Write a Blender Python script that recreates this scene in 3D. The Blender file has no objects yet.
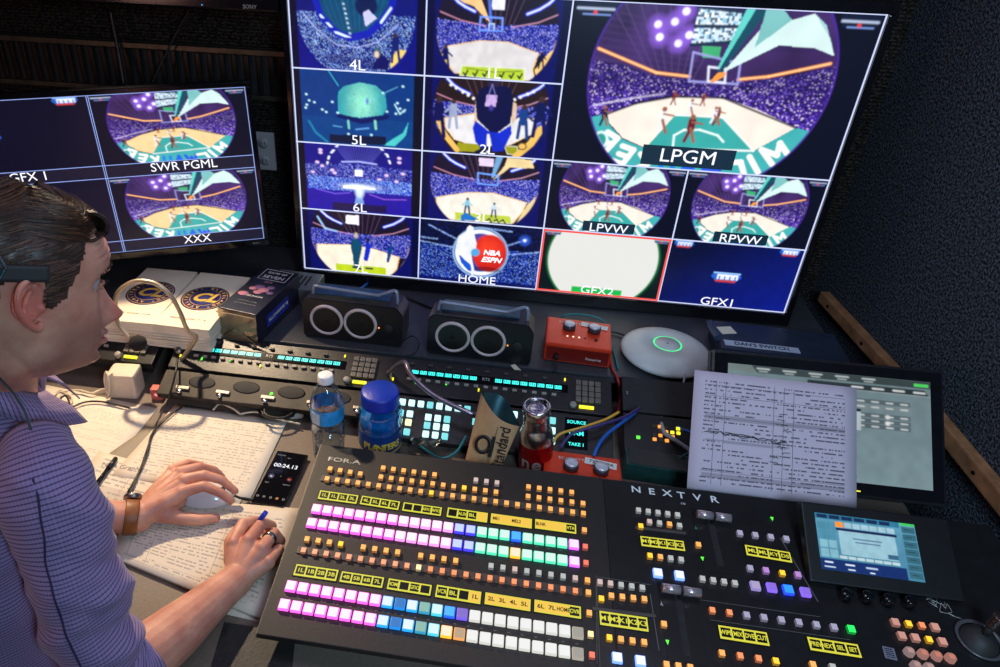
import bpy, bmesh, math, random
import numpy as np
from mathutils import Vector as V, Matrix as M, noise as mnoise
R_ = math.radians
SC = bpy.context.scene
random.seed(7); RNG = np.random.default_rng(7)
ZO = 1.55                                   # height of the wall screen's top edge above the floor
# ---------------------------------------------------------------- camera
CX, CY, FL = 419.8002, 310.9144, 696.3981
RM = [[0.989435, -0.028815, 0.142085], [0.097405, 0.858024, -0.504289], [-0.107382, 0.512801, 0.851765]]
CAM = V((0.508782, -1.579777, 0.17353 + ZO))
def _w(a): return V((a[0], a[2], -a[1]))
CXA, CYA, CZA = _w(RM[0]), -_w(RM[1]), -_w(RM[2])
cd = bpy.data.cameras.new('camera'); cam = bpy.data.objects.new('camera', cd); SC.collection.objects.link(cam)
cam.matrix_world = M(((CXA.x, CYA.x, CZA.x, CAM.x), (CXA.y, CYA.y, CZA.y, CAM.y), (CXA.z, CYA.z, CZA.z, CAM.z), (0, 0, 0, 1)))
cd.sensor_width = 36; cd.lens = FL / 1000 * 36; cd.shift_x = (500 - CX) / 1000; cd.shift_y = -(333.5 - CY) / 1000; cd.clip_start = .01
SC.camera = cam
# ---------------------------------------------------------------- exposure, world and lamps
SC.view_settings.view_transform = 'Standard'; SC.view_settings.look = 'None'; SC.view_settings.exposure = 0.0
SC.view_settings.gamma = 1.0; SC.view_settings.use_curve_mapping = False
wd = bpy.data.worlds.new('world'); SC.world = wd; wd.use_nodes = True
wd.node_tree.nodes['Background'].inputs[0].default_value = (.20, .22, .30, 1); wd.node_tree.nodes['Background'].inputs[1].default_value = .02
def lamp(name, kind, loc, aim, power, color, size=.1, angle=60, blend=.4):
    l = bpy.data.lights.new(name, kind); o = bpy.data.objects.new(name, l); SC.collection.objects.link(o)
    o.location = loc; o.rotation_euler = (V(aim) - V(loc)).to_track_quat('-Z', 'Y').to_euler()
    l.energy = power; l.color = color
    if kind == 'AREA': l.size = size
    else: l.shadow_soft_size = size
    if kind == 'SPOT': l.spot_size = R_(angle); l.spot_blend = blend
    return o
# warm work lamp over the operator's papers, small one behind the left screen; the rest are added fills
lamp('work_lamp', 'SPOT', (-.40, -.07, 1.74), (-.09, -.76, .84), 74, (1, .76, .50), .02, 62, .6)
lamp('console_fill', 'AREA', (.85, -.75, 2.3), (.6, -.75, .75), 3.2, (.80, .76, 1), .4)  # added cool fill above the console, not a real fixture
lamp('rear_lamp', 'SPOT', (-.42, .02, 1.68), (-.42, .19, 1.3), .35, (1, .72, .35), .01, 100, .5)
lamp('shirt_fill', 'AREA', (.15, -.65, 2.3), (-.05, -1.0, 1.1), 2.0, (.72, .62, 1), .4)  # added purplish fill from above for the shirt, no such fixture
lamp('ear_neck_fill', 'AREA', (-1.1, -1.55, 1.45), (-.08, -.92, 1.25), 3.4, (1, .50, .42), .25)  # invented warm fill on ear, neck and back, no real source there
lamp('right_wall_fill', 'AREA', (.95, -1.9, 1.9), (1.5, -.6, 1.25), 17, (.52, .78, 1), .4)  # added cyan fill that brightens the right wall carpet

# ---------------------------------------------------------------- pixel helpers: a pixel of the 1000x667 frame to a point in the place
def ray(u, v): return CXA * ((u - CX) / FL) - CYA * ((v - CY) / FL) - CZA
def hz(u, v, z):
    d = ray(u, v); return CAM + d * ((z - CAM.z) / d.z)
def hy(u, v, y):
    d = ray(u, v); return CAM + d * ((y - CAM.y) / d.y)
def hx(u, v, x):
    d = ray(u, v); return CAM + d * ((x - CAM.x) / d.x)
def hd(u, v, dep): return CAM + ray(u, v) * dep
def hl(root, u, v, z=0):                     # point on a tilted thing's own plane z, in its own coordinates
    mi = root.inverted(); o = mi @ CAM; d = mi.to_3x3() @ ray(u, v); return o + d * ((z - o.z) / d.z)

# ---------------------------------------------------------------- materials
MATS = {}
def mat(name, col, rough=.5, metal=0, emit=None, es=1, noise=0, nscale=40, bump=0, bscale=200, alpha=1, trans=0, ior=1.45, coat=0, spec=.5, sss=0):
    if name in MATS: return MATS[name]
    m = bpy.data.materials.new(name); m.use_nodes = True; N = m.node_tree.nodes; L = m.node_tree.links; b = N['Principled BSDF']
    c4 = tuple(col) + (1,); b.inputs['Base Color'].default_value = c4; b.inputs['Roughness'].default_value = rough; b.inputs['Metallic'].default_value = metal
    b.inputs['Specular IOR Level'].default_value = spec; b.inputs['Coat Weight'].default_value = coat
    if trans: b.inputs['Transmission Weight'].default_value = trans; b.inputs['IOR'].default_value = ior
    if sss: b.inputs['Subsurface Weight'].default_value = sss; b.inputs['Subsurface Radius'].default_value = (.012, .005, .003); b.inputs['Subsurface Scale'].default_value = .5
    if emit: b.inputs['Emission Color'].default_value = tuple(emit) + (1,); b.inputs['Emission Strength'].default_value = es
    if noise or bump:
        tc = N.new('ShaderNodeTexCoord')
    if noise:
        n = N.new('ShaderNodeTexNoise'); n.inputs['Scale'].default_value = nscale; n.inputs['Detail'].default_value = 5; L.new(tc.outputs['Object'], n.inputs['Vector'])
        r = N.new('ShaderNodeValToRGB'); r.color_ramp.elements[0].position = .3; r.color_ramp.elements[1].position = .7
        r.color_ramp.elements[0].color = tuple(max(0, x * (1 - noise)) for x in col) + (1,); r.color_ramp.elements[1].color = tuple(min(1, x * (1 + noise)) for x in col) + (1,)
        L.new(n.outputs[0], r.inputs[0]); L.new(r.outputs[0], b.inputs['Base Color'])
    if bump:
        n = N.new('ShaderNodeTexNoise'); n.inputs['Scale'].default_value = bscale; n.inputs['Detail'].default_value = 3; L.new(tc.outputs['Object'], n.inputs['Vector'])
        p = N.new('ShaderNodeBump'); p.inputs['Strength'].default_value = bump; p.inputs['Distance'].default_value = .002; L.new(n.outputs[0], p.inputs['Height']); L.new(p.outputs[0], b.inputs['Normal'])
    MATS[name] = m; return m
def glow(name, col, es=1, base=(.02, .02, .02)): return mat(name, base, .4, emit=col, es=es)
def srgb(r, g, b):
    f = lambda c: (c / 12.92 if c <= .04045 else ((c + .055) / 1.055) ** 2.4)
    return tuple(f(x / 255) for x in (r, g, b))
BLK = mat('black_plastic', (.012, .012, .014), .38, noise=.25, nscale=90, bump=.15)
BLKG = mat('black_gloss', (.006, .006, .008), .12, noise=.2)
BLKM = mat('black_matte', (.014, .014, .015), .7, noise=.3, bump=.3)
GRY = mat('grey_metal', (.25, .25, .26), .35, 1, noise=.15)
SIL = mat('silver', (.75, .75, .78), .22, 1, noise=.08)
WHT = mat('white_plastic', (.72, .7, .66), .4, noise=.05)
RUB = mat('dark_rubber', (.02, .02, .02), .6, noise=.2)

# ---------------------------------------------------------------- meshes
def new(): return bmesh.new()
def box(bm, c, s, rot=None, mi=0, bev=0, taper=1):
    r = bmesh.ops.create_cube(bm, size=1); vs = r['verts']
    for v in vs:
        k = taper if v.co.z > 0 else 1
        v.co = V((v.co.x * s[0] * k, v.co.y * s[1] * k, v.co.z * s[2]))
    if bev:
        es = list({e for v in vs for e in v.link_edges}); q = bmesh.ops.bevel(bm, geom=es, offset=bev, segments=2, affect='EDGES', profile=.6)
        vs = list({v for f in q['faces'] for v in f.verts} | {v for v in vs if v.is_valid})
    m = M.Translation(c) @ (rot.to_4x4() if rot is not None else M.Identity(4))
    fs = {f for v in vs for f in v.link_faces}
    for v in vs: v.co = m @ v.co
    for f in fs: f.material_index = mi
    return vs
def lathe(bm, prof, c=(0, 0, 0), n=32, mi=0, ax=None, sx=1, sy=1):
    m = M.Translation(c) @ (ax.to_4x4() if ax is not None else M.Identity(4)); rings = []
    for r, z in prof:
        if r <= 1e-6: rings.append([bm.verts.new(m @ V((0, 0, z)))])
        else: rings.append([bm.verts.new(m @ V((r * sx * math.cos(2 * math.pi * k / n), r * sy * math.sin(2 * math.pi * k / n), z))) for k in range(n)])
    for a, b in zip(rings, rings[1:]):
        if len(a) == 1 and len(b) == 1: continue
        for k in range(n):
            k2 = (k + 1) % n
            if len(a) == 1: f = bm.faces.new((a[0], b[k], b[k2])[::-1])
            elif len(b) == 1: f = bm.faces.new((a[k], a[k2], b[0]))
            else: f = bm.faces.new((a[k], a[k2], b[k2], b[k]))
            f.material_index = mi; f.smooth = True
def cyl(bm, c, r, h, n=24, mi=0, ax=None, r2=None, bev=0):
    r2 = r if r2 is None else r2
    lathe(bm, [(0, 0), (r, 0), (r2, h - bev), (r2 - bev, h), (0, h)] if bev else [(0, 0), (r, 0), (r2, h), (0, h)], c, n, mi, ax)
def prism(bm, pts, z0, z1, mi=0, mis=None):
    a = [bm.verts.new((p[0], p[1], z0)) for p in pts]; b = [bm.verts.new((p[0], p[1], z1)) for p in pts]; n = len(pts)
    f = bm.faces.new(b); f.material_index = mi; f = bm.faces.new(a[::-1]); f.material_index = mi if mis is None else mis
    for k in range(n):
        f = bm.faces.new((a[k], a[(k + 1) % n], b[(k + 1) % n], b[k])); f.material_index = mi if mis is None else mis
def smooth_path(P, k=8):
    P = [V(p) for p in P]
    if len(P) < 3: return P
    Q = [P[0] * 2 - P[1]] + P + [P[-1] * 2 - P[-2]]; out = []
    for i in range(1, len(Q) - 2):
        a, b, c, d = Q[i - 1:i + 3]
        for j in range(k):
            t = j / k; out.append(.5 * ((2 * b) + (c - a) * t + (2 * a - 5 * b + 4 * c - d) * t * t + (3 * b - a - 3 * c + d) * t ** 3))
    return out + [P[-1]]
def tube(bm, P, r, n=8, mi=0, k=8, closed=True):
    rs = r if hasattr(r, '__len__') else None
    S = smooth_path(P, k); m = len(S); rings = []; up = V((.13, .21, .97))
    for i, p in enumerate(S):
        t = (S[min(i + 1, m - 1)] - S[max(i - 1, 0)]).normalized(); a = t.cross(up)
        if a.length < .05: a = t.cross(V((1, 0, 0)))
        a.normalize(); b = t.cross(a).normalized()
        if rs is None: rr = r
        else: q = i / (m - 1) * (len(rs) - 1); j = min(int(q), len(rs) - 2); rr = rs[j] + (rs[j + 1] - rs[j]) * (q - j)
        rings.append([bm.verts.new(p + a * rr * math.cos(2 * math.pi * x / n) + b * rr * math.sin(2 * math.pi * x / n)) for x in range(n)])
    for A, B in zip(rings, rings[1:]):
        for x in range(n):
            f = bm.faces.new((A[x], B[x], B[(x + 1) % n], A[(x + 1) % n])); f.material_index = mi; f.smooth = True
    for A in (rings[0][::-1], rings[-1]):
        try: f = bm.faces.new(A[::-1]); f.material_index = mi
        except ValueError: pass
def obj(name, bm, mats, parent=None, mw=None, smooth=False):
    me = bpy.data.meshes.new(name)
    if smooth:
        for f in bm.faces: f.smooth = True
    bmesh.ops.recalc_face_normals(bm, faces=bm.faces) if name not in ('printed_sheet',) else None
    bm.to_mesh(me); bm.free(); o = bpy.data.objects.new(name, me); SC.collection.objects.link(o)
    for m in (mats if isinstance(mats, (list, tuple)) else [mats]): me.materials.append(m)
    if parent: o.parent = parent
    if mw is not None: o.matrix_world = mw if not parent else mw
    return o
def tag(o, label, cat, group=None, kind=None):
    o['label'] = label; o['category'] = cat
    if group: o['group'] = group
    if kind: o['kind'] = kind
    return o
def root(name, mw, label, cat, group=None):
    o = bpy.data.objects.new(name, None); SC.collection.objects.link(o); o.empty_display_size = .05
    o.matrix_world = mw; return tag(o, label, cat, group)
def struct(name, bm, m, mw=None):
    o = obj(name, bm, m, None, mw); o['kind'] = 'structure'; return o
def copy_tree(o, parent=None):
    c = o.copy(); SC.collection.objects.link(c); c.parent = parent
    for ch in [x for x in SC.objects if x.parent == o]: copy_tree(ch, c)
    return c
def frame(o, x, y):                          # matrix with local x, y axes and origin
    x = V(x).normalized(); z = x.cross(V(y)).normalized(); y = z.cross(x)
    return M(((x.x, y.x, z.x, o[0]), (x.y, y.y, z.y, o[1]), (x.z, y.z, z.z, o[2]), (0, 0, 0, 1)))
def rz(loc, a=0): return M.Translation(loc) @ M.Rotation(a, 4, 'Z')
def text(name, s, size, m, parent, loc, rot=0, ext=.0002, align='CENTER', sx=1, shear=0, bold=0, sp=1):
    c = bpy.data.curves.new(name, 'FONT'); c.body = s; c.size = size; c.extrude = ext; c.align_x = align; c.align_y = 'CENTER'; c.shear = shear; c.offset = bold; c.space_character = sp
    c.resolution_u = 3; c.materials.append(m); o = bpy.data.objects.new(name, c); SC.collection.objects.link(o)
    o.parent = parent; o.matrix_local = M.Translation(loc) @ M.Rotation(rot, 4, 'Z') @ M.Diagonal((sx, 1, 1, 1)); return o
# ---------------------------------------------------------------- pictures shown on the screens, drawn as vertex colours
LP={'circ':[(0.096,0.491),(0.903,0.358),(0.104,0.274),(0.136,0.153),(0.796,0.024),(0.877,0.214),(0.915,0.571),(0.778,0.95),(0.194,0.978)],'rib1':[(0.108,0.274),(0.196,0.326),(0.317,0.397),(0.431,0.408)],'rib2':[(0.593,0.409),(0.69,0.381),(0.783,0.334),(0.874,0.287)],'crowd':[(0.066,0.339),(0.2,0.363),(0.319,0.42),(0.441,0.425),(0.611,0.416),(0.756,0.374),(0.893,0.303),(0.918,0.402),(0.901,0.733),(0.822,0.678),(0.593,0.53),(0.392,0.521),(0.266,0.583),(0.167,0.676),(0.097,0.717)],'court':[(0.175,0.667),(0.267,0.591),(0.393,0.534),(0.558,0.523),(0.687,0.582),(0.827,0.677),(0.708,0.841),(0.333,0.873),(0.244,0.816),(0.185,0.723)],'key':[(0.411,0.647),(0.574,0.643),(0.708,0.841),(0.329,0.877)],'green':[(0.097,0.709),(0.166,0.668),(0.189,0.739),(0.245,0.825),(0.333,0.876),(0.708,0.841),(0.827,0.677),(0.895,0.701),(0.871,0.869),(0.774,0.985),(0.61,1.043),(0.221,1.063)],'board':[(0.414,0.008),(0.551,0.025),(0.567,0.193),(0.413,0.23)],'gscr':[(0.45,0.226),(0.513,0.228),(0.514,0.294),(0.459,0.292)],'arm1':[(0.565,0.009),(0.593,0.011),(0.532,0.337),(0.516,0.354)],'arm2':[(0.593,0.011),(0.634,0.013),(0.53,0.382),(0.519,0.376)],'arm3':[(0.626,0.011),(0.682,0.009),(0.714,0.059),(0.779,0.019),(0.825,0.077),(0.878,0.243),(0.811,0.206),(0.695,0.2),(0.537,0.374),(0.636,0.08)],'bb':[(0.426,0.266),(0.587,0.316),(0.595,0.436),(0.432,0.436)],'bs':[(0.487,0.345),(0.544,0.351),(0.552,0.433),(0.495,0.429)],'arm4':[(0.502,0.431),(0.521,0.376),(0.55,0.373),(0.545,0.396),(0.512,0.438)],'players':[(0.474,0.607),(0.496,0.809),(0.555,0.558),(0.57,0.693),(0.371,0.571),(0.398,0.763),(0.394,0.513),(0.494,0.518),(0.164,0.595),(0.175,0.741),(0.459,0.553)],'arc':[(0.427,0.861),(0.422,0.777),(0.453,0.737),(0.506,0.73),(0.572,0.758),(0.597,0.796)],'lets':[(0.234,0.903),(0.293,0.93),(0.367,0.937),(0.72,0.924),(0.756,0.868),(0.801,0.845),(0.167,0.826)],'lab':[(0.355,0.87),(0.645,0.866),(0.652,0.95),(0.365,0.958)],'lights':[(0.34,0.116),(0.288,0.125),(0.309,0.174),(0.378,0.211),(0.405,0.165),(0.362,0.02)]}
ONE={'circ':[(0.073,0.413),(0.91,0.338),(0.88,0.738),(0.816,0.968),(0.101,0.747)],'court':[(0.133,0.625),(0.395,0.525),(0.582,0.524),(0.81,0.644),(0.779,0.851),(0.807,0.986),(0.208,0.945),(0.141,0.743)],'key':[(0.271,0.842),(0.719,0.84),(0.723,0.995),(0.26,0.965)],'bb':[(0.383,0.256),(0.534,0.259),(0.537,0.408),(0.378,0.411)],'sL':[(0.083,0.647),(0.109,0.661),(0.219,0.961),(0.167,0.949)],'sR':[(0.873,0.638),(0.909,0.584),(0.884,0.788),(0.816,0.968),(0.789,0.85)],'arm':[(0.211,0.062),(0.375,0.049),(0.455,0.33),(0.33,0.14),(0.261,0.106)],'jum':[(0.452,0.043),(0.542,0.036),(0.544,0.17),(0.457,0.169)]}
FIVE={'scr':[(0.347,0.284),(0.39,0.208),(0.515,0.142),(0.638,0.172),(0.707,0.27),(0.72,0.456),(0.689,0.55),(0.511,0.608),(0.342,0.582)],'arc':[(0.887,0.617),(0.847,0.77),(0.743,0.896),(0.7,0.958),(0.785,0.966),(0.869,0.805)],'band':[(0.272,0.861),(0.711,0.843),(0.711,0.957),(0.272,0.975)]}
TWO={'body':[(0.437,0.103),(0.493,0.069),(0.63,0.081),(0.665,0.243),(0.655,0.545),(0.575,0.671),(0.51,0.679),(0.406,0.518),(0.387,0.312),(0.403,0.161)],'pants':[(0.396,0.538),(0.51,0.679),(0.575,0.68),(0.661,0.564),(0.672,0.678),(0.62,0.921),(0.544,0.941),(0.513,0.737),(0.49,0.948),(0.408,0.829),(0.378,0.637)],'head':[(0.458,-0.009),(0.563,-0.011),(0.547,0.091),(0.473,0.089)],'armL':[(0.387,0.293),(0.414,0.309),(0.418,0.536),(0.382,0.579)],'armR':[(0.654,0.244),(0.689,0.296),(0.694,0.483),(0.666,0.563)],'court':[(0.157,0.529),(0.371,0.446),(0.841,0.465),(0.832,0.658),(0.67,0.835),(0.41,0.889),(0.242,0.811),(0.172,0.663)],'wood':[(0.084,0.461),(0.117,0.669),(0.241,0.772),(0.429,0.827),(0.647,0.818),(0.812,0.68),(0.88,0.575),(0.879,0.887),(0.809,0.976),(0.236,0.972),(0.131,0.805)],'olive':[(0.276,0.846),(0.442,0.855),(0.446,0.964),(0.258,0.969)],'ol2':[(0.627,0.85),(0.725,0.848),(0.732,0.966),(0.655,0.956)],'badge':[(0.467,0.191),(0.541,0.192),(0.538,0.341),(0.458,0.341)],'pl':[(0.118,0.286),(0.175,0.78),(0.748,0.326),(0.729,0.729),(0.866,0.201),(0.877,0.691),(0.227,0.311),(0.248,0.653)]}
SIX={'arcd':[(0.242,0.289),(0.26,0.173),(0.332,0.014),(0.654,-0.019),(0.726,0.11),(0.747,0.219)],'cube':[(0.463,0.354),(0.527,0.354),(0.526,0.441),(0.463,0.44)],'stage':[(0.364,0.591),(0.632,0.601),(0.632,0.63),(0.364,0.64)],'cone':[(0.481,0.682),(0.514,0.677),(0.544,0.913),(0.446,0.928)],'band':[(0.278,0.862),(0.717,0.856),(0.718,0.967),(0.276,0.985)]}
THREE={'circ':[(0.072,0.395),(0.921,0.294),(0.068,0.731)],'court':[(0.123,0.659),(0.377,0.547),(0.576,0.528),(0.845,0.633),(0.821,0.784),(0.753,0.967),(0.211,0.989),(0.126,0.786)],'key':[(0.281,0.858),(0.725,0.853),(0.742,0.968),(0.285,0.977)],'bb':[(0.443,0.261),(0.602,0.279),(0.603,0.421),(0.449,0.413)],'jum':[(0.44,0.042),(0.558,0.046),(0.558,0.155),(0.45,0.16)],'a1':[(0.573,0.015),(0.626,0.007),(0.566,0.325),(0.549,0.307)],'a2':[(0.659,0.013),(0.84,0.027),(0.869,0.142),(0.687,0.147),(0.567,0.345),(0.643,0.133)],'sR':[(0.905,0.541),(0.893,0.71),(0.831,0.954),(0.775,0.963),(0.847,0.675)],'pl':[(0.378,0.631),(0.406,0.871),(0.591,0.672),(0.593,0.906)],'sh':[(0.334,0.904),(0.366,0.856),(0.459,0.927),(0.461,0.97),(0.336,0.979)]}
SEVEN={'circ':[(0.081,0.455),(0.919,0.335)],'court':[(0.122,0.564),(0.421,0.523),(0.618,0.563),(0.836,0.663),(0.816,0.86),(0.772,0.998),(0.178,0.997),(0.115,0.812)],'key':[(0.277,0.859),(0.722,0.855),(0.722,0.997),(0.28,0.99)],'p1':[(0.466,0.38),(0.498,0.468),(0.514,0.571),(0.496,0.701),(0.478,0.899),(0.439,0.884),(0.43,0.692),(0.415,0.567),(0.422,0.471)],'p2':[(0.564,0.416),(0.59,0.536),(0.579,0.644),(0.562,0.776),(0.523,0.772),(0.541,0.566)],'p3':[(0.769,0.422),(0.775,0.547),(0.744,0.765),(0.722,0.769),(0.737,0.532)],'jum':[(0.384,0.056),(0.491,0.049),(0.49,0.201),(0.376,0.189)]}
HOM={'ring':[(0.498,0.091),(0.53,0.861),(0.281,0.509),(0.738,0.43)],'red':[(0.568,0.188),(0.596,0.806),(0.484,0.494),(0.679,0.481)],'man':[(0.41,0.057),(0.442,0.081),(0.445,0.159),(0.477,0.333),(0.472,0.456),(0.436,0.482),(0.452,0.623),(0.481,0.827),(0.456,0.853),(0.425,0.732),(0.335,0.562),(0.308,0.382),(0.325,0.239),(0.383,0.16),(0.391,0.089)],'blue':[(0.334,0.521),(0.378,0.595),(0.444,0.687),(0.448,0.791),(0.416,0.776),(0.359,0.661)],'ball':[(0.47,0.466)],'nba':[(0.613,0.488)],'espn':[(0.571,0.592)]}
FOUR={'circ':[(0.063,0.42),(0.908,0.428)],'dome':[(0.201,0.128),(0.236,0.338),(0.346,0.529),(0.449,0.588),(0.583,0.525),(0.675,0.383),(0.746,0.213),(0.765,0.082)],'jum':[(0.544,0.279),(0.585,0.242),(0.645,0.336),(0.563,0.442)],'wood':[(0.743,0.818),(0.799,0.691),(0.881,0.709),(0.832,0.949),(0.744,0.94)],'woodL':[(0.081,0.656),(0.107,0.671),(0.178,0.963),(0.145,0.984)],'man':[(0.624,0.725),(0.665,0.687),(0.686,0.771),(0.738,0.835),(0.728,0.959),(0.602,0.955),(0.634,0.846)]}
class Cv:
    def __init__(s, w, h, col):
        s.w, s.h = w, h; s.var = .22; s.a = np.ones((h, w, 3)) * np.array(srgb(*col)); s.X, s.Y = np.meshgrid((np.arange(w) + .5) / w, (np.arange(h) + .5) / h)
    def put(s, m, c, al=1):
        m = np.clip(m * al, 0, 1)[..., None]; s.a = s.a * (1 - m) + np.array(srgb(*c)) * m
    def pm(s, P):
        ins = np.zeros(s.X.shape, bool); n = len(P)
        for i in range(n):
            x1, y1 = P[i]; x2, y2 = P[(i + 1) % n]
            if y1 == y2: continue
            ins ^= ((y1 > s.Y) != (y2 > s.Y)) & (s.X < (x2 - x1) * (s.Y - y1) / (y2 - y1) + x1)
        return ins.astype(float)
    def poly(s, P, c, al=1, clip=None):
        m = s.pm(P); s.put(m if clip is None else m * clip, c, al)
    def lf(s, shp, n=9):                         # slow random variation
        g = RNG.random((n + 2, n * 2 + 2)); yy = np.linspace(0, n, shp[0]); xx = np.linspace(0, 2 * n, shp[1]); a = np.array([np.interp(xx, np.arange(2 * n + 2), r) for r in g]); return np.array([[0]]) + np.stack([np.interp(yy, np.arange(n + 2), a[:, j]) for j in range(shp[1])], 1)
    def finish(s, amt=.5, var=.35):
        v = s.lf(s.X.shape, 14); s.a = s.a * (1 - var / 2 + var * v)[..., None]; a = s.a; b = a.copy()
        for d in (0, 1): b = (np.roll(b, 1, d) + 2 * b + np.roll(b, -1, d)) / 4
        s.a = a * (1 - amt) + b * amt; return s
    def em(s, x, y, rx, ry=None, soft=.02):      # ellipse, radii in cell heights
        ry = ry or rx; d = np.sqrt(((s.X - x) * 16 / 9 / rx) ** 2 + ((s.Y - y) / ry) ** 2); return np.clip((1 - d) / (soft / rx) + .5, 0, 1)
    def ell(s, x, y, rx, ry=None, c=(255, 255, 255), al=1, soft=.02, clip=None):
        m = s.em(x, y, rx, ry, soft); s.put(m if clip is None else m * clip, c, al)
    def line(s, P, wd, c, al=1, clip=None):
        for (x1, y1), (x2, y2) in zip(P, P[1:]):
            ax, bx = x1 * 16 / 9, x2 * 16 / 9; dx, dy = bx - ax, y2 - y1; L = dx * dx + dy * dy + 1e-9
            t = np.clip(((s.X * 16 / 9 - ax) * dx + (s.Y - y1) * dy) / L, 0, 1)
            d = np.hypot(s.X * 16 / 9 - ax - t * dx, s.Y - y1 - t * dy); m = np.clip((wd / 2 - d) / .008 + .5, 0, 1); s.put(m if clip is None else m * clip, c, al)
    def crowd(s, m, cols, dens=.5, blk=2):
        h, w = s.h, s.w; k = RNG.random((h // blk + 1, w // blk + 1)); k = k * (.75 + .5 * s.lf(k.shape)); ci = RNG.integers(0, len(cols), k.shape)
        k = np.kron(k, np.ones((blk, blk)))[:h, :w]; ci = np.kron(ci, np.ones((blk, blk), int))[:h, :w]
        for i, c in enumerate(cols): s.put(((k < dens) & (ci == i)) * m, c, .85)
def arena(w, h, warm=False, bright=1.0):
    c = Cv(w, h, (4, 6, 28)); F = LP; ring = c.em(.497, .43, .720, soft=.01)
    def P(k, col, al=1): c.poly(F[k], col, al, ring)
    c.put(ring, (30, 16, 54)); c.put(ring * c.lf(c.X.shape, 8) * (c.Y < .45), (84, 54, 130), .7); cl = ring * (c.Y < .45)
    for i in range(9):
        c.line([(.12 + .05 * i, .0), (.30 + .018 * i, .42)], .01, (88, 66, 120), .45, cl); c.line([(.1, .05 + .04 * i), (.45, .14 + .035 * i)], .007, (80, 60, 112), .35, cl)
        c.line([(.95, .3 - .01 * i), (.6, .38 - .015 * i)], .006, (70, 40, 95), .5, cl)
    for x, y in [(.345, .10), (.292, .12), (.305, .19), (.37, .22), (.40, .17), (.375, .04)]:
        c.ell(x, y, .05, None, (150, 100, 235), .7, .05, ring); c.ell(x, y, .022, None, (245, 235, 255), 1, .01, ring)
    cm = c.pm(F['crowd']) * ring; c.put(cm, (52, 28, 120)); b = max(1, w // 190)
    c.crowd(cm, [(225, 205, 245), (110, 80, 215), (22, 10, 60), (80, 44, 180), (150, 115, 225), (44, 22, 120), (24, 14, 70), (95, 60, 190)], .72, b)
    c.line([(.12, .62), (.25, .56), (.36, .52)], .012, (235, 225, 245), .6, ring)
    c.put(ring * np.clip((.62 - c.Y) * 3.2, 0, .55) * cm, (14, 8, 50)); P('green', (62, 168, 170)); court = (240, 205, 150) if warm else (238, 226, 214); P('court', court)
    c.line([F['court'][0], F['court'][1], F['court'][2], F['court'][3], F['court'][5]], .014, (12, 10, 50), .9, ring)
    P('key', (54, 162, 158)); c.line([F['key'][0], F['key'][1], F['key'][2]], .01, (250, 250, 245), .8, ring); c.line(F['arc'], .012, (235, 250, 245), .95, ring)
    c.line([F['court'][7], F['court'][6]], .012, (250, 250, 245), .9, ring)
    c.line(F['rib1'], .018, (250, 150, 60), 1, ring); c.line(F['rib2'], .018, (250, 150, 60), 1, ring); c.line(F['rib1'], .006, (255, 220, 170), 1, ring); c.line(F['rib2'], .006, (255, 220, 170), 1, ring)
    # court lettering, seen upside down along the near border: E E ... M I L
    def strokes(o, ex, ey, S, col=(245, 245, 235), wd=.034):
        for seg in S: c.line([(o[0] + ex[0] * a + ey[0] * b, o[1] + ex[1] * a + ey[1] * b) for a, b in seg], wd, col, 1, ring)
    Eg = [[(0, 0), (0, 1)], [(0, 0), (.7, 0)], [(0, .5), (.6, .5)], [(0, 1), (.7, 1)]]; Wg = [[(0, 0), (.25, 1), (.5, .3), (.75, 1), (1, 0)]]
    Mg = [[(0, 1), (0, 0), (.5, .6), (1, 0), (1, 1)]]; Ig = [[(0, 0), (0, 1)]]; Lg = [[(0, 1), (0, 0), (1.1, 0)]]; Ag = [[(0, 1), (.4, 0), (.8, 1)], [(.2, .6), (.6, .6)]]; Ug = [[(0, 0), (0, 1), (.7, 1), (.7, 0)]]; Kg = [[(0, 0), (0, 1)], [(.7, 0), (0, .5), (.7, 1)]]
    strokes((.225, .82), (-.055, -.05), (-.035, .095), Eg); strokes((.29, .89), (-.06, -.03), (-.03, .1), Eg); strokes((.36, .92), (-.06, -.01), (-.02, .11), Kg)
    strokes((.44, .93), (-.06, 0), (0, .1), Ug, (30, 120, 220)); strokes((.52, .93), (-.06, 0), (0, .1), Ag, (30, 90, 220)); strokes((.61, .93), (-.07, 0), (.01, .1), Wg, (40, 80, 220))
    strokes((.675, .92), (-.05, .01), (.03, .1), Lg); strokes((.70, .88), (0, 0), (.045, .1), Ig); strokes((.79, .78), (-.055, .05), (.05, .09), Mg)
    c.ell(.165, .84, .05, .06, (225, 245, 240), .9, .01, ring); c.ell(.165, .84, .035, .045, (40, 150, 140), 1, .01, ring)
    # scoreboard, basket arm, backboard
    P('board', (205, 225, 240)); bm_ = c.pm(F['board']) * ring; c.crowd(bm_, [(20, 60, 90), (30, 20, 60), (120, 190, 220), (250, 250, 255)], .5, max(1, w // 110)); 
    for t in (.02, .5, .98):
        q = F['board']; a = [q[0][k] * (1 - t) + q[3][k] * t for k in (0, 1)]; d = [q[1][k] * (1 - t) + q[2][k] * t for k in (0, 1)]; c.line([a, d], .02, (20, 40, 70), 1, ring)
    P('gscr', (60, 170, 110)); P('bs', (30, 24, 60), .6)
    c.line(F['bb'] + F['bb'][:1], .012, (150, 150, 215), 1, ring); c.line(F['bs'] + F['bs'][:1], .012, (225, 225, 245), 1, ring)
    P('arm1', (90, 200, 190)); P('arm2', (16, 70, 90)); P('arm3', (205, 230, 228)); c.poly([F['arm3'][3], F['arm3'][4], F['arm3'][5], (.85, .15)], (160, 200, 205), 1, ring)
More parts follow.
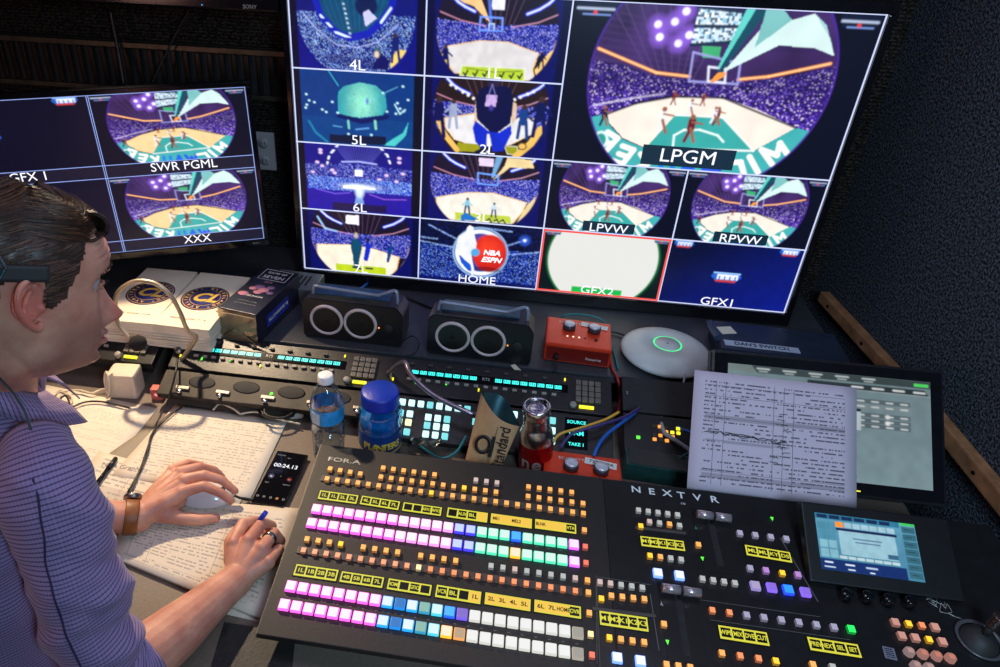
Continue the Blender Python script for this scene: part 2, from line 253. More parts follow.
    c.poly([F['arm3'][0], F['arm3'][1], F['arm3'][2], (.62, .22)], (120, 185, 185), 1, ring); P('arm4', (245, 150, 60))
    pl = F['players']; red = (105, 16, 36)
    def man(a, b, shirt, sk=(150, 90, 70), k=1):
        x, y = a; X, Y = b; H = (Y - y) * .82; y = Y - H; c.line([(x, y + H * .2), (x, y + H * .5)], H * .28 * k, shirt, 1, ring); c.line([(x, y + H * .5), (x - H * .08, Y)], H * .12 * k, shirt, 1, ring); c.line([(x, y + H * .5), (x + H * .12, Y)], H * .11 * k, sk, 1, ring)
        c.line([(x, y + H * .25), (x + H * .22, y + H * .3)], H * .07, sk, 1, ring); c.ell(x, y + H * .06, H * .1, None, sk, 1, .008, ring)
    man(pl[0], pl[1], red); man(pl[2], pl[3], (90, 24, 40)); man(pl[4], pl[5], (225, 225, 225)); man((pl[6][0], pl[6][1] - .03), (pl[6][0], pl[6][1] + .07), red); man((pl[7][0], pl[7][1] - .03), (pl[7][0], pl[7][1] + .06), red)
    man(pl[8], pl[9], (20, 24, 60)); man((pl[10][0], pl[10][1] - .03), (pl[10][0], pl[10][1] + .09), (220, 225, 230)); man((.545, .56), (.55, .68), (225, 225, 235))
    edge = np.clip(c.em(.497, .43, .730, soft=.008) - ring, 0, 1); c.put(edge, (90, 50, 190), .6)
    banners(c); c.a *= bright; c.var = .14; return c
def banners(c, a=True, b=True):
    for x0, x1, on in ((0.01, .15, a), (.86, .99, b)):
        if on:
            c.poly([(x0, .012), (x1, .012), (x1 - .01, .085), (x0 + .015, .085)], (14, 22, 50)); c.line([(x0 + .01, .05), (x1 - .01, .05)], .014, (190, 205, 235), .8); c.line([(x0 + .03, .082), (x1 - .02, .082)], .008, (120, 150, 220)); c.ell((x0 + x1) / 2, .07, .012, None, (220, 60, 70), 1, .006)
def lozenge(c, x, y, s=1):
    c.poly([(x - .085 * s, y - .05 * s), (x + .085 * s, y - .05 * s), (x + .1 * s, y), (x + .07 * s, y + .055 * s), (x - .07 * s, y + .055 * s), (x - .1 * s, y)], (30, 90, 190))
    c.line([(x - .06 * s, y + .06 * s), (x + .06 * s, y + .06 * s)], .03 * s, (190, 60, 60)); c.line([(x - .085 * s, y - .048 * s), (x + .085 * s, y - .048 * s)], .018 * s, (150, 200, 255))
    for k, dx in enumerate((-.055, -.02, .015, .05)):
        c.line([(x + dx * s, y + .03 * s), (x + dx * s, y - .02 * s), (x + (dx + .022) * s, y - .02 * s), (x + (dx + .022) * s, y + .03 * s)], .02 * s, (235, 240, 255))
def bowl(w, h, F, lime=(172, 200, 40), floor=(226, 220, 214), roof=(22, 14, 40), crowdc=(26, 30, 140)):
    c = Cv(w, h, (3, 5, 52)); ring = c.em(.5, .38, .75, soft=.012); c.put((c.X > .065) & (c.X < .935), (6, 10, 90)); c.put(ring, roof); cl = ring * (c.Y < .36)
    for i in range(8): c.line([(.3 + .055 * i, -.02), (.4 + .03 * i, .33)], .008, (110, 80, 90), .7, cl)
    cm = ring * (c.Y > .34 + .25 * (c.X - .5) ** 2 * -1) * (c.Y < .68); c.put(cm, crowdc)
    c.crowd(cm, [(30, 40, 200), (10, 8, 60), (110, 120, 240), (30, 34, 150), (190, 190, 250), (16, 40, 140), (12, 14, 90)], .75, 1)
    c.line([(.1, .22), (.25, .31), (.42, .36)], .012, (220, 150, 180), .8, ring); c.line([(.6, .36), (.78, .29), (.92, .18)], .012, (220, 160, 190), .8, ring)
    for P in ([(.17, .02), (.22, .1), (.27, .15), (.34, .2)], [(.7, .2), (.78, .14), (.84, .07), (.88, .0)]):
        c.line(P, .05, (40, 60, 230), .8, ring); c.line(P, .02, (225, 235, 255), 1, ring)
    c.poly(F['court'], (235, 190, 120), 1, ring); k = [( .5 + (x - .5) * .97, .75 + (y - .75) * .95) for x, y in F['court']]; c.poly(k, floor, 1, ring)
    c.poly(F['key'], lime, 1, ring); c.line(F['key'] + F['key'][:1], .01, (235, 235, 225), .8, ring)
    c.line([(.07, .5), (.1, .7), (.2, 1)], .04, (235, 200, 110), 1, ring); c.line([(.93, .5), (.9, .7), (.8, 1)], .05, (235, 190, 110), 1, ring)
    return c, ring
def guy(c, x, y, H, col, leg=None, head=(60, 40, 40), k=1.0):
    leg = leg or col; c.line([(x, y + H * .22), (x, y + H * .5)], H * .24 * k, col); c.line([(x - H * .05, y + H * .5), (x - H * .07, y + H)], H * .1 * k, leg); c.line([(x + H * .05, y + H * .5), (x + H * .09, y + H)], H * .1 * k, leg); c.ell(x, y + H * .08, H * .08, None, head, 1, .008)
    c.line([(x, y + H * .22), (x - H * .16, y + H * .45)], H * .07, col); c.line([(x, y + H * .22), (x + H * .16, y + H * .45)], H * .07, col)
def pic(kind, w=192, h=108):
    if kind == 'arena': return arena(w, h)
    if kind == 'arena_warm': return arena(w, h, True)
    if kind == '1L':
        c, r = bowl(w, h, ONE, (178, 205, 45), (214, 210, 212)); c.poly(ONE['sL'], (230, 200, 80), 1, r); c.poly(ONE['sR'], (235, 195, 120), 1, r); c.poly(ONE['arm'], (235, 190, 130), 1, r); c.line([(.43, -.02), (.46, .38)], .03, (70, 110, 220), 1, r)
        c.poly(ONE['jum'], (225, 225, 245), 1, r); c.line(ONE['bb'] + ONE['bb'][:1], .02, (110, 150, 250), 1, r); c.line([(.445, .40), (.445, .33), (.48, .33), (.48, .40)], .012, (200, 220, 255), 1, r)
        for x in (.3, .37, .44, .56, .63, .69): c.line([(x - .015, .93), (x, .96), (x + .015, .9)], .022, (20, 24, 40), 1, r)
        c.line([(.3, .87), (.5, .9), (.7, .87)], .008, (20, 30, 40), 1, r); guy(c, .83, .62, .2, (10, 12, 60)); guy(c, .15, .6, .3, (10, 14, 90)); return c
    if kind == '2L':
        F = TWO; c, r = bowl(w, h, dict(court=F['court'], key=F['ol2']), (150, 150, 20), (222, 220, 222), (34, 20, 24)); c.poly(F['olive'], (150, 148, 20), 1, r); c.poly(F['wood'][-5:] + F['wood'][:2], (225, 180, 90), .0, r)
        c.line([(.1, .5), (.17, .75), (.27, .95)], .07, (232, 185, 95), 1, r); c.line([(.88, .6), (.82, .8), (.72, .98)], .09, (232, 185, 95), 1, r); c.ell(.76, .84, .06, .05, (90, 70, 20), 1, .01, r); c.ell(.76, .84, .045, .035, (232, 185, 95), 1, .01, r)
        for x in (.2, .24, .29, .33, .37): c.ell(x, .1 + (x - .2) * .9, .018, None, (245, 240, 230), 1, .01, r); c.ell(1.0 - x, .12 + (x - .2) * .9, .018, None, (245, 240, 230), 1, .01, r)
        for i in range(0, 8, 2):
            a, b = F['pl'][i], F['pl'][i + 1]; guy(c, a[0], a[1] - .03, b[1] - a[1] + .03, ((12, 14, 80), (20, 60, 130), (10, 20, 80), (150, 160, 190))[i // 2])
        for k, col in (('armL', (215, 185, 160)), ('armR', (215, 185, 160)), ('pants', (14, 40, 190)), ('body', (8, 12, 62)), ('head', (40, 30, 60)), ('badge', (200, 170, 225))): c.poly(F[k], col)
        c.ell(.505, .36, .03, .04, (60, 50, 150), 1); c.line([(.47, .26), (.5, .06), (.54, .25)], .01, (120, 120, 200)); c.line([(.50, .72), (.505, .95)], .035, (225, 225, 230)); c.line([(.42, .97), (.50, .9)], .06, (6, 10, 50)); return c
    if kind == '3L':
        F = THREE; c, r = bowl(w, h, F, (185, 200, 60), (232, 226, 214)); c.poly(F['jum'], (225, 205, 240), 1, r); c.poly(F['a1'], (110, 160, 205), 1, r); c.poly(F['a2'], (230, 205, 150), 1, r); c.poly(F['sR'], (228, 205, 150), 1, r)
        c.line(F['bb'] + F['bb'][:1], .02, (110, 160, 250), 1, r); p = F['pl']; guy(c, p[0][0], p[0][1], .25, (130, 190, 215), (20, 30, 70)); guy(c, p[2][0], p[2][1], .22, (190, 210, 225), (20, 30, 90)); c.poly(F['sh'], (25, 110, 190), 1, r)
        for x in (.56, .62, .67): c.line([(x - .02, .95), (x, .92), (x + .02, .97)], .02, (15, 25, 60), 1, r)
        return c
    if kind == '7L':
        F = SEVEN; c, r = bowl(w, h, F, (185, 205, 30), (238, 226, 205)); c.poly(F['jum'], (240, 238, 250), 1, r); c.line([(.14, .12), (.2, .3), (.3, .33)], .03, (150, 190, 240), .9, r)
        for k, col in (('p1', (10, 70, 100)), ('p2', (16, 40, 190)), ('p3', (10, 60, 130))): c.poly(F[k], col, 1, r)
        c.ell(.463, .37, .03, .045, (190, 170, 150)); c.ell(.565, .43, .028, .04, (20, 30, 60)); c.line([(.545, .9), (.6, .9)], .03, (10, 20, 60)); c.line([(.43, .9), (.5, .92)], .03, (10, 20, 60)); return c
    if kind == '4L':
        F = FOUR; c = Cv(w, h, (2, 4, 40)); c.put((c.X > .06) & (c.X < .93), (6, 14, 120)); r = c.em(.49, .32, .76, soft=.012); c.put(r, (10, 20, 110)); cm = r * (c.Y > .3)
        c.crowd(cm, [(200, 225, 255), (20, 40, 160), (60, 110, 220), (8, 12, 60), (140, 190, 250)], .55, 1); c.poly(F['dome'], (8, 70, 110), 1, r)
        for i in range(12): c.line([(.22 + .05 * i, -.02), (.35 + .028 * i, .5)], .006, (40, 110, 150), .7, r * c.pm(F['dome']))
        c.line(F['dome'], .09, (14, 30, 170), 1, r); d = F['dome']; c.line(d[1:4], .03, (215, 235, 255), 1, r * (np.sin(c.Y * 60) > -.3)); c.line(d[5:7], .03, (215, 235, 255), 1, r); c.line([(.1, .3), (.2, .5), (.35, .68), (.5, .7), (.65, .62), (.8, .4)], .014, (180, 190, 250), .7, r)
        c.ell(.57, .2, .14, .13, (8, 14, 70), .9); c.poly(F['jum'], (200, 200, 250), 1, r); c.line([(.38, .0), (.42, .3), (.45, .55)], .03, (190, 220, 240), .7, r * (np.sin(c.Y * 110) > 0)); c.line([(.3, .85), (.6, .9)], .12, (10, 20, 110), .6, r)
        c.poly(F['wood'], (240, 205, 110), 1, r); c.poly(F['woodL'], (225, 225, 110), 1, r); c.poly(F['man'], (8, 14, 90), 1, r); c.ell(.65, .74, .045, .06, (60, 90, 110)); c.ell(.643, .77, .03, .04, (225, 200, 180)); guy(c, .78, .5, .35, (12, 30, 110)); return c
    if kind == '5L':
        F = FIVE; c = Cv(w, h, (3, 8, 30)); b = ((c.X > .055) & (c.X < .92)) * 1.; c.put(b, (2, 52, 122)); c.put(b * (c.Y > .62), (2, 62, 128), .8); c.poly(F['scr'], (20, 150, 165)); s = c.pm(F['scr']); g = np.exp(-(((c.X - .53) / .11) ** 2 + ((c.Y - .42) / .3) ** 2)); c.put(s * g, (150, 235, 205), .95)
        c.put(s * RNG.random(s.shape) ** 6, (20, 110, 130), .5); c.ell(.57, .38, .018, .04, (90, 110, 210)); c.line([(.35, .6), (.53, .66), (.72, .57)], .06, (4, 20, 90)); c.line([(.28, .02), (.35, .2)], .015, (40, 170, 190)); c.poly(F['arc'], (70, 190, 190)); c.line([(.11, .7), (.16, .85), (.25, .97)], .03, (20, 120, 160))
        for x, y in [(.1, .34), (.12, .42), (.16, .44), (.1, .48), (.09, .52), (.22, .53), (.25, .56), (.34, .56), (.69, .26), (.84, .16), (.72, .5), (.8, .38), (.82, .45), (.85, .48), (.88, .33), (.79, .52), (.3, .42), (.6, .83), (.42, .84)]: c.ell(x, y, .018, .014, (190, 235, 245), 1, .012)
        c.line([(.78, .4), (.82, .52), (.86, .46)], .02, (170, 220, 240)); c.line([(.7, .26), (.8, .17)], .01, (90, 170, 200)); c.line([(.42, .66), (.425, .76)], .03, (120, 200, 190)); c.line([(.63, .64), (.635, .74)], .035, (130, 210, 190)); c.line([(.3, .74), (.37, .75)], .012, (90, 170, 220)); c.line([(.48, .77), (.58, .74)], .02, (90, 150, 210)); c.poly(F['band'], (3, 18, 52)); return c
    if kind == '6L':
        F = SIX; c = Cv(w, h, (4, 4, 22)); b = ((c.X > .065) & (c.X < .92)) * 1.; c.put(b, (34, 20, 150)); c.put(b * (c.Y < .62), (16, 18, 120), .9)
        for i in range(17): c.line([(.5 + (i - 8) * .026, -.02), (.5 + (i - 8) * .012, .24)], .006, (120, 120, 220), .7)
        m = b * (np.abs(c.Y - .38 - .12 * np.abs(c.X - .5)) < .12); c.crowd(m, [(40, 60, 220), (10, 10, 60), (160, 170, 250)], .5, 1); m = b * (np.abs(c.Y - .58) < .1) * (np.abs(c.X - .5) < .42); c.put(m, (20, 60, 190), .8); c.crowd(m, [(70, 120, 240), (180, 215, 255), (20, 30, 140)], .6, 1)
        a = F['arcd']; c.line(a[:3], .03, (225, 230, 255), 1, (np.sin(c.Y * 70) > -.4) * 1.); c.line(a[3:], .03, (225, 230, 255), 1, (np.sin(c.Y * 70) > -.4) * 1.); c.poly(F['cube'], (250, 250, 255)); c.line([(.36, .25), (.5, .23), (.64, .25)], .02, (170, 180, 250))
        for x, y in [(.16, .28), (.2, .33), (.28, .38), (.72, .4), (.85, .36), (.19, .1), (.19, .14), (.82, .14), (.82, .2), (.3, .42), (.66, .47), (.8, .48), (.12, .43)]: c.ell(x, y, .03, .02, (235, 200, 245), .9, .015)
        g = np.exp(-(((c.X - .5) / .12) ** 2 + ((c.Y - .6) / .04) ** 2)); c.put(g, (240, 250, 255)); c.poly(F['stage'], (245, 250, 255)); c.poly(F['cone'], (130, 170, 225), .8); c.ell(.5, .68, .06, .08, (225, 240, 250), .9, .05); c.line([(.14, .68), (.3, .73), (.42, .7)], .012, (120, 90, 230)); c.line([(.58, .7), (.7, .76), (.88, .74)], .012, (150, 90, 220)); c.poly(F['band'], (28, 18, 70)); return c
    if kind == 'HOME':
        F = HOM; c = Cv(w, h, (3, 8, 40)); one = np.ones_like(c.X); c.put((c.Y > .4) * one, (6, 16, 90)); c.crowd((c.Y > .4) * (c.Y < .93) * one, [(14, 40, 150), (60, 110, 240), (4, 8, 40), (30, 60, 200), (150, 190, 255)], .42, 1); c.crowd((c.Y < .4) * one, [(10, 20, 90), (4, 6, 30)], .5, 2)
        for P in ([(.0, .36), (.3, .43)], [(.08, .1), (.3, .28)], [(.68, .36), (.88, .2)], [(.7, .48), (1, .38)], [(0, .3), (.15, .31)], [(.55, .08), (.75, .1)]): c.line(P, .022, (150, 185, 255), .85, (RNG.random(c.X.shape) > .35) * 1.)
        c.ell(.86, .22, .07, None, (60, 110, 250), .6, .07); c.ell(.86, .22, .02, None, (255, 255, 255)); x, y, rr = .512, .475, .405
        c.ell(x, y, rr, None, (150, 190, 235)); c.ell(x, y, rr * .95, None, (12, 40, 110)); c.ell(x, y, rr * .91, None, (232, 238, 250)); c.ell(x, y, rr * .76, None, (20, 60, 150)); c.ell(x + .075, y, rr * .6, rr * .74, (196, 30, 24)); g = c.em(x + .06, y - .06, rr * .4, soft=.25); c.put(g, (245, 70, 40), .7)
        c.ell(x + .06, y + .26, .2, .04, (70, 10, 20), .6, .06); c.poly(F['man'], (226, 228, 236)); c.poly(F['blue'], (20, 80, 200)); c.ell(.47, .475, .062, None, (70, 160, 215)); return c
    if kind == 'GFX2':
        c = Cv(w, h, (2, 18, 22)); c.ell(.5, .42, .79, None, (14, 120, 60), 1, .03); c.ell(.5, .42, .765, None, (214, 214, 210), 1, .012); banners(c); c.poly([(.29, .88), (.70, .88), (.70, 1), (.29, 1)], (20, 175, 70)); c.var = 0; return c
    if kind == 'GFX1':
        c = Cv(w, h, (3, 8, 48)); g = np.clip((c.X - .1) * .7 + (c.Y - .3) * .6, 0, 1); c.put(g, (8, 24, 130), .9); lozenge(c, .48, .51, 1.15); lozenge(c, .1, .06, .75); lozenge(c, .89, .06, .75); return c
    if kind == 'GFX_dark':
        c = Cv(w, h, (8, 8, 32)); lozenge(c, .3, .5, 1.3); lozenge(c, .86, .06, .8); return c
    if kind == 'blank': return Cv(w, h, (10, 9, 34))
PICM = bpy.data.materials.new('screen_picture'); PICM.use_nodes = True; _b = PICM.node_tree.nodes['Principled BSDF']; _at = PICM.node_tree.nodes.new('ShaderNodeAttribute'); _at.attribute_name = 'paint'
PICM.node_tree.links.new(_at.outputs['Color'], _b.inputs['Emission Color']); _b.inputs['Emission Strength'].default_value = 1.25; _b.inputs['Base Color'].default_value = (.01, .01, .01, 1); _b.inputs['Roughness'].default_value = .3
def feed(name, c, rect, parent, z=.0004):
    """rect = x0, y0(top), w, h in the parent's plane"""
    c.finish(.8, c.var); h, w = c.h, c.w; x0, y0, W, H = rect; gx = x0 + W * np.linspace(0, 1, w); gy = y0 - H * np.linspace(0, 1, h)
    co = np.zeros((h, w, 3)); co[..., 0] = gx[None]; co[..., 1] = gy[:, None]; co[..., 2] = z
    i = np.arange(h * w).reshape(h, w); q = np.stack([i[:-1, :-1], i[1:, :-1], i[1:, 1:], i[:-1, 1:]], -1).reshape(-1, 4)
    me = bpy.data.meshes.new(name); me.vertices.add(h * w); me.vertices.foreach_set('co', co.ravel()); me.loops.add(q.size); me.loops.foreach_set('vertex_index', q.ravel().astype(np.int32))
    me.polygons.add(len(q)); me.polygons.foreach_set('loop_start', np.arange(0, q.size, 4, dtype=np.int32)); me.update()
    at = me.color_attributes.new('paint', 'FLOAT_COLOR', 'POINT'); at.data.foreach_set('color', np.concatenate([np.clip(c.a, 0, 1), np.ones((h, w, 1))], -1).ravel().astype(np.float32))
    me.materials.append(PICM); me.validate(); o = bpy.data.objects.new(name, me); SC.collection.objects.link(o); o.parent = parent; return o
TXW = glow('screen_text_white', (.9, .92, 1), 1.2); LINE = glow('screen_line', srgb(205, 215, 250), 1.1); LINB = glow('screen_line_blue', srgb(150, 175, 245), 1.0); LRED = glow('screen_line_red', srgb(235, 80, 70), 1.2)
def lines(name, segs, wd, m, parent, z=.0012):
    bm = new()
    for (x0, y0, x1, y1) in segs: box(bm, ((x0 + x1) / 2, (y0 + y1) / 2, z), (abs(x1 - x0) + wd, abs(y1 - y0) + wd, .0004))
    return obj(name, bm, m, parent)
# ---------------------------------------------------------------- large wall screen
SW, SH = 1.21, 1.21 * 9 / 16
tv = root('television', frame((0, 0, ZO), (1, 0, 0), (0, 0, 1)), 'large black wall screen filled with a grid of bright fisheye basketball pictures', 'screen')
bm = new()
box(bm, (SW / 2, .011, -.008), (SW + .03, .022, .036), bev=.003); box(bm, (SW / 2, -SH - .016, -.008), (SW + .03, .032, .036), bev=.003)
box(bm, (-.008, -SH / 2, -.008), (.014, SH, .036), bev=.003); box(bm, (SW + .008, -SH / 2, -.008), (.014, SH, .036), bev=.003)
obj('bezel', bm, BLKG, tv)
bm = new(); box(bm, (SW / 2, -SH / 2, -.019), (SW + .02, SH + .02, .03)); box(bm, (SW / 2, -SH / 2, -.06), (SW * .75, SH * .7, .06), bev=.01); obj('back_housing', bm, BLKM, tv)
bm = new(); box(bm, (SW / 2, -SH / 2, -.13), (.3, .25, .1)); obj('wall_mount', bm, BLKM, tv)
bm = new(); box(bm, (SW / 2, -SH / 2, -.002), (SW, SH, .003)); obj('panel', bm, BLKG, tv)
cw, ch = SW / 4, SH / 4
for c0, r0, kind, cap in [(0, 0, '4L', '4L'), (1, 0, '1L', '1L'), (0, 1, '5L', '5L'), (1, 1, '2L', '2L'), (0, 2, '6L', '6L'), (1, 2, '3L', '3L'), (0, 3, '7L', '7L'), (1, 3, 'HOME', 'HOME'),
                          (2, 2, 'arena', 'LPVW'), (3, 2, 'arena', 'RPVW'), (2, 3, 'GFX2', 'GFX2'), (3, 3, 'GFX1', 'GFX1')]:
    f = feed('video_feed', pic(kind), (c0 * cw, -r0 * ch, cw, ch), tv); hm = f if kind == 'HOME' else (None if kind == '4L' else hm)
    cx = (c0 + .5) * cw; cyy = -(r0 + .925) * ch
    if kind == 'arena':
        bm = new(); box(bm, (cx, cyy + .003, .0010), (cw * .40, .026, .0004)); obj('caption_band', bm, glow('caption_teal', srgb(8, 40, 60), 1), f)
    text('caption', cap, .030 if len(cap) > 2 else .032, TXW, f, (cx - (.0 if cap != 'GFX1' else .01), cyy, .0016), sx=1.15)
big = feed('video_feed', arena(400, 225), (2 * cw, 0, 2 * cw, 2 * ch), tv)
bm = new(); box(bm, (3 * cw - .008, -.915 * 2 * ch, .0010), (.20, .045, .0004)); obj('caption_band', bm, glow('caption_teal', srgb(8, 40, 60), 1), big)
text('caption', 'LPGM', .043, TXW, big, (3 * cw - .008, -.915 * 2 * ch, .0016), sx=1.15)
text('logo_lettering', 'NBA', .019, TXW, hm, (cw * 1.605, -ch * 3.46, .0016), bold=.0008, sx=1.1, shear=.2); text('logo_lettering', 'ESPN', .019, TXW, hm, (cw * 1.603, -ch * 3.575, .0016), bold=.0008, sx=1.15, shear=.35)
g = lines('grid_line', [(cw, 0, cw, -SH), (2 * cw, 0, 2 * cw, -SH), (3 * cw, -2 * ch, 3 * cw, -SH), (0, -ch, 2 * cw, -ch), (0, -2 * ch, SW, -2 * ch), (0, -3 * ch, SW, -3 * ch), (.001, -.001, SW - .001, -.001), (.001, -SH + .001, SW - .001, -SH + .001), (.001, 0, .001, -SH), (SW - .001, 0, SW - .001, -SH)], .0032, LINE, tv)
lines('selected_frame', [(2 * cw + .003, -3 * ch - .003, 3 * cw - .003, -3 * ch - .003), (2 * cw + .003, -SH + .003, 3 * cw - .003, -SH + .003), (2 * cw + .003, -3 * ch - .003, 2 * cw + .003, -SH + .003), (3 * cw - .003, -3 * ch - .003, 3 * cw - .003, -SH + .003)], .0045, LRED, tv, .0018)

# ---------------------------------------------------------------- smaller screen on the left
def camscale(p, s): p = V(p) + V((0, 0, ZO)); return CAM + (p - CAM) * s
a0, a1, a2 = camscale((-.469, -.553, -.146), 1.25), camscale((.026, -.360, -.130), 1.25), camscale((-.460, -.550, -.445), 1.25)
W2, H2 = (a1 - a0).length, (a2 - a0).length
mon = root('monitor', frame(a0, a1 - a0, a0 - a2), 'smaller black monitor behind the man, split into four labelled pictures', 'monitor')
bm = new(); b = .012
box(bm, (W2 / 2, b / 2, -.006), (W2 + 2 * b, b, .022), bev=.002); box(bm, (W2 / 2, -H2 - .008, -.006), (W2 + 2 * b, .018, .022), bev=.002); box(bm, (-b / 2, -H2 / 2, -.006), (b, H2, .022), bev=.002); box(bm, (W2 + b / 2, -H2 / 2, -.006), (b, H2, .022), bev=.002)
obj('bezel', bm, BLKG, mon)
bm = new(); box(bm, (W2 / 2, -H2 / 2, -.022), (W2 + .01, H2 + .01, .04), bev=.004); obj('back_housing', bm, BLK, mon)
bm = new(); box(bm, (W2 / 2, -H2 / 2, -.055), (.12, .12, .03)); tube(bm, [(W2 / 2, -H2 / 2, -.06), (W2 / 2 + .05, -H2 / 2, -.20)], .022, 12, k=1); obj('wall_arm', bm, BLK, mon)
bm = new(); box(bm, (W2 / 2, -H2 / 2, -.001), (W2, H2, .002)); obj('panel', bm, BLKG, mon)
w2, h2 = W2 / 2, H2 / 2; ph = h2 * .84
for i, (c0, r0, kind, cap) in enumerate([(0, 0, 'GFX_dark', 'GFX 1'), (1, 0, 'arena_warm', 'SWR PGML'), (0, 1, 'blank', 'PVW'), (1, 1, 'arena_warm', 'XXX')]):
    f = feed('video_feed', pic(kind, 210, 118), (c0 * w2, -r0 * h2, w2, ph), mon)
    if cap != 'PVW': text('caption', cap, .029, TXW, f, ((c0 + (.52 if c0 == 0 else .52)) * w2, -(r0 + .912) * h2, .0016), sx=1.05)
bm = new(); box(bm, (w2, -h2 * .92, .0003), (W2, h2 * .15, .0004)); box(bm, (w2, -h2 * 1.92, .0003), (W2, h2 * .15, .0004)); obj('caption_band', bm, glow('caption_navy', srgb(16, 14, 42), 1), mon)
lines('grid_line', [(0, -ph, W2, -ph), (0, -h2, W2, -h2), (0, -h2 - ph, W2, -h2 - ph), (w2 - .002, 0, w2 - .002, -H2), (w2 + .002, 0, w2 + .002, -H2), (0, -.001, W2, -.001), (0, -H2 + .001, W2, -H2 + .001), (W2 - .001, 0, W2 - .001, -H2)], .0016, LINB, mon)
text('badge_lettering', 'MON 1', .006, mat('badge_grey', (.35, .35, .35)), mon, (W2 - .02, -H2 - .008, .0056))
# ---------------------------------------------------------------- bottom edge of a third screen above
p0, p1 = hy(-30, 7, .02), hy(286, 7, .02); zt = hy(150, 6.5, .0).z
um = root('monitor', rz((-.42, .03, zt)), 'dark underside of another wall screen cut off by the top of the picture', 'monitor')
bm = new(); box(bm, (0, 0, .22), (.79, .045, .44), bev=.004); obj('housing', bm, BLKG, um)
bm = new(); box(bm, (0, -.022, .235), (.75, .003, .39)); obj('panel', bm, BLKG, um)
text('badge_lettering', 'SONY', .012, mat('badge_grey', (.35, .35, .35)), um, (.33, -.0235, .012)).matrix_local = M.Translation((.33, -.0235, .009)) @ M.Rotation(R_(90), 4, 'X')
for x, col in ((-.10, (.9, .1, .05)), (.22, (.1, .4, 1))):
    bm = new(); lathe(bm, [(0, -.0012), (.0012, 0), (0, .0012)], (x, -.0235, .008), 8); obj('status_light', bm, glow('led%d' % (x > 0), col, 3), um)
# ---------------------------------------------------------------- room shell
def carpet(name, a, b, sc=150):
    m = bpy.data.materials.new(name); m.use_nodes = True; N = m.node_tree.nodes; L = m.node_tree.links; p = N['Principled BSDF']; p.inputs['Roughness'].default_value = .95; p.inputs['Specular IOR Level'].default_value = .1
    tc = N.new('ShaderNodeTexCoord'); n = N.new('ShaderNodeTexNoise'); n.inputs['Scale'].default_value = sc; n.inputs['Detail'].default_value = 4; mp = N.new('ShaderNodeMapping'); mp.inputs['Scale'].default_value = (1, .8, 1.4)
    L.new(tc.outputs['Object'], mp.inputs[0]); L.new(mp.outputs[0], n.inputs['Vector']); r = N.new('ShaderNodeValToRGB'); r.color_ramp.elements[0].position = .42; r.color_ramp.elements[1].position = .62
    r.color_ramp.elements[0].color = a + (1,); r.color_ramp.elements[1].color = b + (1,); L.new(n.outputs[0], r.inputs[0]); w = N.new('ShaderNodeTexWave'); w.bands_direction = 'Z'; w.inputs['Scale'].default_value = 38; w.inputs['Distortion'].default_value = 3; w.inputs['Detail Scale'].default_value = 8
    L.new(tc.outputs['Object'], w.inputs['Vector']); mx = N.new('ShaderNodeMixRGB'); mx.blend_type = 'MULTIPLY'; mx.inputs[0].default_value = .65; L.new(r.outputs[0], mx.inputs[1]); L.new(w.outputs[0], mx.inputs[2]); L.new(mx.outputs[0], p.inputs['Base Color'])
    bp = N.new('ShaderNodeBump'); bp.inputs['Strength'].default_value = .8; bp.inputs['Distance'].default_value = .004; L.new(n.outputs[0], bp.inputs['Height']); L.new(bp.outputs[0], p.inputs['Normal']); return m
CAR = carpet('carpet_wall', (.03, .036, .046), (.24, .28, .34), 230); CARB = carpet('carpet_back', (.010, .009, .008), (.06, .05, .042), 190); CARF = carpet('carpet_floor', (.01, .01, .012), (.04, .04, .045))
YB = .20
bm = new(); box(bm, (.1, -1.2, -.03), (4.4, 3.6, .06)); struct('floor', bm, CARF)
bm = new(); box(bm, (.1, -1.2, 2.53), (4.4, 3.6, .06)); struct('ceiling', bm, mat('ceiling_dark', (.03, .03, .035), .9, noise=.3))
bm = new(); box(bm, (.1, YB + .04, 1.25), (4.4, .08, 2.5)); struct('wall_back', bm, CARB)
bm = new(); box(bm, (-2.1, -1.2, 1.25), (.08, 3.6, 2.5)); struct('wall_left', bm, CARB)
bm = new(); box(bm, (.1, -3.0, 1.25), (4.4, .08, 2.5)); struct('wall_front', bm, mat('dark_paint', (.02, .02, .022), .8, noise=.2))
A = V((1.352, YB, 0)); D = V((.123, -1, 0)).normalized()
wf = frame(A, D, (0, 0, 1))                       # local x runs towards the camera, y up, z into the room
bm = new(); box(bm, (1.7, 1.25, -.04), (3.6, 2.5, .08)); struct('wall_right', bm, CAR, wf)
def on_wall(u, v):
    p = hl(wf, u, v, .012); return p
WOOD = mat('rail_wood', srgb(150, 105, 72), .5, noise=.35, nscale=30, bump=.3, bscale=60)
def rail(u0, v0, u1, v1, hgt, nm):
    a, b_ = on_wall(u0, v0), on_wall(u1, v1); d = (b_ - a); L = d.length; mw = wf @ frame(a, d, (-d.y, d.x, 0))
    bm = new(); box(bm, (L / 2, -hgt / 2, 0), (L, hgt, .024), bev=.004)
    for k in (.12, .5, .88): cyl(bm, (L * k, -hgt / 2, .012), .004, .0015, 10, 1)
    return struct(nm, bm, [WOOD, mat('screw_dark', (.02, .02, .02), .4, 1)], mw)
rail(825, 291, 925, 398, .030, 'trim_1'); rail(926, 396, 1060, 556, .036, 'trim_2')
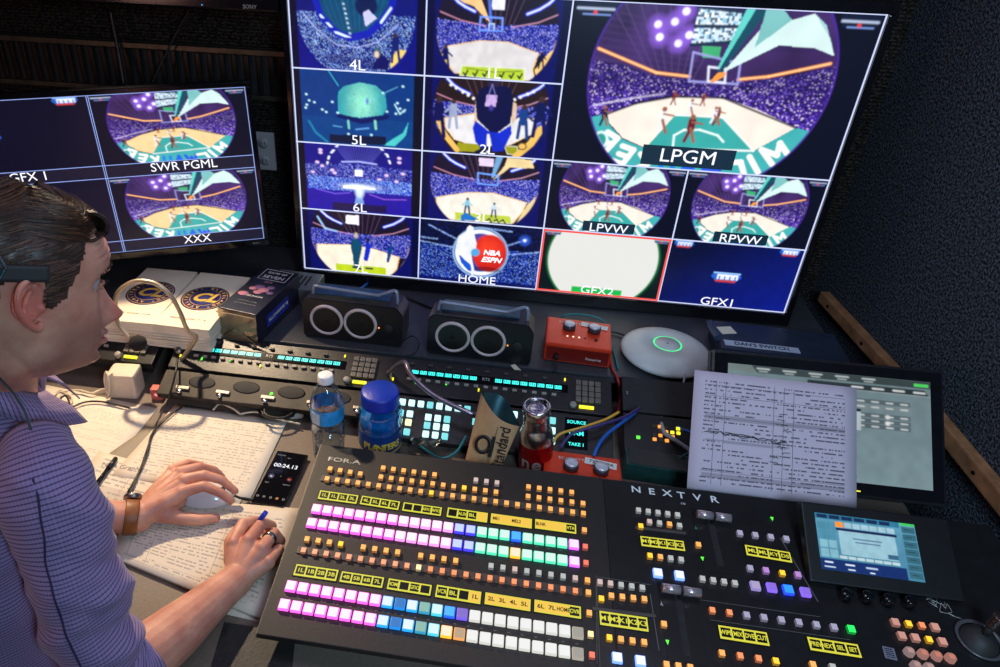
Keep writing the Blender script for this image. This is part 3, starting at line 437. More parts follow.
# slotted rack panel on the back wall, lit from behind the left-hand screen
zA, zB = hy(150, 42, .17).z, hy(150, 92, .17).z
sp = root('slotted_panel', rz((-.46, .17, (zA + zB) / 2)), 'black horizontal panel of upright slots on the wall above the left monitor', 'vent panel')
Hh = zA - zB; bm = new(); box(bm, (0, .012, 0), (.86, .012, Hh)); obj('backing', bm, BLKM, sp)
bm = new(); box(bm, (0, -.002, Hh / 2 - .008), (.86, .03, .014), bev=.002); box(bm, (0, -.002, -Hh / 2 + .006), (.86, .02, .012), bev=.002); obj('rail', bm, mat('bronze_paint', (.10, .085, .06), .35, .6, noise=.3), sp)
bm = new()
for i in range(27): box(bm, (-.416 + i * .032, -.002, -.002), (.013, .008, Hh - .032), bev=.002)
obj('slat', bm, mat('slat_black', (.02, .017, .012), .35, .4, noise=.3), sp)
# wall outlet
o_ = hy(264.5, 151, YB - .006); bm = new(); box(bm, (0, 0, 0), (.062, .008, .105), bev=.003); ou = tag(obj('wall_outlet', bm, mat('outlet_grey', (.42, .4, .42), .5, noise=.05), None, rz(o_)), 'pale upright power outlet on the dark wall between the two screens', 'outlet'); 
for dz in (.024, -.024):
    bm = new(); cyl(bm, (0, -.0045, dz), .015, .002, 16, 0, M.Rotation(R_(90), 3, 'X')); box(bm, (-.005, -.0062, dz), (.002, .002, .008), mi=1); box(bm, (.005, -.0062, dz), (.002, .002, .008), mi=1); obj('socket', bm, [mat('outlet_grey', (.4, .4, .4)), BLK], ou)
# ---------------------------------------------------------------- desk and equipment ledge
DZ, LZ = .75, .835
DESKM = mat('desk_laminate', srgb(112, 99, 88), .55, noise=.12, nscale=180, bump=.1)
dk = root('desk', rz((.3, -.6, 0)), 'grey-brown laminate console desk under the papers, phone and switcher', 'desk')
bm = new(); box(bm, (.02, -.02, DZ - .02), (2.0, 1.12, .04), bev=.004); obj('desktop', bm, DESKM, dk)
for x in (-.93, .96):
    bm = new(); box(bm, (x, .1, .355), (.05, .8, .71)); obj('leg', bm, BLK, dk)
bm = new(); box(bm, (0, .5, .45), (1.9, .02, .5)); obj('back_panel', bm, BLK, dk)
LEDM = mat('ledge_laminate', srgb(58, 60, 66), .45, noise=.15, nscale=120, bump=.15)
lg = root('equipment_ledge', rz((.3, -.06, 0)), 'dark grey raised ledge under the large screen carrying the speakers', 'shelf')
bm = new(); box(bm, (-.02, 0, LZ - .009), (2.06, .48, .018), bev=.002); obj('top', bm, LEDM, lg)
bm = new(); box(bm, (-.02, .02, LZ / 2 - .01), (2.0, .02, LZ - .02)); obj('riser', bm, BLK, lg)
# ---------------------------------------------------------------- sloping intercom and router panels
CYAN = glow('vfd_cyan', srgb(60, 235, 225), 1.5); YEL = glow('led_yellow', srgb(235, 225, 40), 1.6); GRN = glow('led_green', srgb(90, 240, 60), 1.6); KEYC = mat('key_grey', srgb(150, 145, 138), .5, noise=.1); KEYD = mat('key_dark', srgb(60, 58, 56), .5); LBLM = mat('small_print', (.3, .29, .27), .5)
rk = frame((0, -.515, DZ + .004), (1, 0, 0), (0, .205, .082))            # slope shared by all panels: x right, y up the slope
def panel_root(nm, x0, y0, lab, cat, grp=None): return root(nm, rk @ M.Translation((x0, y0, .018)), lab, cat, grp)
def intercom(x0, y0, lab, mic=True):
    r = panel_root('intercom_panel', x0, y0, lab, 'intercom panel'); W = .483; H = .088
    bm = new(); box(bm, (W / 2, H / 2, -.009), (W, H, .018), bev=.0015); box(bm, (W / 2, .052, .0005), (.30, .02, .002), mi=1); obj('faceplate', bm, [BLK, BLKG], r)
    bm = new(); box(bm, (W / 2, H / 2, -.03), (W - .03, H - .01, .03)); obj('chassis', bm, BLKM, r)
    for xa in (.055, .235):                                              # two runs of lit name windows
        bm = new(); box(bm, (xa + .067, .052, .0012), (.15, .016, .002), mi=1)
        for i in range(8):
            x = xa + .004 + i * .018
            box(bm, (x + .006, .0535, .0024), (.0145, .0085, .0006))
            for k in range(3): box(bm, (x + .001 + k * .0045, .0535 + .001 * ((i + k) % 3 - 1), .0029), (.0012, .005, .0005), mi=1)
        obj('name_display', bm, [CYAN, BLKG], r)
    text('lettering', 'RTS', .010, LBLM, r, (.218, .054, .0018), bold=.0002)
    for j in range(2):
        for i in range(16):
            if j == 1 and i % 2: continue
            bm = new(); box(bm, (.055 + i * .0205 - (.0 if j else .0), .034 - j * -.039, .003), (.010, .0055, .005), bev=.001); obj('talk_lever', bm, KEYC if j == 0 else KEYD, r)
    for j in range(4):
        for i in range(4):
            bm = new(); box(bm, (.413 + i * .0135, .070 - j * .0135, .003), (.0115, .0115, .006), bev=.0012); obj('keypad_button', bm, mat('keypad_key', srgb(105, 98, 90), .45, noise=.15), r)
    bm = new(); box(bm, (.43, .012, .003), (.03, .006, .004)); obj('call_light', bm, YEL, r)
    for x, y, m_ in ((.02, .03, YEL), (.135, .033, GRN), (.385, .075, YEL), (.07, .028, GRN), (.205, .026, YEL)):
        bm = new(); box(bm, (x, y, .002), (.003, .006, .003)); obj('status_light', bm, m_, r)
    bm = new(); cyl(bm, (.402, .012, 0), .007, .012, 16, bev=.001); obj('volume_knob', bm, KEYC, r)
    if mic:
        bm = new(); cyl(bm, (.012, .04, 0), .008, .01, 12); obj('microphone_socket', bm, GRY, r)
    return r
intercom(-.715, .118, 'sloping black intercom panel at far left behind the black foam microphone')
intercom(-.195, .118, 'sloping black intercom panel with cyan windows below the left speaker')
intercom(.285, .118, 'sloping black intercom panel with cyan windows below the right speaker')
# patch and headset panel under the middle intercom
pp = panel_root('headset_unit', -.195, .022, 'worn grey headset connection panel with dark oval cutouts below the middle intercom', 'equipment panel')
bm = new(); box(bm, (.2415, .058, -.009), (.483, .062, .018), bev=.0015); obj('faceplate', bm, mat('worn_grey', srgb(46, 42, 38), .5, .3, noise=.5, nscale=25), pp)
for x in (.09, .19, .29, .39):
    bm = new(); lathe(bm, [(0, -.001), (.027, -.001), (.030, .001), (.027, .0015), (0, .0015)], (x, .066, 0), 28, sy=.5); obj('oval_cutout', bm, BLKM, pp)
for x in (.05, .14, .24, .34, .44):
    bm = new(); cyl(bm, (x, .036, 0), .005, .008, 14, bev=.001); obj('jack_socket', bm, SIL, pp)
    bm = new(); box(bm, (x + .004, .046, .003), (.03, .007, .005), bev=.001); obj('volume_wheel', bm, mat('worn_silver', srgb(190, 180, 165), .4, .5), pp)
for x in (.235, .335):
    bm = new(); lathe(bm, [(0, .002), (.004, .0035), (.0, .005)], (x + .014, .056, 0), 10); obj('status_light', bm, GRN, pp)
# router key panels under the right-hand intercom
rp = panel_root('router_panel', .285, .012, 'sloping black router panel with rows of glowing pale cyan keys behind the jar', 'router panel')
bm = new(); box(bm, (.2415, .05, -.009), (.483, .10, .018), bev=.0015); obj('faceplate', bm, BLK, rp)
KC = [glow('key_cyan_white', srgb(195, 240, 245), 1.5), glow('key_cyan', srgb(120, 215, 220), 1.2), glow('key_warm', srgb(240, 240, 190), 1.3)]
kk = 0
for j, (y, xs) in enumerate([(.082, range(0, 9)), (.056, (0, 1, 2)), (.053, (4, 5, 6)), (.036, (0, 1, 2)), (.034, (4, 5, 6)), (.078, (16, 17)), (.055, (16, 17)), (.032, (16, 17)), (.082, (10, 11, 12, 13)), (.055, (9, 10, 11)), (.014, (0, 1, 2, 4, 5, 6))]):
    for i in xs:
        bm = new(); box(bm, (.03 + i * .0195, y, .003), (.0130, .0130, .007), bev=.0015); obj('router_key', bm, KC[2 if (j == 3) else (0 if (i * 7 + j) % 4 else 1)], rp)
bm = new(); box(bm, (.41, .055, .001), (.045, .07, .003)); obj('status_window', bm, BLKG, rp)
for k, (t, y) in enumerate((('SOURCE', .08), ('CAM', .055), ('TAKE 1', .03))): text('lettering', t, .010 if k != 1 else .014, CYAN, rp, (.41, y, .0028), bold=.0002)
# dark meter rack at the right with yellow and green level lights
mr = panel_root('meter_panel', .79, .03, 'black rack unit with small yellow and green level lights behind red interface', 'equipment panel')
bm = new(); box(bm, (.13, .05, -.009), (.26, .10, .018), bev=.002); obj('faceplate', bm, BLK, mr)
for i in range(5):
    for j in range(4):
        if (i + j * 2) % 5 == 4: continue
        bm = new(); box(bm, (.06 + i * .012, .045 + j * .010, .001), (.007, .006, .003)); obj('level_light', bm, YEL if i > 2 and j > 1 else (glow('led_amber', srgb(250, 150, 60), 1.6) if (i + j) % 2 == 0 else mat('led_off', (.05, .04, .01), .4)), mr)
bm = new(); box(bm, (.028, .045, .001), (.007, .006, .003)); obj('status_light', bm, GRN, mr)
bk = panel_root('blank_panel', .79, .133, 'plain black rack cover panel under the round white access point', 'equipment panel')
bm = new(); box(bm, (.13, .044, -.009), (.26, .084, .018), bev=.002); 
for x in (.01, .25): cyl(bm, (x, .044, 0), .004, .002, 10, 1)
bk_ = obj('faceplate', bm, [BLKM, GRY], bk)
# ---------------------------------------------------------------- things on the ledge
RIM = mat('speaker_ring', srgb(205, 190, 190), .4, noise=.06)
def speaker(x0, x1, y, lab, yaw=0):
    W = x1 - x0; r = root('speaker', rz(((x0 + x1) / 2, y, LZ), yaw), lab, 'speaker'); H = .104
    tl = M.Rotation(R_(-10), 4, 'X'); bm = new()
    prof = [(-W / 2, .004), (-W / 2 + .008, 0), (W / 2 - .008, 0), (W / 2, .006), (W / 2, H * .82), (W / 2 - .014, H), (-W / 2 + .012, H), (-W / 2, H * .9)]
    prism(bm, prof, -.085, 0); bmesh.ops.transform(bm, matrix=M.Rotation(R_(90), 4, 'X'), verts=bm.verts)
    for v in bm.verts:
        if v.co.y > .01 and v.co.z > .05: v.co.z -= .012
    bmesh.ops.bevel(bm, geom=list(bm.edges), offset=.0025, segments=2, affect='EDGES'); obj('cabinet', bm, BLK, r)
    for x in (-W * .255, W * .085):
        bm = new(); ax = M.Rotation(R_(90), 3, 'X')
        lathe(bm, [(.0325, -.001), (.0325, .003), (.036, .0045), (.039, .003), (.039, -.001)], (x, -.001, .053), 40, 0, ax); o = obj('driver_ring', bm, RIM, r)
        bm = new(); lathe(bm, [(.033, .002), (.028, .003), (.012, -.004), (.009, -.003), (.004, .0005), (0, .001)], (x, -.0005, .053), 32, 0, ax); obj('cone', bm, mat('cone_black', (.012, .011, .01), .3, noise=.2), r)
    bm = new(); cyl(bm, (W * .36, 0, .048), .012, .004, 20, 0, M.Rotation(R_(90), 3, 'X'), bev=.001); obj('volume_knob', bm, BLKM, r)
    bm = new(); box(bm, (W * .27, -.001, .048), (.003, .002, .003)); obj('status_light', bm, glow('led_amber', srgb(250, 150, 60), 2), r)
    HM = mat('handle_grey', srgb(150, 165, 185), .35, .4, noise=.1); bm = new()
    box(bm, (-W * .02, .045, H + .0015), (W * .74, .045, .004), bev=.001); obj('top_plate', bm, mat('top_plate_blue_lit', srgb(50, 85, 110), .35, .3, noise=.3), r)  # blue light falling on the plastic is put into the plate's colour
    bm = new(); tube(bm, [(-W * .42, .028, H * .93), (-W * .41, .03, H + .014), (-W * .36, .03, H + .016), (W * .18, .03, H + .010), (W * .26, .03, H + .013), (W * .38, .03, H + .026), (W * .42, .028, H + .022), (W * .43, .026, H * .9)], .0038, 8, k=3); obj('handle', bm, HM, r)
    return r
speaker(.074, .306, -.272, 'black twin-driver speaker with grey handle beside the upright black box', R_(-2)); speaker(.364, .596, -.290, 'black twin-driver speaker with lit light next to the orange-red interface', R_(-2))
# red two-knob audio interfaces
RED = mat('interface_red', srgb(225, 62, 28), .35, .2, noise=.06, nscale=60); RED2 = mat('interface_red_top', srgb(235, 70, 35), .4, noise=.04)
def interface(loc, a, lab, tape, H=.046):
    r = root('audio_interface', rz(loc, a), lab, 'audio interface'); W, Dp = .145, .115
    bm = new(); box(bm, (0, 0, H / 2 + .003), (W, Dp, H), bev=.004); obj('case', bm, [RED], r)
    bm = new(); box(bm, (0, -Dp / 2 - .0005, H / 2 + .002), (W - .01, .002, H - .012), bev=.0005); obj('front_plate', bm, mat('interface_dark_red', srgb(120, 24, 18), .4, noise=.1), r)
    for x in (-.022, .034):
        bm = new(); cyl(bm, (x, .014, H + .003), .0145, .012, 24, 1, bev=.001); cyl(bm, (x, .014, H + .015), .0125, .003, 24, 0, bev=.001)
        obj('knob', bm, [mat('knob_silver', srgb(215, 215, 225), .3, .35, noise=.05), mat('knob_skirt', (.04, .04, .05), .3)], r)
    for k in range(4):
        bm = new(); cyl(bm, (-.025 + k * .013, -.020, H + .003), .0022, .0012, 8); obj('indicator', bm, glow('led_pale', srgb(255, 220, 180), 1.5) if k < 3 else BLK, r)
    bm = new(); cyl(bm, (.038, -.022, H + .003), .004, .002, 12); obj('jack_socket', bm, BLKM, r)
    text('lettering', 'SCARLETT', .009, TXW if 0 else mat('white_print', (.8, .75, .7), .5), r, (-.02, .038, H + .0036), sx=1.1, sp=1.1)
    t = text('lettering', 'Focusrite', .009, mat('white_print', (.8, .75, .7)), r, (.03, -Dp / 2 - .002, H * .45)); t.matrix_local = M.Translation((.035, -Dp / 2 - .0022, H * .45)) @ M.Rotation(R_(90), 4, 'X')
    bm = new(); tube(bm, [(-.045, -Dp / 2, H * .5), (-.045, -Dp / 2 - .02, H * .5)], .0045, 10, k=1); obj('plug', bm, BLK, r)
    bm = new(); box(bm, (.035, .035, H + .0045), (.06, .017, .0008), rot=M.Rotation(R_(-8), 3, 'Z')); tp = obj('tape_label', bm, mat('tape_white', (.78, .78, .72), .6, noise=.05), r)
    text('handwriting', tape or 'DAN', .011, BLKM, tp, (.035, .035, .0052 + H), R_(-8), sx=1.2, shear=.2)
    for x, y in ((-.05, -.04), (.05, -.04), (-.05, .04), (.05, .04)): pass
    bm = new(); 
    for x in (-.05, .05):
        for y in (-.04, .04): cyl(bm, (x, y, 0), .006, .004, 10)
    obj('rubber_feet', bm, RUB, r); return r
interface((.700, -.213, LZ), R_(-3), 'orange-red audio interface with two silver knobs on the ledge by the access point', '')
p = hz(581, 454, DZ + .049); interface((p.x, p.y - .0565, DZ), R_(-1), 'red audio interface with taped handwriting just behind the switcher', 'TO HPA')
# round wireless access point
p = hz(667, 346, LZ + .03); ap_ = root('access_point', M.Translation((p.x, p.y, LZ + .003)), 'round white wireless access point lying on the ledge under the large screen', 'access point')
bm = new(); lathe(bm, [(0, .034), (.028, .0338), (.0285, .0324), (.031, .0324), (.0315, .0334), (.07, .0285), (.088, .0225), (.0975, .016), (.100, .011), (.097, .006), (.07, .003), (.0, .002)], n=72); obj('shell', bm, mat('shell_white', srgb(205, 210, 208), .35, noise=.03), ap_)
bm = new(); lathe(bm, [(.0283, .0328), (.0298, .0337), (.0313, .0328)], n=48); obj('light_ring', bm, glow('ring_green', srgb(40, 240, 130), 1.6), ap_)
bm = new(); lathe(bm, [(0, .0345), (.002, .0346), (.0025, .034)], (.0, 0, .0002), n=10); obj('logo_dot', bm, GRY, ap_)
bm = new(); cyl(bm, (0, 0, -.001), .06, .004, 40); obj('mounting_plate', bm, BLK, ap_)
# small grey network switch by the left speaker
p = hz(300, 280, LZ + .04); ns = root('network_box', rz((p.x - .01, p.y - .0, LZ), R_(-4)), 'small grey network box with gold connectors behind the left speaker', 'network box')
bm = new(); box(bm, (0, 0, .02), (.12, .09, .04), bev=.002); 
for k in range(7): box(bm, (-.04 + k * .012, .0, .0405), (.005, .05, .001), mi=1)
obj('case', bm, [mat('box_grey', srgb(120, 130, 128), .4, .3, noise=.1), BLKM], ns)
for k in range(3):
    bm = new(); tube(bm, [(.06, -.028 + k * .022, .022), (.085, -.028 + k * .022, .022)], .006, 10, k=1); obj('connector', bm, mat('gold_metal', (.8, .6, .3), .3, 1), ns)
# stack of paper, two media guides, black box
CLY = mat('gold_print', srgb(235, 185, 60), .6); CLB = mat('navy_print', srgb(28, 36, 110), .6); PAP = mat('paper_white', srgb(228, 218, 200), .75, noise=.03, nscale=20)
GX = frame((0, 0, 0), (1, .03, 0), (0, 1, 0))
def sheaf(bm, x0, y0, x1, y1, z0, z1, n, jit=.0015):
    for k in range(n):
        a = z0 + (z1 - z0) * k / n; h = (z1 - z0) / n; dx, dy = random.uniform(-jit, jit), random.uniform(-jit, jit); box(bm, ((x0 + x1) / 2 + dx, (y0 + y1) / 2 + dy, a + h / 2), (x1 - x0, y1 - y0, h * .92))
bm = new(); sheaf(bm, -.378, -.368, -.108, -.112, LZ, LZ + .032, 10, .003); ps = tag(obj('paper_stack', bm, PAP), 'thick stack of loose white paper beneath the two logo booklets', 'paper stack')
def booklet(x0, x1, y0, y1, z, a, lab):
    W, H = x1 - x0, y1 - y0; r = root('booklet', rz(((x0 + x1) / 2, (y0 + y1) / 2, z), a), lab, 'booklet', None)
    bm = new(); sheaf(bm, -W / 2, -H / 2, W / 2, H / 2, 0, .022, 8, .0006); obj('pages', bm, PAP, r)
    bm = new(); box(bm, (0, 0, .0226), (W + .001, H + .001, .0008)); cv = obj('cover', bm, mat('cover_cream', srgb(226, 214, 190), .6, noise=.04, nscale=15), r)
    z = .0234
    for rr, m_, dz in ((.056, CLB, 0), (.0525, CLY, .0004), (.0505, CLB, .0008), (.036, CLY, .0012), (.0345, CLB, .0016)):
        bm = new(); cyl(bm, (0, .005, z + dz - .0006), rr, .0008, 48); obj('emblem_ring', bm, m_, cv)
    text('emblem_letters', 'CL', .052, CLY, cv, (0, .004, z + .0018), shear=.3, bold=.0018)
    n = 22
    for k in range(n):
        if k % 11 == 10: continue
        an = R_(90 - 360 * k / n); text('emblem_lettering', 'CLEVELAND*CAVALIERS***'[k], .011, CLY, cv, (.0435 * math.cos(an), .005 + .0435 * math.sin(an), z + .0012), an - R_(90), bold=.0003)
    text('cover_lettering', 'MEDIA GUIDE 17-18', .009, mat('print_grey', (.25, .24, .23), .7), cv, (0, -H * .36, z + .0003), sp=1.1); return r
booklet(-.374, -.242, -.366, -.116, LZ + .033, R_(1), 'left booklet of the pair with round navy and gold emblem')
booklet(-.237, -.107, -.366, -.116, LZ + .033, R_(-1), 'right booklet of the pair, emblem fully visible beside black box')
# black printed box standing on end by the booklets
def boxthing():
    CH = .078; z1 = LZ + CH; A_ = [hz(x, y, z1) for x, y in ((218, 307), (256, 315), (298, 271), (264, 267))]
    q = V(A_[0]); ex = (A_[1] - A_[0]); ey = (A_[3] - A_[0]); r = root('carton', frame((q.x, q.y, LZ), ex, ey), 'black printed carton with crumpled silver end flap right of the booklets', 'box'); W, D_ = ex.length, ey.length
    bm = new(); box(bm, (W / 2, D_ / 2, CH / 2), (W, D_, CH), bev=.0015)
    obj('body', bm, mat('carton_black', (.012, .013, .03), .35, noise=.4, nscale=30), r)
    FO = mat('foil_flap', srgb(165, 150, 125), .3, .7, noise=.2, nscale=50, bump=.6, bscale=60)
    bm = new(); n = 7; g = [[bm.verts.new((W * (i / n), -.002 - .007 * math.sin(math.pi * i / n) * math.sin(math.pi * j / n) - random.uniform(0, .003), CH * j / n)) for i in range(n + 1)] for j in range(n + 1)]
    for j in range(n):
        for i in range(n): bm.faces.new((g[j][i], g[j][i + 1], g[j + 1][i + 1], g[j + 1][i]))
    # folded triangular flaps meeting at the centre
    for P in ([(0, CH - .003), (W, CH - .003), (W * .5, CH * .5)], [(0, .003), (W, .003), (W * .5, CH * .48)]):
        vs = [bm.verts.new((a, -.0125, b)) for a, b in P]; vs2 = [bm.verts.new((a, -.010, b)) for a, b in P]; bm.faces.new(vs); bm.faces.new(vs2[::-1])
        for k in range(3): bm.faces.new((vs[k], vs2[k], vs2[(k + 1) % 3], vs[(k + 1) % 3]))
    obj('end_flap', bm, FO, r)
    W1 = mat('white_print', (.8, .75, .7)); PK = mat('pink_print', srgb(200, 130, 150), .6); t = M.Rotation(0, 4, 'Z')
    top = bpy.data.objects.new('top_print', None)
    for s, sz, x, y, m_, sx in (('GAME OF', .012, .5, .90, W1, 1), ('SEVEN', .019, .5, .80, W1, 1.05), ('2018', .010, .5, .68, PK, 1), ('REUNION', .010, .52, .34, W1, 1), ('FIRST HALF NOTES', .0055, .5, .22, mat('print_grey', (.3, .3, .3)), 1), ('SECOND HALF NOTES', .0055, .5, .16, mat('print_grey', (.3, .3, .3)), 1)):
        text('lettering', s, sz, m_, r, (W * x, D_ * y, CH + .0005), sx=sx)
    bpy.data.objects.remove(top)
    bm = new()
    for (a, b_, c_, d) in ((.12, .73, .88, .735), (.12, .965, .88, .97), (.12, .73, .13, .97), (.87, .73, .88, .97)): box(bm, (W * (a + c_) / 2, D_ * (b_ + d) / 2, CH + .0005), (W * (c_ - a), D_ * (d - b_), .0005))
    obj('printed_frame', bm, W1, r)
    for k, (a, b_, s) in enumerate(((.3, .5, .008), (.42, .55, .010), (.58, .5, .011), (.7, .57, .008), (.5, .44, .009), (.8, .46, .007), (.2, .36, .010))):
        bm = new(); lathe(bm, [(0, .0006), (s, .0004), (s, 0)], (W * a, D_ * b_, CH + .0005), 12, sx=1.3); obj('printed_figure', bm, PK if k % 2 == 0 else mat('mauve_print', srgb(120, 90, 140), .6), r)
    # blue lettering block on the right-hand side
    bm = new(); box(bm, (W + .0003, D_ * .45, .035), (.0008, D_ * .5, .03)); s_ = obj('side_print', bm, mat('blue_print', srgb(30, 50, 150), .5, noise=.4, nscale=80), r)
    for k in range(4):
        t_ = text('lettering', ('ALL', 'STAR', 'GAME', '18')[k], .012, W1, r, (0, 0, 0)); t_.matrix_local = M.Translation((W + .0012, D_ * (.28 + .12 * k), .035)) @ M.Rotation(R_(90), 4, 'Z') @ M.Rotation(R_(90), 4, 'X')
boxthing()
# dark case behind the tilted screen, with a taped name strip and a short black plug
p = hz(760, 345, LZ + .04); cs = root('equipment_case', rz((p.x + .045, p.y + .02, LZ), R_(-2)), 'low dark blue case with handwritten white strip behind the tilted touch screen', 'case')
bm = new(); box(bm, (0, 0, .022), (.27, .12, .044), bev=.003); obj('case', bm, mat('case_navy', (.02, .03, .055), .4, noise=.2), cs)
bm = new(); box(bm, (-.045, -.035, .0446), (.16, .022, .0008)); tp = obj('tape_label', bm, mat('tape_bluewhite', (.45, .52, .66), .6, noise=.05), cs); text('handwriting', "DAN'S SWITCH", .017, BLKM, tp, (-.045, -.035, .0452), bold=.0003)
bm = new(); box(bm, (-.11, .02, .0446), (.035, .03, .0008), rot=M.Rotation(.3, 3, 'Z')); obj('sticker', bm, PAP, cs)
q = hz(713, 326, LZ + .06); bm = new(); tube(bm, [(q.x, q.y + .03, LZ + .052), (q.x, q.y, LZ + .05), (q.x + .006, q.y - .035, LZ + .05)], .008, 10); tag(obj('cable_plug', bm, mat('plug_navy', (.03, .05, .1), .4)), 'short black barrel plug lying on the dark case beneath the large screen', 'plug')
# ---------------------------------------------------------------- production switcher panel
sw_o = hz(256, 634, .797); sw_b = hz(323, 444, .838)
SWM = frame(sw_o, (1, 0, 0), (0, sw_b.y - sw_o.y, sw_b.z - sw_o.z)); SD = math.hypot(sw_b.y - sw_o.y, sw_b.z - sw_o.z)
sw = root('video_switcher', SWM, 'long black production switcher covered in rows of lit orange, pink and white buttons', 'video switcher')
def S(u, v, z=0): p = hl(SWM, u, v, z); return (p.x, p.y)
SWW = 1.16
PAN = mat('panel_charcoal', (.017, .015, .0135), .5, noise=.15, nscale=160, bump=.12); EDG = mat('panel_edge', (.16, .14, .12), .4, .5, noise=.2)
xl = S(603, 480)[0]
bm = new(); box(bm, (xl / 2, SD / 2, -.006), (xl, SD, .012), bev=.0015); obj('main_panel', bm, PAN, sw)
bm = new(); box(bm, (xl / 2 + SWW / 2, SD / 2 - .002, -.0068), (SWW - xl, SD + .004, .012), bev=.0015); obj('side_panel', bm, mat('panel_black', (.010, .010, .011), .38, noise=.2, bump=.1), sw)
bm = new(); box(bm, (.0, SD / 2, -.006), (.0016, SD, .011)); obj('edge_strip', bm, EDG, sw)
bm = new(); box(bm, (SWW / 2 + .02, SD / 2 + .03, -.024), (SWW - .06, SD - .09, .024)); obj('base', bm, BLKM, sw)
for x in (.05, xl):
    for y in (.07, SD - .06):
        bm = new(); zz = -(SWM.translation.z - DZ) - .001 - (y * SWM.col[1].z)
        cyl(bm, (x, y, zz + .006), .012, -zz - .018, 14); obj('foot', bm, RUB, sw)
kn = [0]
KM = {}
def keymesh(kind, cname, col, s, top):
    k = (kind, cname)
    if k in KM: return KM[k]
    bm = new()
    if kind == 'big':                                  # clear cap over a white legend, coloured light escaping at the skirt
        sk = glow('skirt_' + cname, col, 1.9); tp = glow('legend_' + cname, top, 1.15)
        box(bm, (0, 0, .0035), (s, s * 1.04, .0062), mi=0, bev=.0014, taper=.95); box(bm, (0, 0, .0064), (s * .84, s * .86, .0012), mi=1, bev=.0004); ms = [sk, tp]
    elif kind == 'hex':
        sk = glow('skirt_' + cname, col, .8); tp = glow('legend_' + cname, top, .9); lathe(bm, [(0, 0), (s * .6, 0), (s * .55, .006), (s * .45, .008), (0, .008)], n=8, mi=0, ax=M.Rotation(R_(22.5), 3, 'Z')); box(bm, (0, 0, .0081), (s * .55, s * .5, .0008), mi=1); ms = [sk, tp]
    else:
        tp = glow('small_' + cname, col, top if not isinstance(top, tuple) else 1, tuple(c * .4 for c in col)); sd = glow('smallside_' + cname, tuple(c * .55 for c in col), .5, tuple(c * .3 for c in col))
        box(bm, (0, 0, .003), (s, s * 1.1, .006), mi=1, bev=.0006, taper=.93); box(bm, (0, 0, .0062), (s * .90, s * .98, .0006), mi=0); ms = [tp, sd]
    for f in bm.faces: f.smooth = False
    bmesh.ops.recalc_face_normals(bm, faces=bm.faces); me = bpy.data.meshes.new(kind + '_button'); bm.to_mesh(me); bm.free()
    for m in ms: me.materials.append(m)
    KM[k] = me; return me
WL = srgb(232, 232, 236)
COL = {'mag': (srgb(245, 90, 215), srgb(238, 226, 238)), 'pk': (srgb(225, 130, 205), WL), 'vio': (srgb(60, 50, 235), srgb(190, 205, 250)), 'grn': (srgb(70, 190, 150), srgb(210, 232, 226)), 'bluF': (srgb(20, 80, 245), srgb(70, 175, 250)), 'org': (srgb(250, 165, 40), srgb(245, 225, 200)),
       'pur': (srgb(190, 90, 225), srgb(235, 220, 240)), 'blu': (srgb(30, 140, 235), srgb(215, 230, 240)), 'bluD': (srgb(20, 110, 190), srgb(30, 110, 180)), 'grnD': (srgb(40, 120, 150), srgb(130, 175, 160)), 'purD': (srgb(95, 70, 190), srgb(120, 100, 190)), 'orgD': (srgb(190, 130, 70), srgb(175, 150, 120)), 'wht': (srgb(165, 165, 160), srgb(225, 226, 224)), 'gryD': (srgb(130, 125, 115), srgb(150, 146, 136)), 'cyn': (srgb(60, 170, 190), srgb(205, 232, 235)),
       'bw': (srgb(110, 150, 250), srgb(235, 240, 255)), 'clr': (srgb(110, 100, 150), srgb(160, 150, 190)), 'clp': (srgb(110, 80, 200), srgb(130, 100, 215)), 'blx': (srgb(30, 60, 250), srgb(40, 150, 250)), 'hx': (srgb(150, 125, 125), srgb(190, 150, 145)), 'hr': (srgb(170, 120, 110), srgb(210, 130, 110))}
SC_ = {'o': (srgb(244, 166, 88), 1.2), 'or': (srgb(240, 140, 92), 1.15), 'op': (srgb(234, 150, 112), 1.15), 'oy': (srgb(250, 185, 50), 1.5), 'oh': (srgb(255, 215, 150), 1.5), 'g': (srgb(178, 180, 176), .9), 'gp': (srgb(205, 180, 172), .9), 'rd': (srgb(240, 120, 95), 1), 'pu': (srgb(185, 135, 205), .9), 'pg': (srgb(165, 160, 185), .85), 'gn': (srgb(40, 230, 90), 1.6), 'dr': (srgb(210, 150, 135), .8)}
def key(kind, u, v, c, s, nm=None, z=0):
    x, y = (u, v) if nm == 'local' else S(u, v, .005)
    me = keymesh('big' if kind == 'big' else kind, c, COL[c][0] if kind != 'small' else SC_[c][0], s, COL[c][1] if kind != 'small' else SC_[c][1])
    name = {'big': 'crosspoint_button', 'small': NMB[0], 'hex': 'transport_button'}[kind]
    o = bpy.data.objects.new(name, me); SC.collection.objects.link(o); o.parent = sw; o.location = (x, y, z); kn[0] += 1; return o
NMB = ['function_button']
def row(kind, p, q, n, cols, s, skip=()):
    a, b = V(S(*p, .005)), V(S(*q, .005))
    if isinstance(cols, str): cols = [cols] * n
    for i in range(n):
        if i in skip: continue
        t = a + (b - a) * (i / (n - 1)); key(kind, t.x, t.y, cols[i], s, 'local')
def strip(p, q, n, nm='button_rail', h=.013):
    a, b = V(S(*p)), V(S(*q)); bm = new(); box(bm, ((a.x + b.x) / 2, (a.y + b.y) / 2 - .0012, .001), ((b - a).length + .020, h, .0026), rot=M.Rotation(math.atan2(b.y - a.y, b.x - a.x), 3, 'Z'), bev=.0006); obj(nm, bm, mat('rail_brown', (.075, .062, .058), .4, noise=.15), sw)
pb = (V(S(574, 544)) - V(S(316.6, 508.4))).length / 23
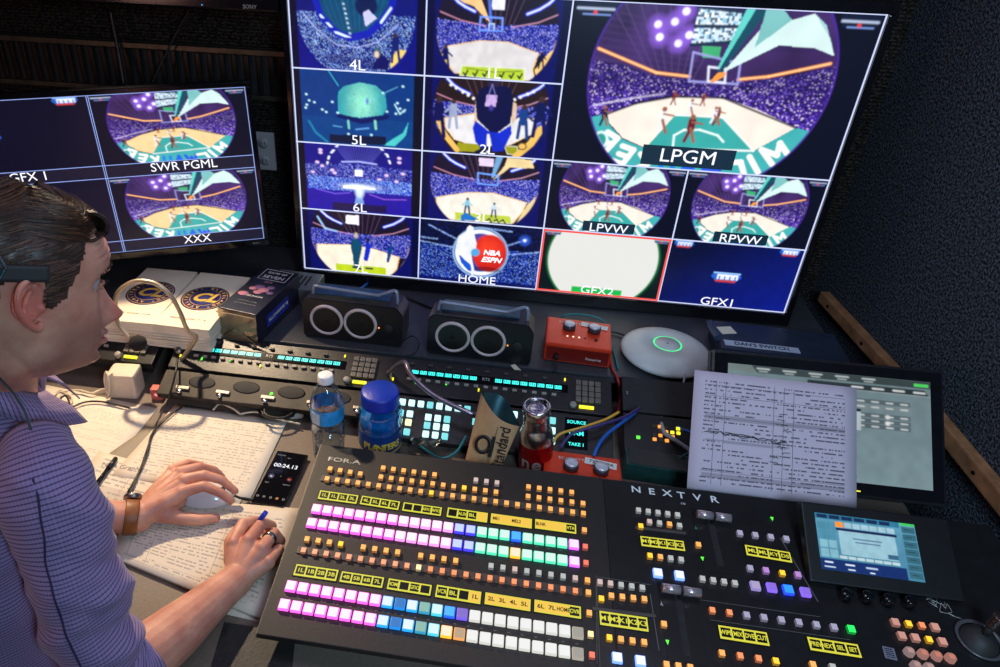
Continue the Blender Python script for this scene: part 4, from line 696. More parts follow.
row('big', (316.6, 508.4), (574, 544), 24, ['mag'] * 8 + ['pk'] * 5 + ['vio'] * 2 + ['grn'] * 3 + ['bluF'] + ['grn'] * 4 + ['pur'], pb * .88)
row('big', (311.7, 522.4), (574.5, 561.2), 24, ['mag'] * 8 + ['pk'] * 5 + ['vio'] * 2 + ['grn'] * 3 + ['org'] + ['grn'] * 4 + ['pur'], pb * .88)
row('big', (291, 585.7), (578, 632.5), 24, ['mag'] * 8 + ['blu', 'bluD', 'blu', 'grnD', 'cyn', 'bluF', 'purD'] + ['wht'] * 8 + ['gryD'], pb * .88)
row('big', (284.2, 604.2), (578, 653.2), 24, ['mag'] * 8 + ['blu', 'bluD', 'blu', 'grnD', 'cyn', 'org', 'orgD'] + ['wht'] * 8 + ['gryD'], pb * .88)
ss = .0084
row('small', (330.1, 468.8), (360.2, 473.8), 4, 'o', ss); row('small', (383.2, 467.9), (434.5, 474.6), 6, 'o', ss); row('small', (380.9, 476.9), (496, 492), 12, ['o'] * 8 + ['oy'] + ['o'] * 3, ss)
strip((327, 478.7), (572.6, 512), 24); NMB[0] = 'source_button'; row('small', (327, 478.7), (572.6, 512), 24, ['o'] * 10 + ['oy'] + ['o'] * 13, ss); NMB[0] = 'function_button'; key('small', 583.4, 513.4, 'o', ss)
row('small', (475.9, 479.9), (497, 482.7), 3, 'gp', ss); row('small', (528.5, 486.8), (571.7, 492.2), 5, 'o', ss); row('small', (528.1, 496.3), (583, 503.4), 6, 'o', ss)
for u, v, c in ((584.4, 530, 'o'), (585.3, 546.5, 'rd'), (586, 562.8, 'rd'), (587.5, 580.3, 'o'), (588.4, 592.5, 'o'), (589.3, 613, 'o'), (590.7, 634.2, 'oh'), (592, 655, 'rd')): key('small', u, v, c, ss)
row('small', (307, 539), (575.3, 578.1), 24, ['o'] * 3 + ['oy'] + ['o'] * 12 + ['g', 'g', 'gp', 'g', 'g', 'g', 'g', 'gp'], ss, skip=(4, 9, 14, 15))
strip((303.5, 550.2), (575.4, 590.9), 24); NMB[0] = 'source_button'; row('small', (303.5, 550.2), (575.4, 590.9), 24, ['op'] * 10 + ['oh'] + ['or'] * 13, ss)
NMB[0] = 'effects_button'
LCY = glow('lcd_yellow', srgb(222, 218, 62), 1.0); LCD = glow('lcd_amber', srgb(245, 200, 70), 1.0); LCK = mat('lcd_black', (.01, .01, .008), .3)
def lcd(quad, cells, nm='label_display', full=LCD):
    P = [V(S(*q, .001)) for q in quad]; ex = ((P[1] - P[0]) + (P[2] - P[3])) / 2; ey = ((P[0] - P[3]) + (P[1] - P[2])) / 2; o = (P[3] + P[2]) / 2 - ex / 2; W, H = ex.length, ey.length
    ry = M.Rotation(math.atan2(ex.y, ex.x), 4, 'Z'); r = bpy.data.objects.new(nm, bpy.data.meshes.new(nm)); n = len(cells); bm = new()
    box(bm, (W / 2, H / 2, .0004), (W + .003, H + .003, .0012), mi=1); box(bm, (W / 2, H / 2, .0012), (W, H, .0008), mi=0)
    cw_ = (W - .002) / n
    for i, c in enumerate(cells):
        if not c.startswith('*'): box(bm, (.001 + cw_ * (i + .5), H / 2, .0018), (cw_ * .84, H * .70, .0006), mi=1)
        elif full: box(bm, (.001 + cw_ * (i + .5), H / 2, .0018), (cw_ * .97, H * .86, .0006), mi=2)
    me = r.data; bm.to_mesh(me); bm.free()
    for m in (LCY, LCK, full or LCY): me.materials.append(m)
    SC.collection.objects.link(r); r.parent = sw; r.matrix_local = M.Translation((o.x, o.y, 0)) @ ry
    for i, c in enumerate(cells):
        t = c.strip('*')
        if t: text('display_text', t, H * .48, LCK if c.startswith('*') else LCY, r, (.001 + cw_ * (i + .5), H * .48, .0024), ext=.00005, bold=.0002, sx=1.15 if len(t) < 3 else .75)
def z1(x0, y0, s, *P): return [(x0 + X * s, y0 + Y * s) for X, Y in P]
A1 = [('1L', '1L', '2L', '3L'), ('4L', '5L', '6L', '7L'), ('', '', 'AFX1', 'AFX2'), ('', 'AUX', 'BL', '*'), ('*ME1', '*', '*MEL2', '*'), ('*BLNK', '*', '*', 'VTA')]
for k, q in enumerate([z1(250, 440, .18, (386, 280), (598, 308), (590, 355), (376, 326)), z1(250, 440, .18, (618, 310), (830, 342), (822, 390), (610, 355)), z1(250, 440, .18, (852, 346), (1066, 376), (1058, 422), (846, 392)),
     z1(430, 440, .18, (97, 376), (320, 406), (316, 460), (92, 426)), z1(430, 440, .18, (340, 408), (568, 440), (564, 492), (336, 460)), z1(430, 440, .18, (588, 440), (815, 470), (812, 522), (584, 490))]): lcd(q, A1[k])
A2 = [('1L', '1B', '2B', '3B'), ('4B', '5B', '6B', '7L'), ('HOME', '', 'GFX2', ''), ('VCR', 'BL', '', '*1L'), ('*2L', '*3L', '*4L', '*5L'), ('*6L', '*7L', '*HOME', 'OVR')]
for k, q in enumerate([z1(250, 547, .18, (252, 95), (486, 128), (476, 190), (240, 155)), z1(250, 547, .18, (506, 135), (742, 170), (732, 228), (497, 192)), z1(250, 547, .18, (768, 175), (1008, 212), (1000, 272), (760, 232)),
     z1(430, 547, .18, (35, 210), (283, 250), (278, 318), (28, 276)), z1(430, 547, .18, (308, 253), (560, 292), (556, 358), (303, 316)), z1(430, 547, .18, (583, 294), (842, 332), (838, 400), (580, 358))]): lcd(q, A2[k])
for k, (u, v, t, s_, sx) in enumerate(((344, 461, 'FOR.A', .013, 1.7),)):
    x, y = S(u, v); text('maker_lettering', t, s_, mat('print_silver', (.45, .44, .42), .4, .5), sw, (x, y, .0006), sx=sx, bold=.0001)
# shared sticker lettering
WS = mat('sticker_white', (.85, .87, .88), .4, noise=.03)
bm = new(); 
for k, (ch_, u, v) in enumerate(zip('NEXTVR', (636, 651.5, 667, 681, 697, 714), (490, 492, 493.8, 495.8, 498, 500))):
    x, y = S(u, v)
    if ch_ == 'V':
        t = text('sticker_lettering', ch_, .019, WS, sw, (x, y, .0008), bold=.0003, sx=1.2)
    else: text('sticker_lettering', ch_, .019, WS, sw, (x, y, .0008), bold=.0003, sx=1.2)
bm.free(); x, y = S(683, 504); text('sticker_lettering', 'IN', .006, WS, sw, (x, y, .0008), sp=1.5)
# effects section
C5 = lambda X, Y: (600 + X * .2, 470 + Y * .2); C7 = lambda X, Y: (580 + X * .2, 560 + Y * .2); C8 = lambda X, Y: (780 + X * .22, 560 + Y * .22); C6 = lambda X, Y: (780 + X * .225, 490 + Y * .225)
sm = .0092
def R2(C, P, cols, kind='small', s=sm, skip=()):
    row(kind, C(*P[0]), C(*P[1]), len(cols), cols, s, skip)
R2(C5, ((193, 200), (388, 224)), ['g'] * 5); strip(C5(204, 290), C5(398, 312), 5, h=.005); key('small', *C5(204, 280), 'oy', .0105); R2(C5, ((248, 258), (398, 277)), ['gp', 'g', 'o', 'g'])
R2(C5, ((250, 428), (406, 447)), ['oy', 'o', 'g', 'g']); key('big', *C5(290, 513), 'bw', .0145); key('big', *C5(398, 525), 'bw', .0145)
R2(C5, ((0, 560), (212, 588)), ['gp', 'gp', 'g', 'g', 'g']); key('small', *C5(7, 643), 'oy', .0105); R2(C5, ((57, 628), (222, 645)), ['o'] * 4)
lcd([C5(*p) for p in ((213, 334), (428, 358), (426, 406), (208, 378))], ('M1', 'M2', 'K1', 'K2', 'K3'), full=None); lcd([C7(*p) for p in ((106, 258), (346, 290), (342, 360), (102, 322))], ('M1', 'M2', 'K1', 'K2', 'K3'), full=None)
R2(C7, ((147, 388), (321, 411)), ['oy', 'o', 'o', 'o']); key('big', *C7(187, 487), 'bw', .0145); key('big', *C7(303, 503), 'bw', .0145); strip(C7(95, 245), C7(345, 275), 5, h=.005)
R2(C5, ((513, 543), (675, 565)), ['g'] * 4); R2(C5, ((700, 315), (932, 343)), ['pg'] * 4); R2(C5, ((751, 490), (990, 523)), ['pg', 'pu', 'oy', 'pu'], skip=(2,)); key('small', *C5(912, 515), 'oy', .0098)
key('big', *C5(778, 577), 'clr', .0145); key('big', *C5(860, 585), 'clp', .0145); key('big', *C5(942, 597), 'blx', .0155); key('big', *C6(115, 452), 'clp', .0145)
lcd([C5(*p) for p in ((730, 376), (956, 414), (960, 464), (735, 425))], ('ML', 'ML', 'KY', 'DS'), full=None); lcd([C7(*p) for p in ((690, 326), (935, 364), (947, 430), (704, 392))], ('WIPE', 'MIX', 'DVE', 'CUT'), full=None); lcd([C8(*p) for p in ((120, 350), (350, 384), (372, 446), (140, 408))], ('PREV', 'NEXT', 'SEL', 'SET'), full=None)
row('small', (712.4, 610.1), (834.2, 627), 8, ['or', 'or'] + ['pg'] * 6, sm); key('small', 851.3, 629, 'gn', .0105)
R2(C7, ((710, 465), (893, 492)), ['o', 'or', 'or']); key('small', *C7(980, 505), 'oy', .0105); R2(C7, ((433, 522), (552, 537)), ['o'] * 3); R2(C8, ((150, 475), (240, 486)), ['o', 'g'])
R2(C8, ((525, 282), (706, 304)), ['dr', 'oy', 'or', 'dr'], s=.0105); R2(C8, ((555, 343), (740, 370)), ['dr', 'dr', 'oy', 'dr'], s=.0105); R2(C8, ((590, 415), (778, 443)), ['hx', 'hr', 'hr', 'hr'], 'hex', .0128); R2(C8, ((620, 478), (680, 487)), ['hx', 'hx'], 'hex', .0128)
for X, Y, cc in ((492, 373, C5), (420, 320, C7)): key('small', *cc(X, Y), 'o', .0098)
# fader bars with their slots
CHR = mat('fader_chrome', srgb(200, 185, 190), .28, .65, noise=.1)
for cc, h0, h1, s0 in ((C5, (482, 222), (652, 246), (590, 440)), (C7, (408, 142), (602, 170), (520, 430))):
    a, b = V(S(*cc(*h0), .012)), V(S(*cc(*h1), .012)); c = (a + b) / 2; e = V(S(*cc(*s0))); L = (b - a).length; an = math.atan2(b.y - a.y, b.x - a.x)
    bm = new(); box(bm, ((c.x + e.x) / 2, (c.y + e.y) / 2, .0003), (.010, (c - e).length + .03, .001), mi=0); box(bm, (c.x - .002, (c.y + e.y) / 2, .0000), (L * 1.0, (c - e).length + .05, .0012), mi=1, bev=.0004); sl = obj('fader_slot', bm, [BLKM, mat('slot_plate', (.016, .015, .015), .3)], sw)
    bm = new(); box(bm, (c.x, c.y, .006), (.005, .014, .014)); obj('fader_stem', bm, BLK, sw)
    bm = new()
    for d in (-1, 1): tube(bm, [(c.x + d * .0015, c.y, .014), (c.x + d * (L / 2) * math.cos(an), c.y + d * (L / 2) * math.sin(an), .014)], .0070, 16, k=1)
    obj('fader_handle', bm, CHR, sw)
    bm = new(); box(bm, (c.x, c.y, .014), (.003, .0146, .0146)); obj('fader_groove', bm, BLK, sw)
for X, Y, cc, up, m_ in ((478, 290, C5, 1, mat('tri_green_dim', srgb(50, 120, 90), .5)), (512, 445, C5, -1, GRN), (407, 220, C7, 1, mat('tri_grey', (.3, .32, .35), .5)), (437, 412, C7, -1, GRN), (860, 245, C5, -1, GRN)):
    x, y = S(*cc(X, Y)); bm = new(); prism(bm, [(x - .0025, y - .003 * up), (x + .0025, y - .003 * up), (x, y + .004 * up)][::up], .0006, .0014); obj('direction_light', bm, m_, sw)
for q in [((430, 245), (486, 640)), ]: pass
# raised touch-screen module
TQ = [(808.8, 511.8), (907.6, 524.2), (925.6, 582.7), (821.2, 568.8)]; T = [hl(SWM, *p, zq) for p, zq in zip(TQ, (.055, .055, .020, .020))]; ex = (T[1] - T[0] + T[2] - T[3]) / 2; ey = (T[0] - T[3] + T[1] - T[2]) / 2; o = (T[2] + T[3]) / 2 - ex / 2; TW, TH = ex.length, ey.length
te = bpy.data.objects.new('touch_module', bpy.data.meshes.new('touch_module')); bm = new(); box(bm, (TW / 2 + .018, TH / 2 - .002, -.010), (TW + .072, TH + .036, .018), bev=.002); box(bm, (TW / 2 + .018, TH * .75, -.028), (TW + .04, TH * .4, .02)); bm.to_mesh(te.data); bm.free(); te.data.materials.append(mat('module_black', (.006, .006, .007), .45, noise=.2)); SC.collection.objects.link(te); te.parent = sw; te.matrix_local = frame(o, ex, ey)
c = Cv(200, 140, (62, 120, 150)); g = np.clip(1 - c.Y, 0, 1); c.put(g * .4, (110, 170, 190)); 
for i in range(2):
    for j in range(4): c.poly([(.02 + .09 * i, .15 + .16 * j), (.10 + .09 * i, .15 + .16 * j), (.10 + .09 * i, .29 + .16 * j), (.02 + .09 * i, .29 + .16 * j)], (120, 170, 185) if j > 1 else (70, 130, 155))
for i in range(7): c.poly([(.2 + .085 * i, .13), (.275 + .085 * i, .13), (.275 + .085 * i, .22), (.2 + .085 * i, .22)], (150, 185, 200) if i else (250, 140, 40)); c.poly([(.2 + .085 * i, .72), (.275 + .085 * i, .72), (.275 + .085 * i, .77), (.2 + .085 * i, .77)], (175, 200, 205))
c.poly([(0, 0), (.84, 0), (.84, .10), (0, .10)], (40, 110, 140))
for i in range(6): c.poly([(.02 + .125 * i, .02), (.125 + .125 * i, .02), (.125 + .125 * i, .085), (.02 + .125 * i, .085)], (14, 34, 74))
c.poly([(.22, .25), (.78, .25), (.78, .7), (.22, .7)], (140, 180, 195)); c.poly([(.2, .235), (.8, .235), (.8, .28), (.2, .28)], (10, 18, 70)); c.line([(.36, .4), (.64, .4)], .02, (70, 100, 130)); c.line([(.38, .46), (.62, .46)], .02, (70, 100, 130)); c.poly([(.68, .6), (.78, .6), (.78, .68), (.68, .68)], (50, 90, 120))
c.poly([(0, .8), (.84, .8), (.84, 1), (0, 1)], (12, 40, 100)); c.line([(.05, .86), (.12, .86)], .025, (210, 225, 240)); c.line([(.04, .94), (.14, .94)], .02, (190, 210, 230)); c.line([(.25, .87), (.33, .87)], .025, (210, 225, 240)); c.line([(.27, .95), (.33, .95)], .02, (210, 225, 240)); c.line([(.45, .88), (.55, .88)], .03, (170, 190, 215)); c.line([(.48, .96), (.52, .96)], .02, (210, 225, 240))
c.poly([(.85, 0), (1, 0), (1, .05), (.85, .05)], (60, 190, 90))
for j in range(7): c.poly([(.86, .07 + .13 * j), (.99, .07 + .13 * j), (.99, .18 + .13 * j), (.86, .18 + .13 * j)], (48, 96, 112)); c.line([(.89, .12 + .13 * j), (.95, .12 + .13 * j)], .012, (20, 40, 60))
c.a *= .95; f = feed('touch_display', c, (0, TH, TW, TH), te, .0006)
for k, (X, Y) in enumerate(((297, 460), (390, 470), (485, 483), (580, 493))):
    x, y = S(*C6(X, Y), .012); bm = new(); cyl(bm, (x, y, 0), .0085, .016, 20, bev=.0015); bm2 = None; obj('encoder_knob', bm, BLKG, sw)
x, y = S(*C8(740, 215)); LG = mat('print_silver', (.4, .4, .4))
bm = new()
for P in ([(-.018, .006), (-.008, -.002), (-.014, .010), (-.002, .004), (-.008, -.008), (.004, -.010), (.012, -.014), (.022, -.016)], [(-.012, .012), (-.010, .002), (-.004, .012)], [(0, .009), (.003, -.002), (.008, .007), (.010, -.006), (.004, -.009)], [(-.004, .006), (.004, .004), (.006, .010)], [(-.020, .010), (-.012, .012)]):
    tube(bm, [(x + a, y + b_, .0006) for a, b_ in P], .0006, 5, k=3)
obj('running_figure_emblem', bm, LG, sw)
x, y = S(*C8(497, 425)); bm = new(); box(bm, (x, y, .0008), (.016, .018, .0008), rot=M.Rotation(-.1, 3, 'Z')); 
for k in range(5): box(bm, (x, y + .006 - .003 * k, .0014), (.011, .0010, .0004), mi=1)
obj('paper_sticker', bm, [mat('sticker_grey', srgb(120, 118, 135), .6), LCK], sw)
# joystick with knurled top, bottom right
x, y = S(*C8(905, 365)); bm = new(); lathe(bm, [(.030, 0), (.032, .003), (.029, .004), (.026, .001)], (x, y, 0), 40); obj('joystick_ring', bm, mat('ring_grey', (.10, .10, .11), .3, .3), sw)
bm = new(); lathe(bm, [(.025, 0), (.018, .012), (.009, .017), (0, .018)], (x, y, 0), 28); tube(bm, [(x, y, .012), (x + .004, y + .004, .04)], .005, 12, k=1); obj('joystick_boot', bm, RUB, sw)
bm = new()
for k in range(6): lathe(bm, [(0, .034 + k * .004), (.0095, .034 + k * .004), (.0095, .037 + k * .004), (.008, .038 + k * .004), (0, .038 + k * .004)], (x + .005, y + .005, 0), 16)
obj('joystick_grip', bm, mat('grip_metal', srgb(110, 95, 90), .3, .9, noise=.2), sw)
# thin outline plates and divider lines
DIV = mat('print_line', (.10, .095, .09), .5)
def pl(u0, v0, u1, v1, w=.0010):
    a, b = V(S(u0, v0)), V(S(u1, v1)); bm = new(); box(bm, ((a.x + b.x) / 2, (a.y + b.y) / 2, .0004), ((b - a).length, w, .0004), rot=M.Rotation(math.atan2(b.y - a.y, b.x - a.x), 3, 'Z')); obj('divider_line', bm, DIV, sw)
pl(596, 577, 597, 664); pl(650, 594, 659, 651, .0016); pl(597, 577, 651, 585); pl(780, 538, 818, 602, .0018); pl(700, 600, 820, 617); pl(710, 620, 850, 640); pl(600, 667, 596, 575)
for k, (u, v, t) in enumerate(((330, 519, ''),)): pass
# printed legends under the key rows
LGD = mat('print_dim', (.16, .15, .14), .6)
for (p, q, n) in (((313, 516), (573, 552), 23), ((287, 596.5), (577, 644), 23)):
    a, b = V(S(*p)), V(S(*q)); bm = new()
    for i in range(n):
        t = a + (b - a) * (i / (n - 1)); box(bm, (t.x, t.y, .0003), (.004, .0010, .0003))
    obj('printed_legend', bm, LGD, sw)
# ---------------------------------------------------------------- printed paper
def paper_mat(name, base, rows, inkw=(.2, .19, .2), grid=(), head=0, tone=.75, seed=0.0, block=None):
    m = bpy.data.materials.new(name); m.use_nodes = True; N = m.node_tree.nodes; L = m.node_tree.links; p = N['Principled BSDF']; p.inputs['Roughness'].default_value = .7; p.inputs['Specular IOR Level'].default_value = .2
    def mt(op, a, b=None, c=None):
        n = N.new('ShaderNodeMath'); n.operation = op
        for i, x in enumerate((a, b, c)):
            if x is None: continue
            if isinstance(x, (int, float)): n.inputs[i].default_value = x
            else: L.new(x, n.inputs[i])
        return n.outputs[0]
    uv = N.new('ShaderNodeUVMap'); sp = N.new('ShaderNodeSeparateXYZ'); L.new(uv.outputs[0], sp.inputs[0]); U, W = sp.outputs[0], sp.outputs[1]
    rw = mt('MULTIPLY', W, float(rows)); fr = mt('FRACT', rw); fl = mt('FLOOR', rw)
    band = mt('MULTIPLY', mt('GREATER_THAN', fr, .32), mt('LESS_THAN', fr, .70)); cb = N.new('ShaderNodeCombineXYZ'); L.new(mt('MULTIPLY', U, 55.), cb.inputs[0]); L.new(mt('MULTIPLY', fl, 7.31), cb.inputs[1]); cb.inputs[2].default_value = seed
    n1 = N.new('ShaderNodeTexNoise'); n1.inputs['Scale'].default_value = 1; n1.inputs['Detail'].default_value = 1; L.new(cb.outputs[0], n1.inputs['Vector'])
    cb2 = N.new('ShaderNodeCombineXYZ'); L.new(mt('MULTIPLY', U, 3.2), cb2.inputs[0]); L.new(mt('MULTIPLY', fl, 3.7), cb2.inputs[1]); cb2.inputs[2].default_value = seed + 5
    n2 = N.new('ShaderNodeTexNoise'); n2.inputs['Scale'].default_value = 1; L.new(cb2.outputs[0], n2.inputs['Vector'])
    ink = mt('MULTIPLY', mt('MULTIPLY', band, mt('GREATER_THAN', n1.outputs[0], .47)), mt('GREATER_THAN', n2.outputs[0], .45))
    mar = mt('MULTIPLY', mt('MULTIPLY', mt('GREATER_THAN', U, .07), mt('LESS_THAN', U, .93)), mt('MULTIPLY', mt('GREATER_THAN', W, .06), mt('LESS_THAN', W, .93 - head))); ink = mt('MULTIPLY', ink, mar)
    for ax, t in grid:
        s = U if ax == 'u' else W; ln = mt('MULTIPLY', mt('LESS_THAN', mt('ABSOLUTE', mt('SUBTRACT', s, float(t))), .0018), mar); ink = mt('MAXIMUM', ink, ln)
    if block:
        for (u0, u1, v0, v1) in block: ink = mt('MAXIMUM', ink, mt('MULTIPLY', mt('MULTIPLY', mt('MULTIPLY', mt('GREATER_THAN', U, u0), mt('LESS_THAN', U, u1)), mt('MULTIPLY', mt('GREATER_THAN', W, v0), mt('LESS_THAN', W, v1))), .45))
    mx = N.new('ShaderNodeMixRGB'); mx.inputs[1].default_value = tuple(base) + (1,); mx.inputs[2].default_value = tuple(inkw) + (1,); L.new(mt('MULTIPLY', ink, tone), mx.inputs[0]); L.new(mx.outputs[0], p.inputs['Base Color']); return m
def sheet(name, P, z, m, label, cat='paper', n=10, curl=.0, group=None, thick=.0006):
    """P: four points (top-left, top-right, bottom-right, bottom-left)"""
    bm = new(); uvl = bm.loops.layers.uv.new('UVMap'); P = [V(p) for p in P]; G = {}
    nrm = (P[1] - P[0]).cross(P[3] - P[0]).normalized(); nrm = nrm if nrm.z > 0 else -nrm
    for s in (0, 1):
        for j in range(n + 1):
            for i in range(n + 1):
                a, b = i / n, j / n; p = (P[0] * (1 - a) + P[1] * a) * (1 - b) + (P[3] * (1 - a) + P[2] * a) * b
                k = curl * (max(0, a - .55) ** 2 + max(0, b - .6) ** 2 * .8) + .0003 * math.sin(a * 7 + b * 5); G[s, i, j] = bm.verts.new(p + nrm * (k - s * thick + z))
    def fc(vs, uvs):
        f = bm.faces.new(vs)
        for l, u in zip(f.loops, uvs): l[uvl].uv = u
        f.smooth = True
    for j in range(n):
        for i in range(n):
            c = [(i, j), (i, j + 1), (i + 1, j + 1), (i + 1, j)]; uvs = [(a / n, 1 - b / n) for a, b in c]
            fc([G[0, a, b] for a, b in c], uvs); fc([G[1, a, b] for a, b in c][::-1], [(.001, .001)] * 4)
    for i in range(n):
        for a, b in (((i, 0), (i + 1, 0)), ((i + 1, n), (i, n)), ((0, i + 1), (0, i)), ((n, i), (n, i + 1))): fc([G[0, a[0], a[1]], G[0, b[0], b[1]], G[1, b[0], b[1]], G[1, a[0], a[1]]], [(.001, .001)] * 4)
    return tag(obj(name, bm, m), label, cat, group)
PW = srgb(226, 214, 196)
def dsk(u, v, z=0): return hz(u, v, DZ + z)
sheet('printed_sheet', [dsk(40, 384), dsk(158, 409), dsk(104, 474), dsk(-25, 440)], .0012, paper_mat('notes_a', PW, 34, grid=(), head=.1, tone=.35, seed=1.), 'white typed sheet at far left beneath the tangled earphone cables', curl=0)
sheet('printed_sheet', [dsk(152, 425), dsk(205, 432), dsk(150, 500), dsk(62, 486)], .0014, mat('backing_grey', srgb(150, 140, 122), .7, noise=.05), 'plain grey-beige card strip between the two typed sheets', 'card')
sheet('printed_sheet', [dsk(176, 405), dsk(288, 421), dsk(250, 501), dsk(112, 476)], .0030, paper_mat('notes_b', PW, 30, grid=(('u', .86), ('u', .06), ('u', .95), ('v', .35)), head=.05, tone=.5, seed=2.), 'large typed sheet in the middle, its right edge touching the phone', curl=0)
cP = [dsk(100, 452), dsk(246, 492), dsk(212, 560), dsk(45, 515)]
hsheet = sheet('printed_sheet', cP, .0022, paper_mat('notes_c', PW, 16, grid=(('v', .7), ('u', .3)), tone=.6, seed=3., block=[(.12, .42, .1, .55), (.48, .85, .1, .55)]), 'sheet with heading and dark photo blocks under the left wrist', curl=0)
q = dsk(125, 468.5); text('page_heading', 'NBA Graphics', .016, mat('print_grey', (.3, .3, .3)), hsheet, (q.x, q.y, DZ + .0030)); 
bm = new()
notes = sheet('notepad', [dsk(134, 498), dsk(302, 512), dsk(263, 622), dsk(112, 559)], .0085, paper_mat('notes_d', PW, 26, grid=(('u', .09), ('u', .22), ('u', .62), ('u', .80), ('v', .12), ('v', .86)), tone=.6, seed=4.), 'thick pile of run-down pages the man is writing on', 'papers', thick=.007)
sheet('printed_sheet', [dsk(236, 560), dsk(292, 540), dsk(268, 624), dsk(196, 608)], .0008, paper_mat('notes_e', srgb(220, 205, 190), 24, tone=.4, seed=6.), 'loose page sticking out beneath the writing pile by the switcher corner')
# black pad at the front edge
bm = new(); a, b_, c_, d_ = dsk(225, 624), dsk(296, 634), dsk(290, 690), dsk(205, 690); prism(bm, [d_, c_, b_, a], DZ + .0006, DZ + .004); tag(obj('black_pad', bm, mat('pad_black', (.018, .017, .016), .55, noise=.3, nscale=80, bump=.4)), 'flat speckled black pad on the desk below the writing arm', 'pad')
# sheet clipped over the tilted touch monitor
pt = [hz(694, 370, ZO - .563), hz(855, 388, ZO - .575), hz(855, 508, ZO - .730), hz(686, 489, ZO - .728)]
pm_ = paper_mat('rundown', srgb(205, 190, 205), 30, inkw=(.05, .045, .06), grid=(('u', .14), ('u', .20), ('u', .50), ('u', .56), ('u', .62), ('v', .89), ('v', .62), ('v', .17), ('v', .80), ('v', .12)), tone=.8, seed=8., block=[(.08, .93, .60, .64), (.08, .93, .12, .155), (.09, .6, .42, .435), (.2, .5, .41, .425)])
SH_ = sheet('rundown_sheet', pt, .004, pm_, 'printed run-down table leaning against the tilted touch monitor', 'paper', curl=.004)
bm = new(); 
def bil(a, b, off=.0065): 
    p = (pt[0] * (1 - a) + pt[1] * a) * (1 - b) + (pt[3] * (1 - a) + pt[2] * a) * b; n_ = (pt[3] - pt[0]).cross(pt[1] - pt[0]).normalized(); n_ = n_ if n_.z > 0 else -n_; return p + n_ * off
tube(bm, [bil(.08 + .5 * k / 30, .50 + .03 * k / 30 + random.uniform(-.012, .012)) for k in range(31)], .0007, 4, k=3); tube(bm, [bil(.10 + .45 * k / 26, .505 + .03 * k / 26 + random.uniform(-.014, .014)) for k in range(27)], .0007, 4, k=3); obj('pen_scribble', bm, mat('ink_black', (.01, .01, .012), .5), SH_)
for k in range(10):
    bm = new(); a, b = random.choice((.45, .5, .52)) + random.uniform(0, .04), .3 + .045 * k; tube(bm, [bil(a + x * .012, b + random.uniform(-.008, .008)) for x in range(5)], .0006, 4, k=3); obj('handwriting', bm, MATS['ink_black'], SH_)
# tilted touch monitor
q = [hz(714, 349, ZO - .560), hz(946, 371, ZO - .560), hz(948, 508, ZO - .745), hz(694, 478, ZO - .74)]
ex = q[1] - q[0]; ey = q[1] - q[2]; MW, MH = ex.length, ey.length; TMW = frame(q[2] - ex, ex, ey)
tm = root('touch_monitor', TMW, 'black tilted touch monitor showing a pale grey-blue settings page on the right', 'monitor')
bm = new(); box(bm, (MW / 2, MH / 2, -.014), (MW, MH, .028), bev=.006); obj('housing', bm, BLK, tm)
def tmpt(u, v): p = hl(TMW, u, v, .001); return (p.x, p.y)
s0 = [tmpt(728, 364), tmpt(929, 381), tmpt(934, 491), tmpt(720, 470)]; x0, x1 = s0[0][0] , (s0[1][0] + s0[2][0]) / 2; y1, y0 = (s0[0][1] + s0[1][1]) / 2, s0[2][1]
bm = new(); box(bm, (MW / 2, MH / 2, .0004), (MW - .012, MH - .012, .0012)); obj('glass', bm, BLKG, tm)
c = Cv(260, 170, (118, 140, 146)); g = np.clip(c.Y, 0, 1); c.put(g * .35, (150, 178, 186)); c.poly([(0, 0), (1, 0), (1, .07), (0, .07)], (60, 72, 74)); c.poly([(0, 0), (.12, 0), (.15, .07), (0, .07)], (120, 135, 132)); 
for i in range(5): c.line([(.15 + .13 * i, .03), (.21 + .13 * i, .03)], .015, (200, 210, 210)); c.line([(.16 + .13 * i, .055), (.2 + .13 * i, .055)], .01, (190, 200, 200))
c.poly([(.92, .03), (.99, .03), (.99, .06), (.92, .06)], (90, 235, 110)); c.poly([(.4, .09), (.97, .09), (.99, .14), (.4, .14)], (44, 54, 58)); c.poly([(0, .14), (1, .14), (1, .15), (0, .15)], (170, 185, 190))
for i in range(4): c.line([(.62 + .1 * i, .115), (.67 + .1 * i, .115)], .018, (225, 230, 230))
for j, y in enumerate((.22, .27, .35, .40, .45)):
    c.poly([(.62, y), (.90, y), (.90, y + .04), (.62, y + .04)], (92, 108, 114) if j != 1 else (130, 145, 150))
    for i in range(4): c.line([(.645 + .07 * i, y + .02), (.675 + .07 * i, y + .02)], .014, (215, 222, 222))
c.ell(.79, .37, .02, .018, (245, 245, 245)); c.ell(.79, .43, .02, .018, (245, 245, 245)); c.poly([(.55, .32), (.66, .32), (.66, .34), (.55, .34)], (10, 12, 14)); c.poly([(.55, .35), (.66, .35), (.66, .52), (.55, .52)], (190, 205, 210)); c.line([(.555, .6), (.555, .82)], .006, (60, 80, 90))
c.a *= .62
feed('touch_display', c, (x0, y1, x1 - x0, y1 - y0), tm, .0014)
bm = new(); box(bm, (MW * .63, .012, .0012), (.010, .002, .0012)); obj('status_light', bm, YEL, tm)
bm = new(); pz = TMW.inverted() @ V((q[2].x - MW / 2, q[1].y + .02, DZ + .0065)); box(bm, (MW / 2, MH * .45, -.045), (.10, .10, .035)); tube(bm, [(MW / 2, MH * .45, -.05), (pz.x, pz.y + .006, pz.z)], .014, 12, k=1); box(bm, (pz.x, pz.y, pz.z), (.18, .14, .010), rot=(TMW.inverted().to_3x3())); obj('stand', bm, BLK, tm)
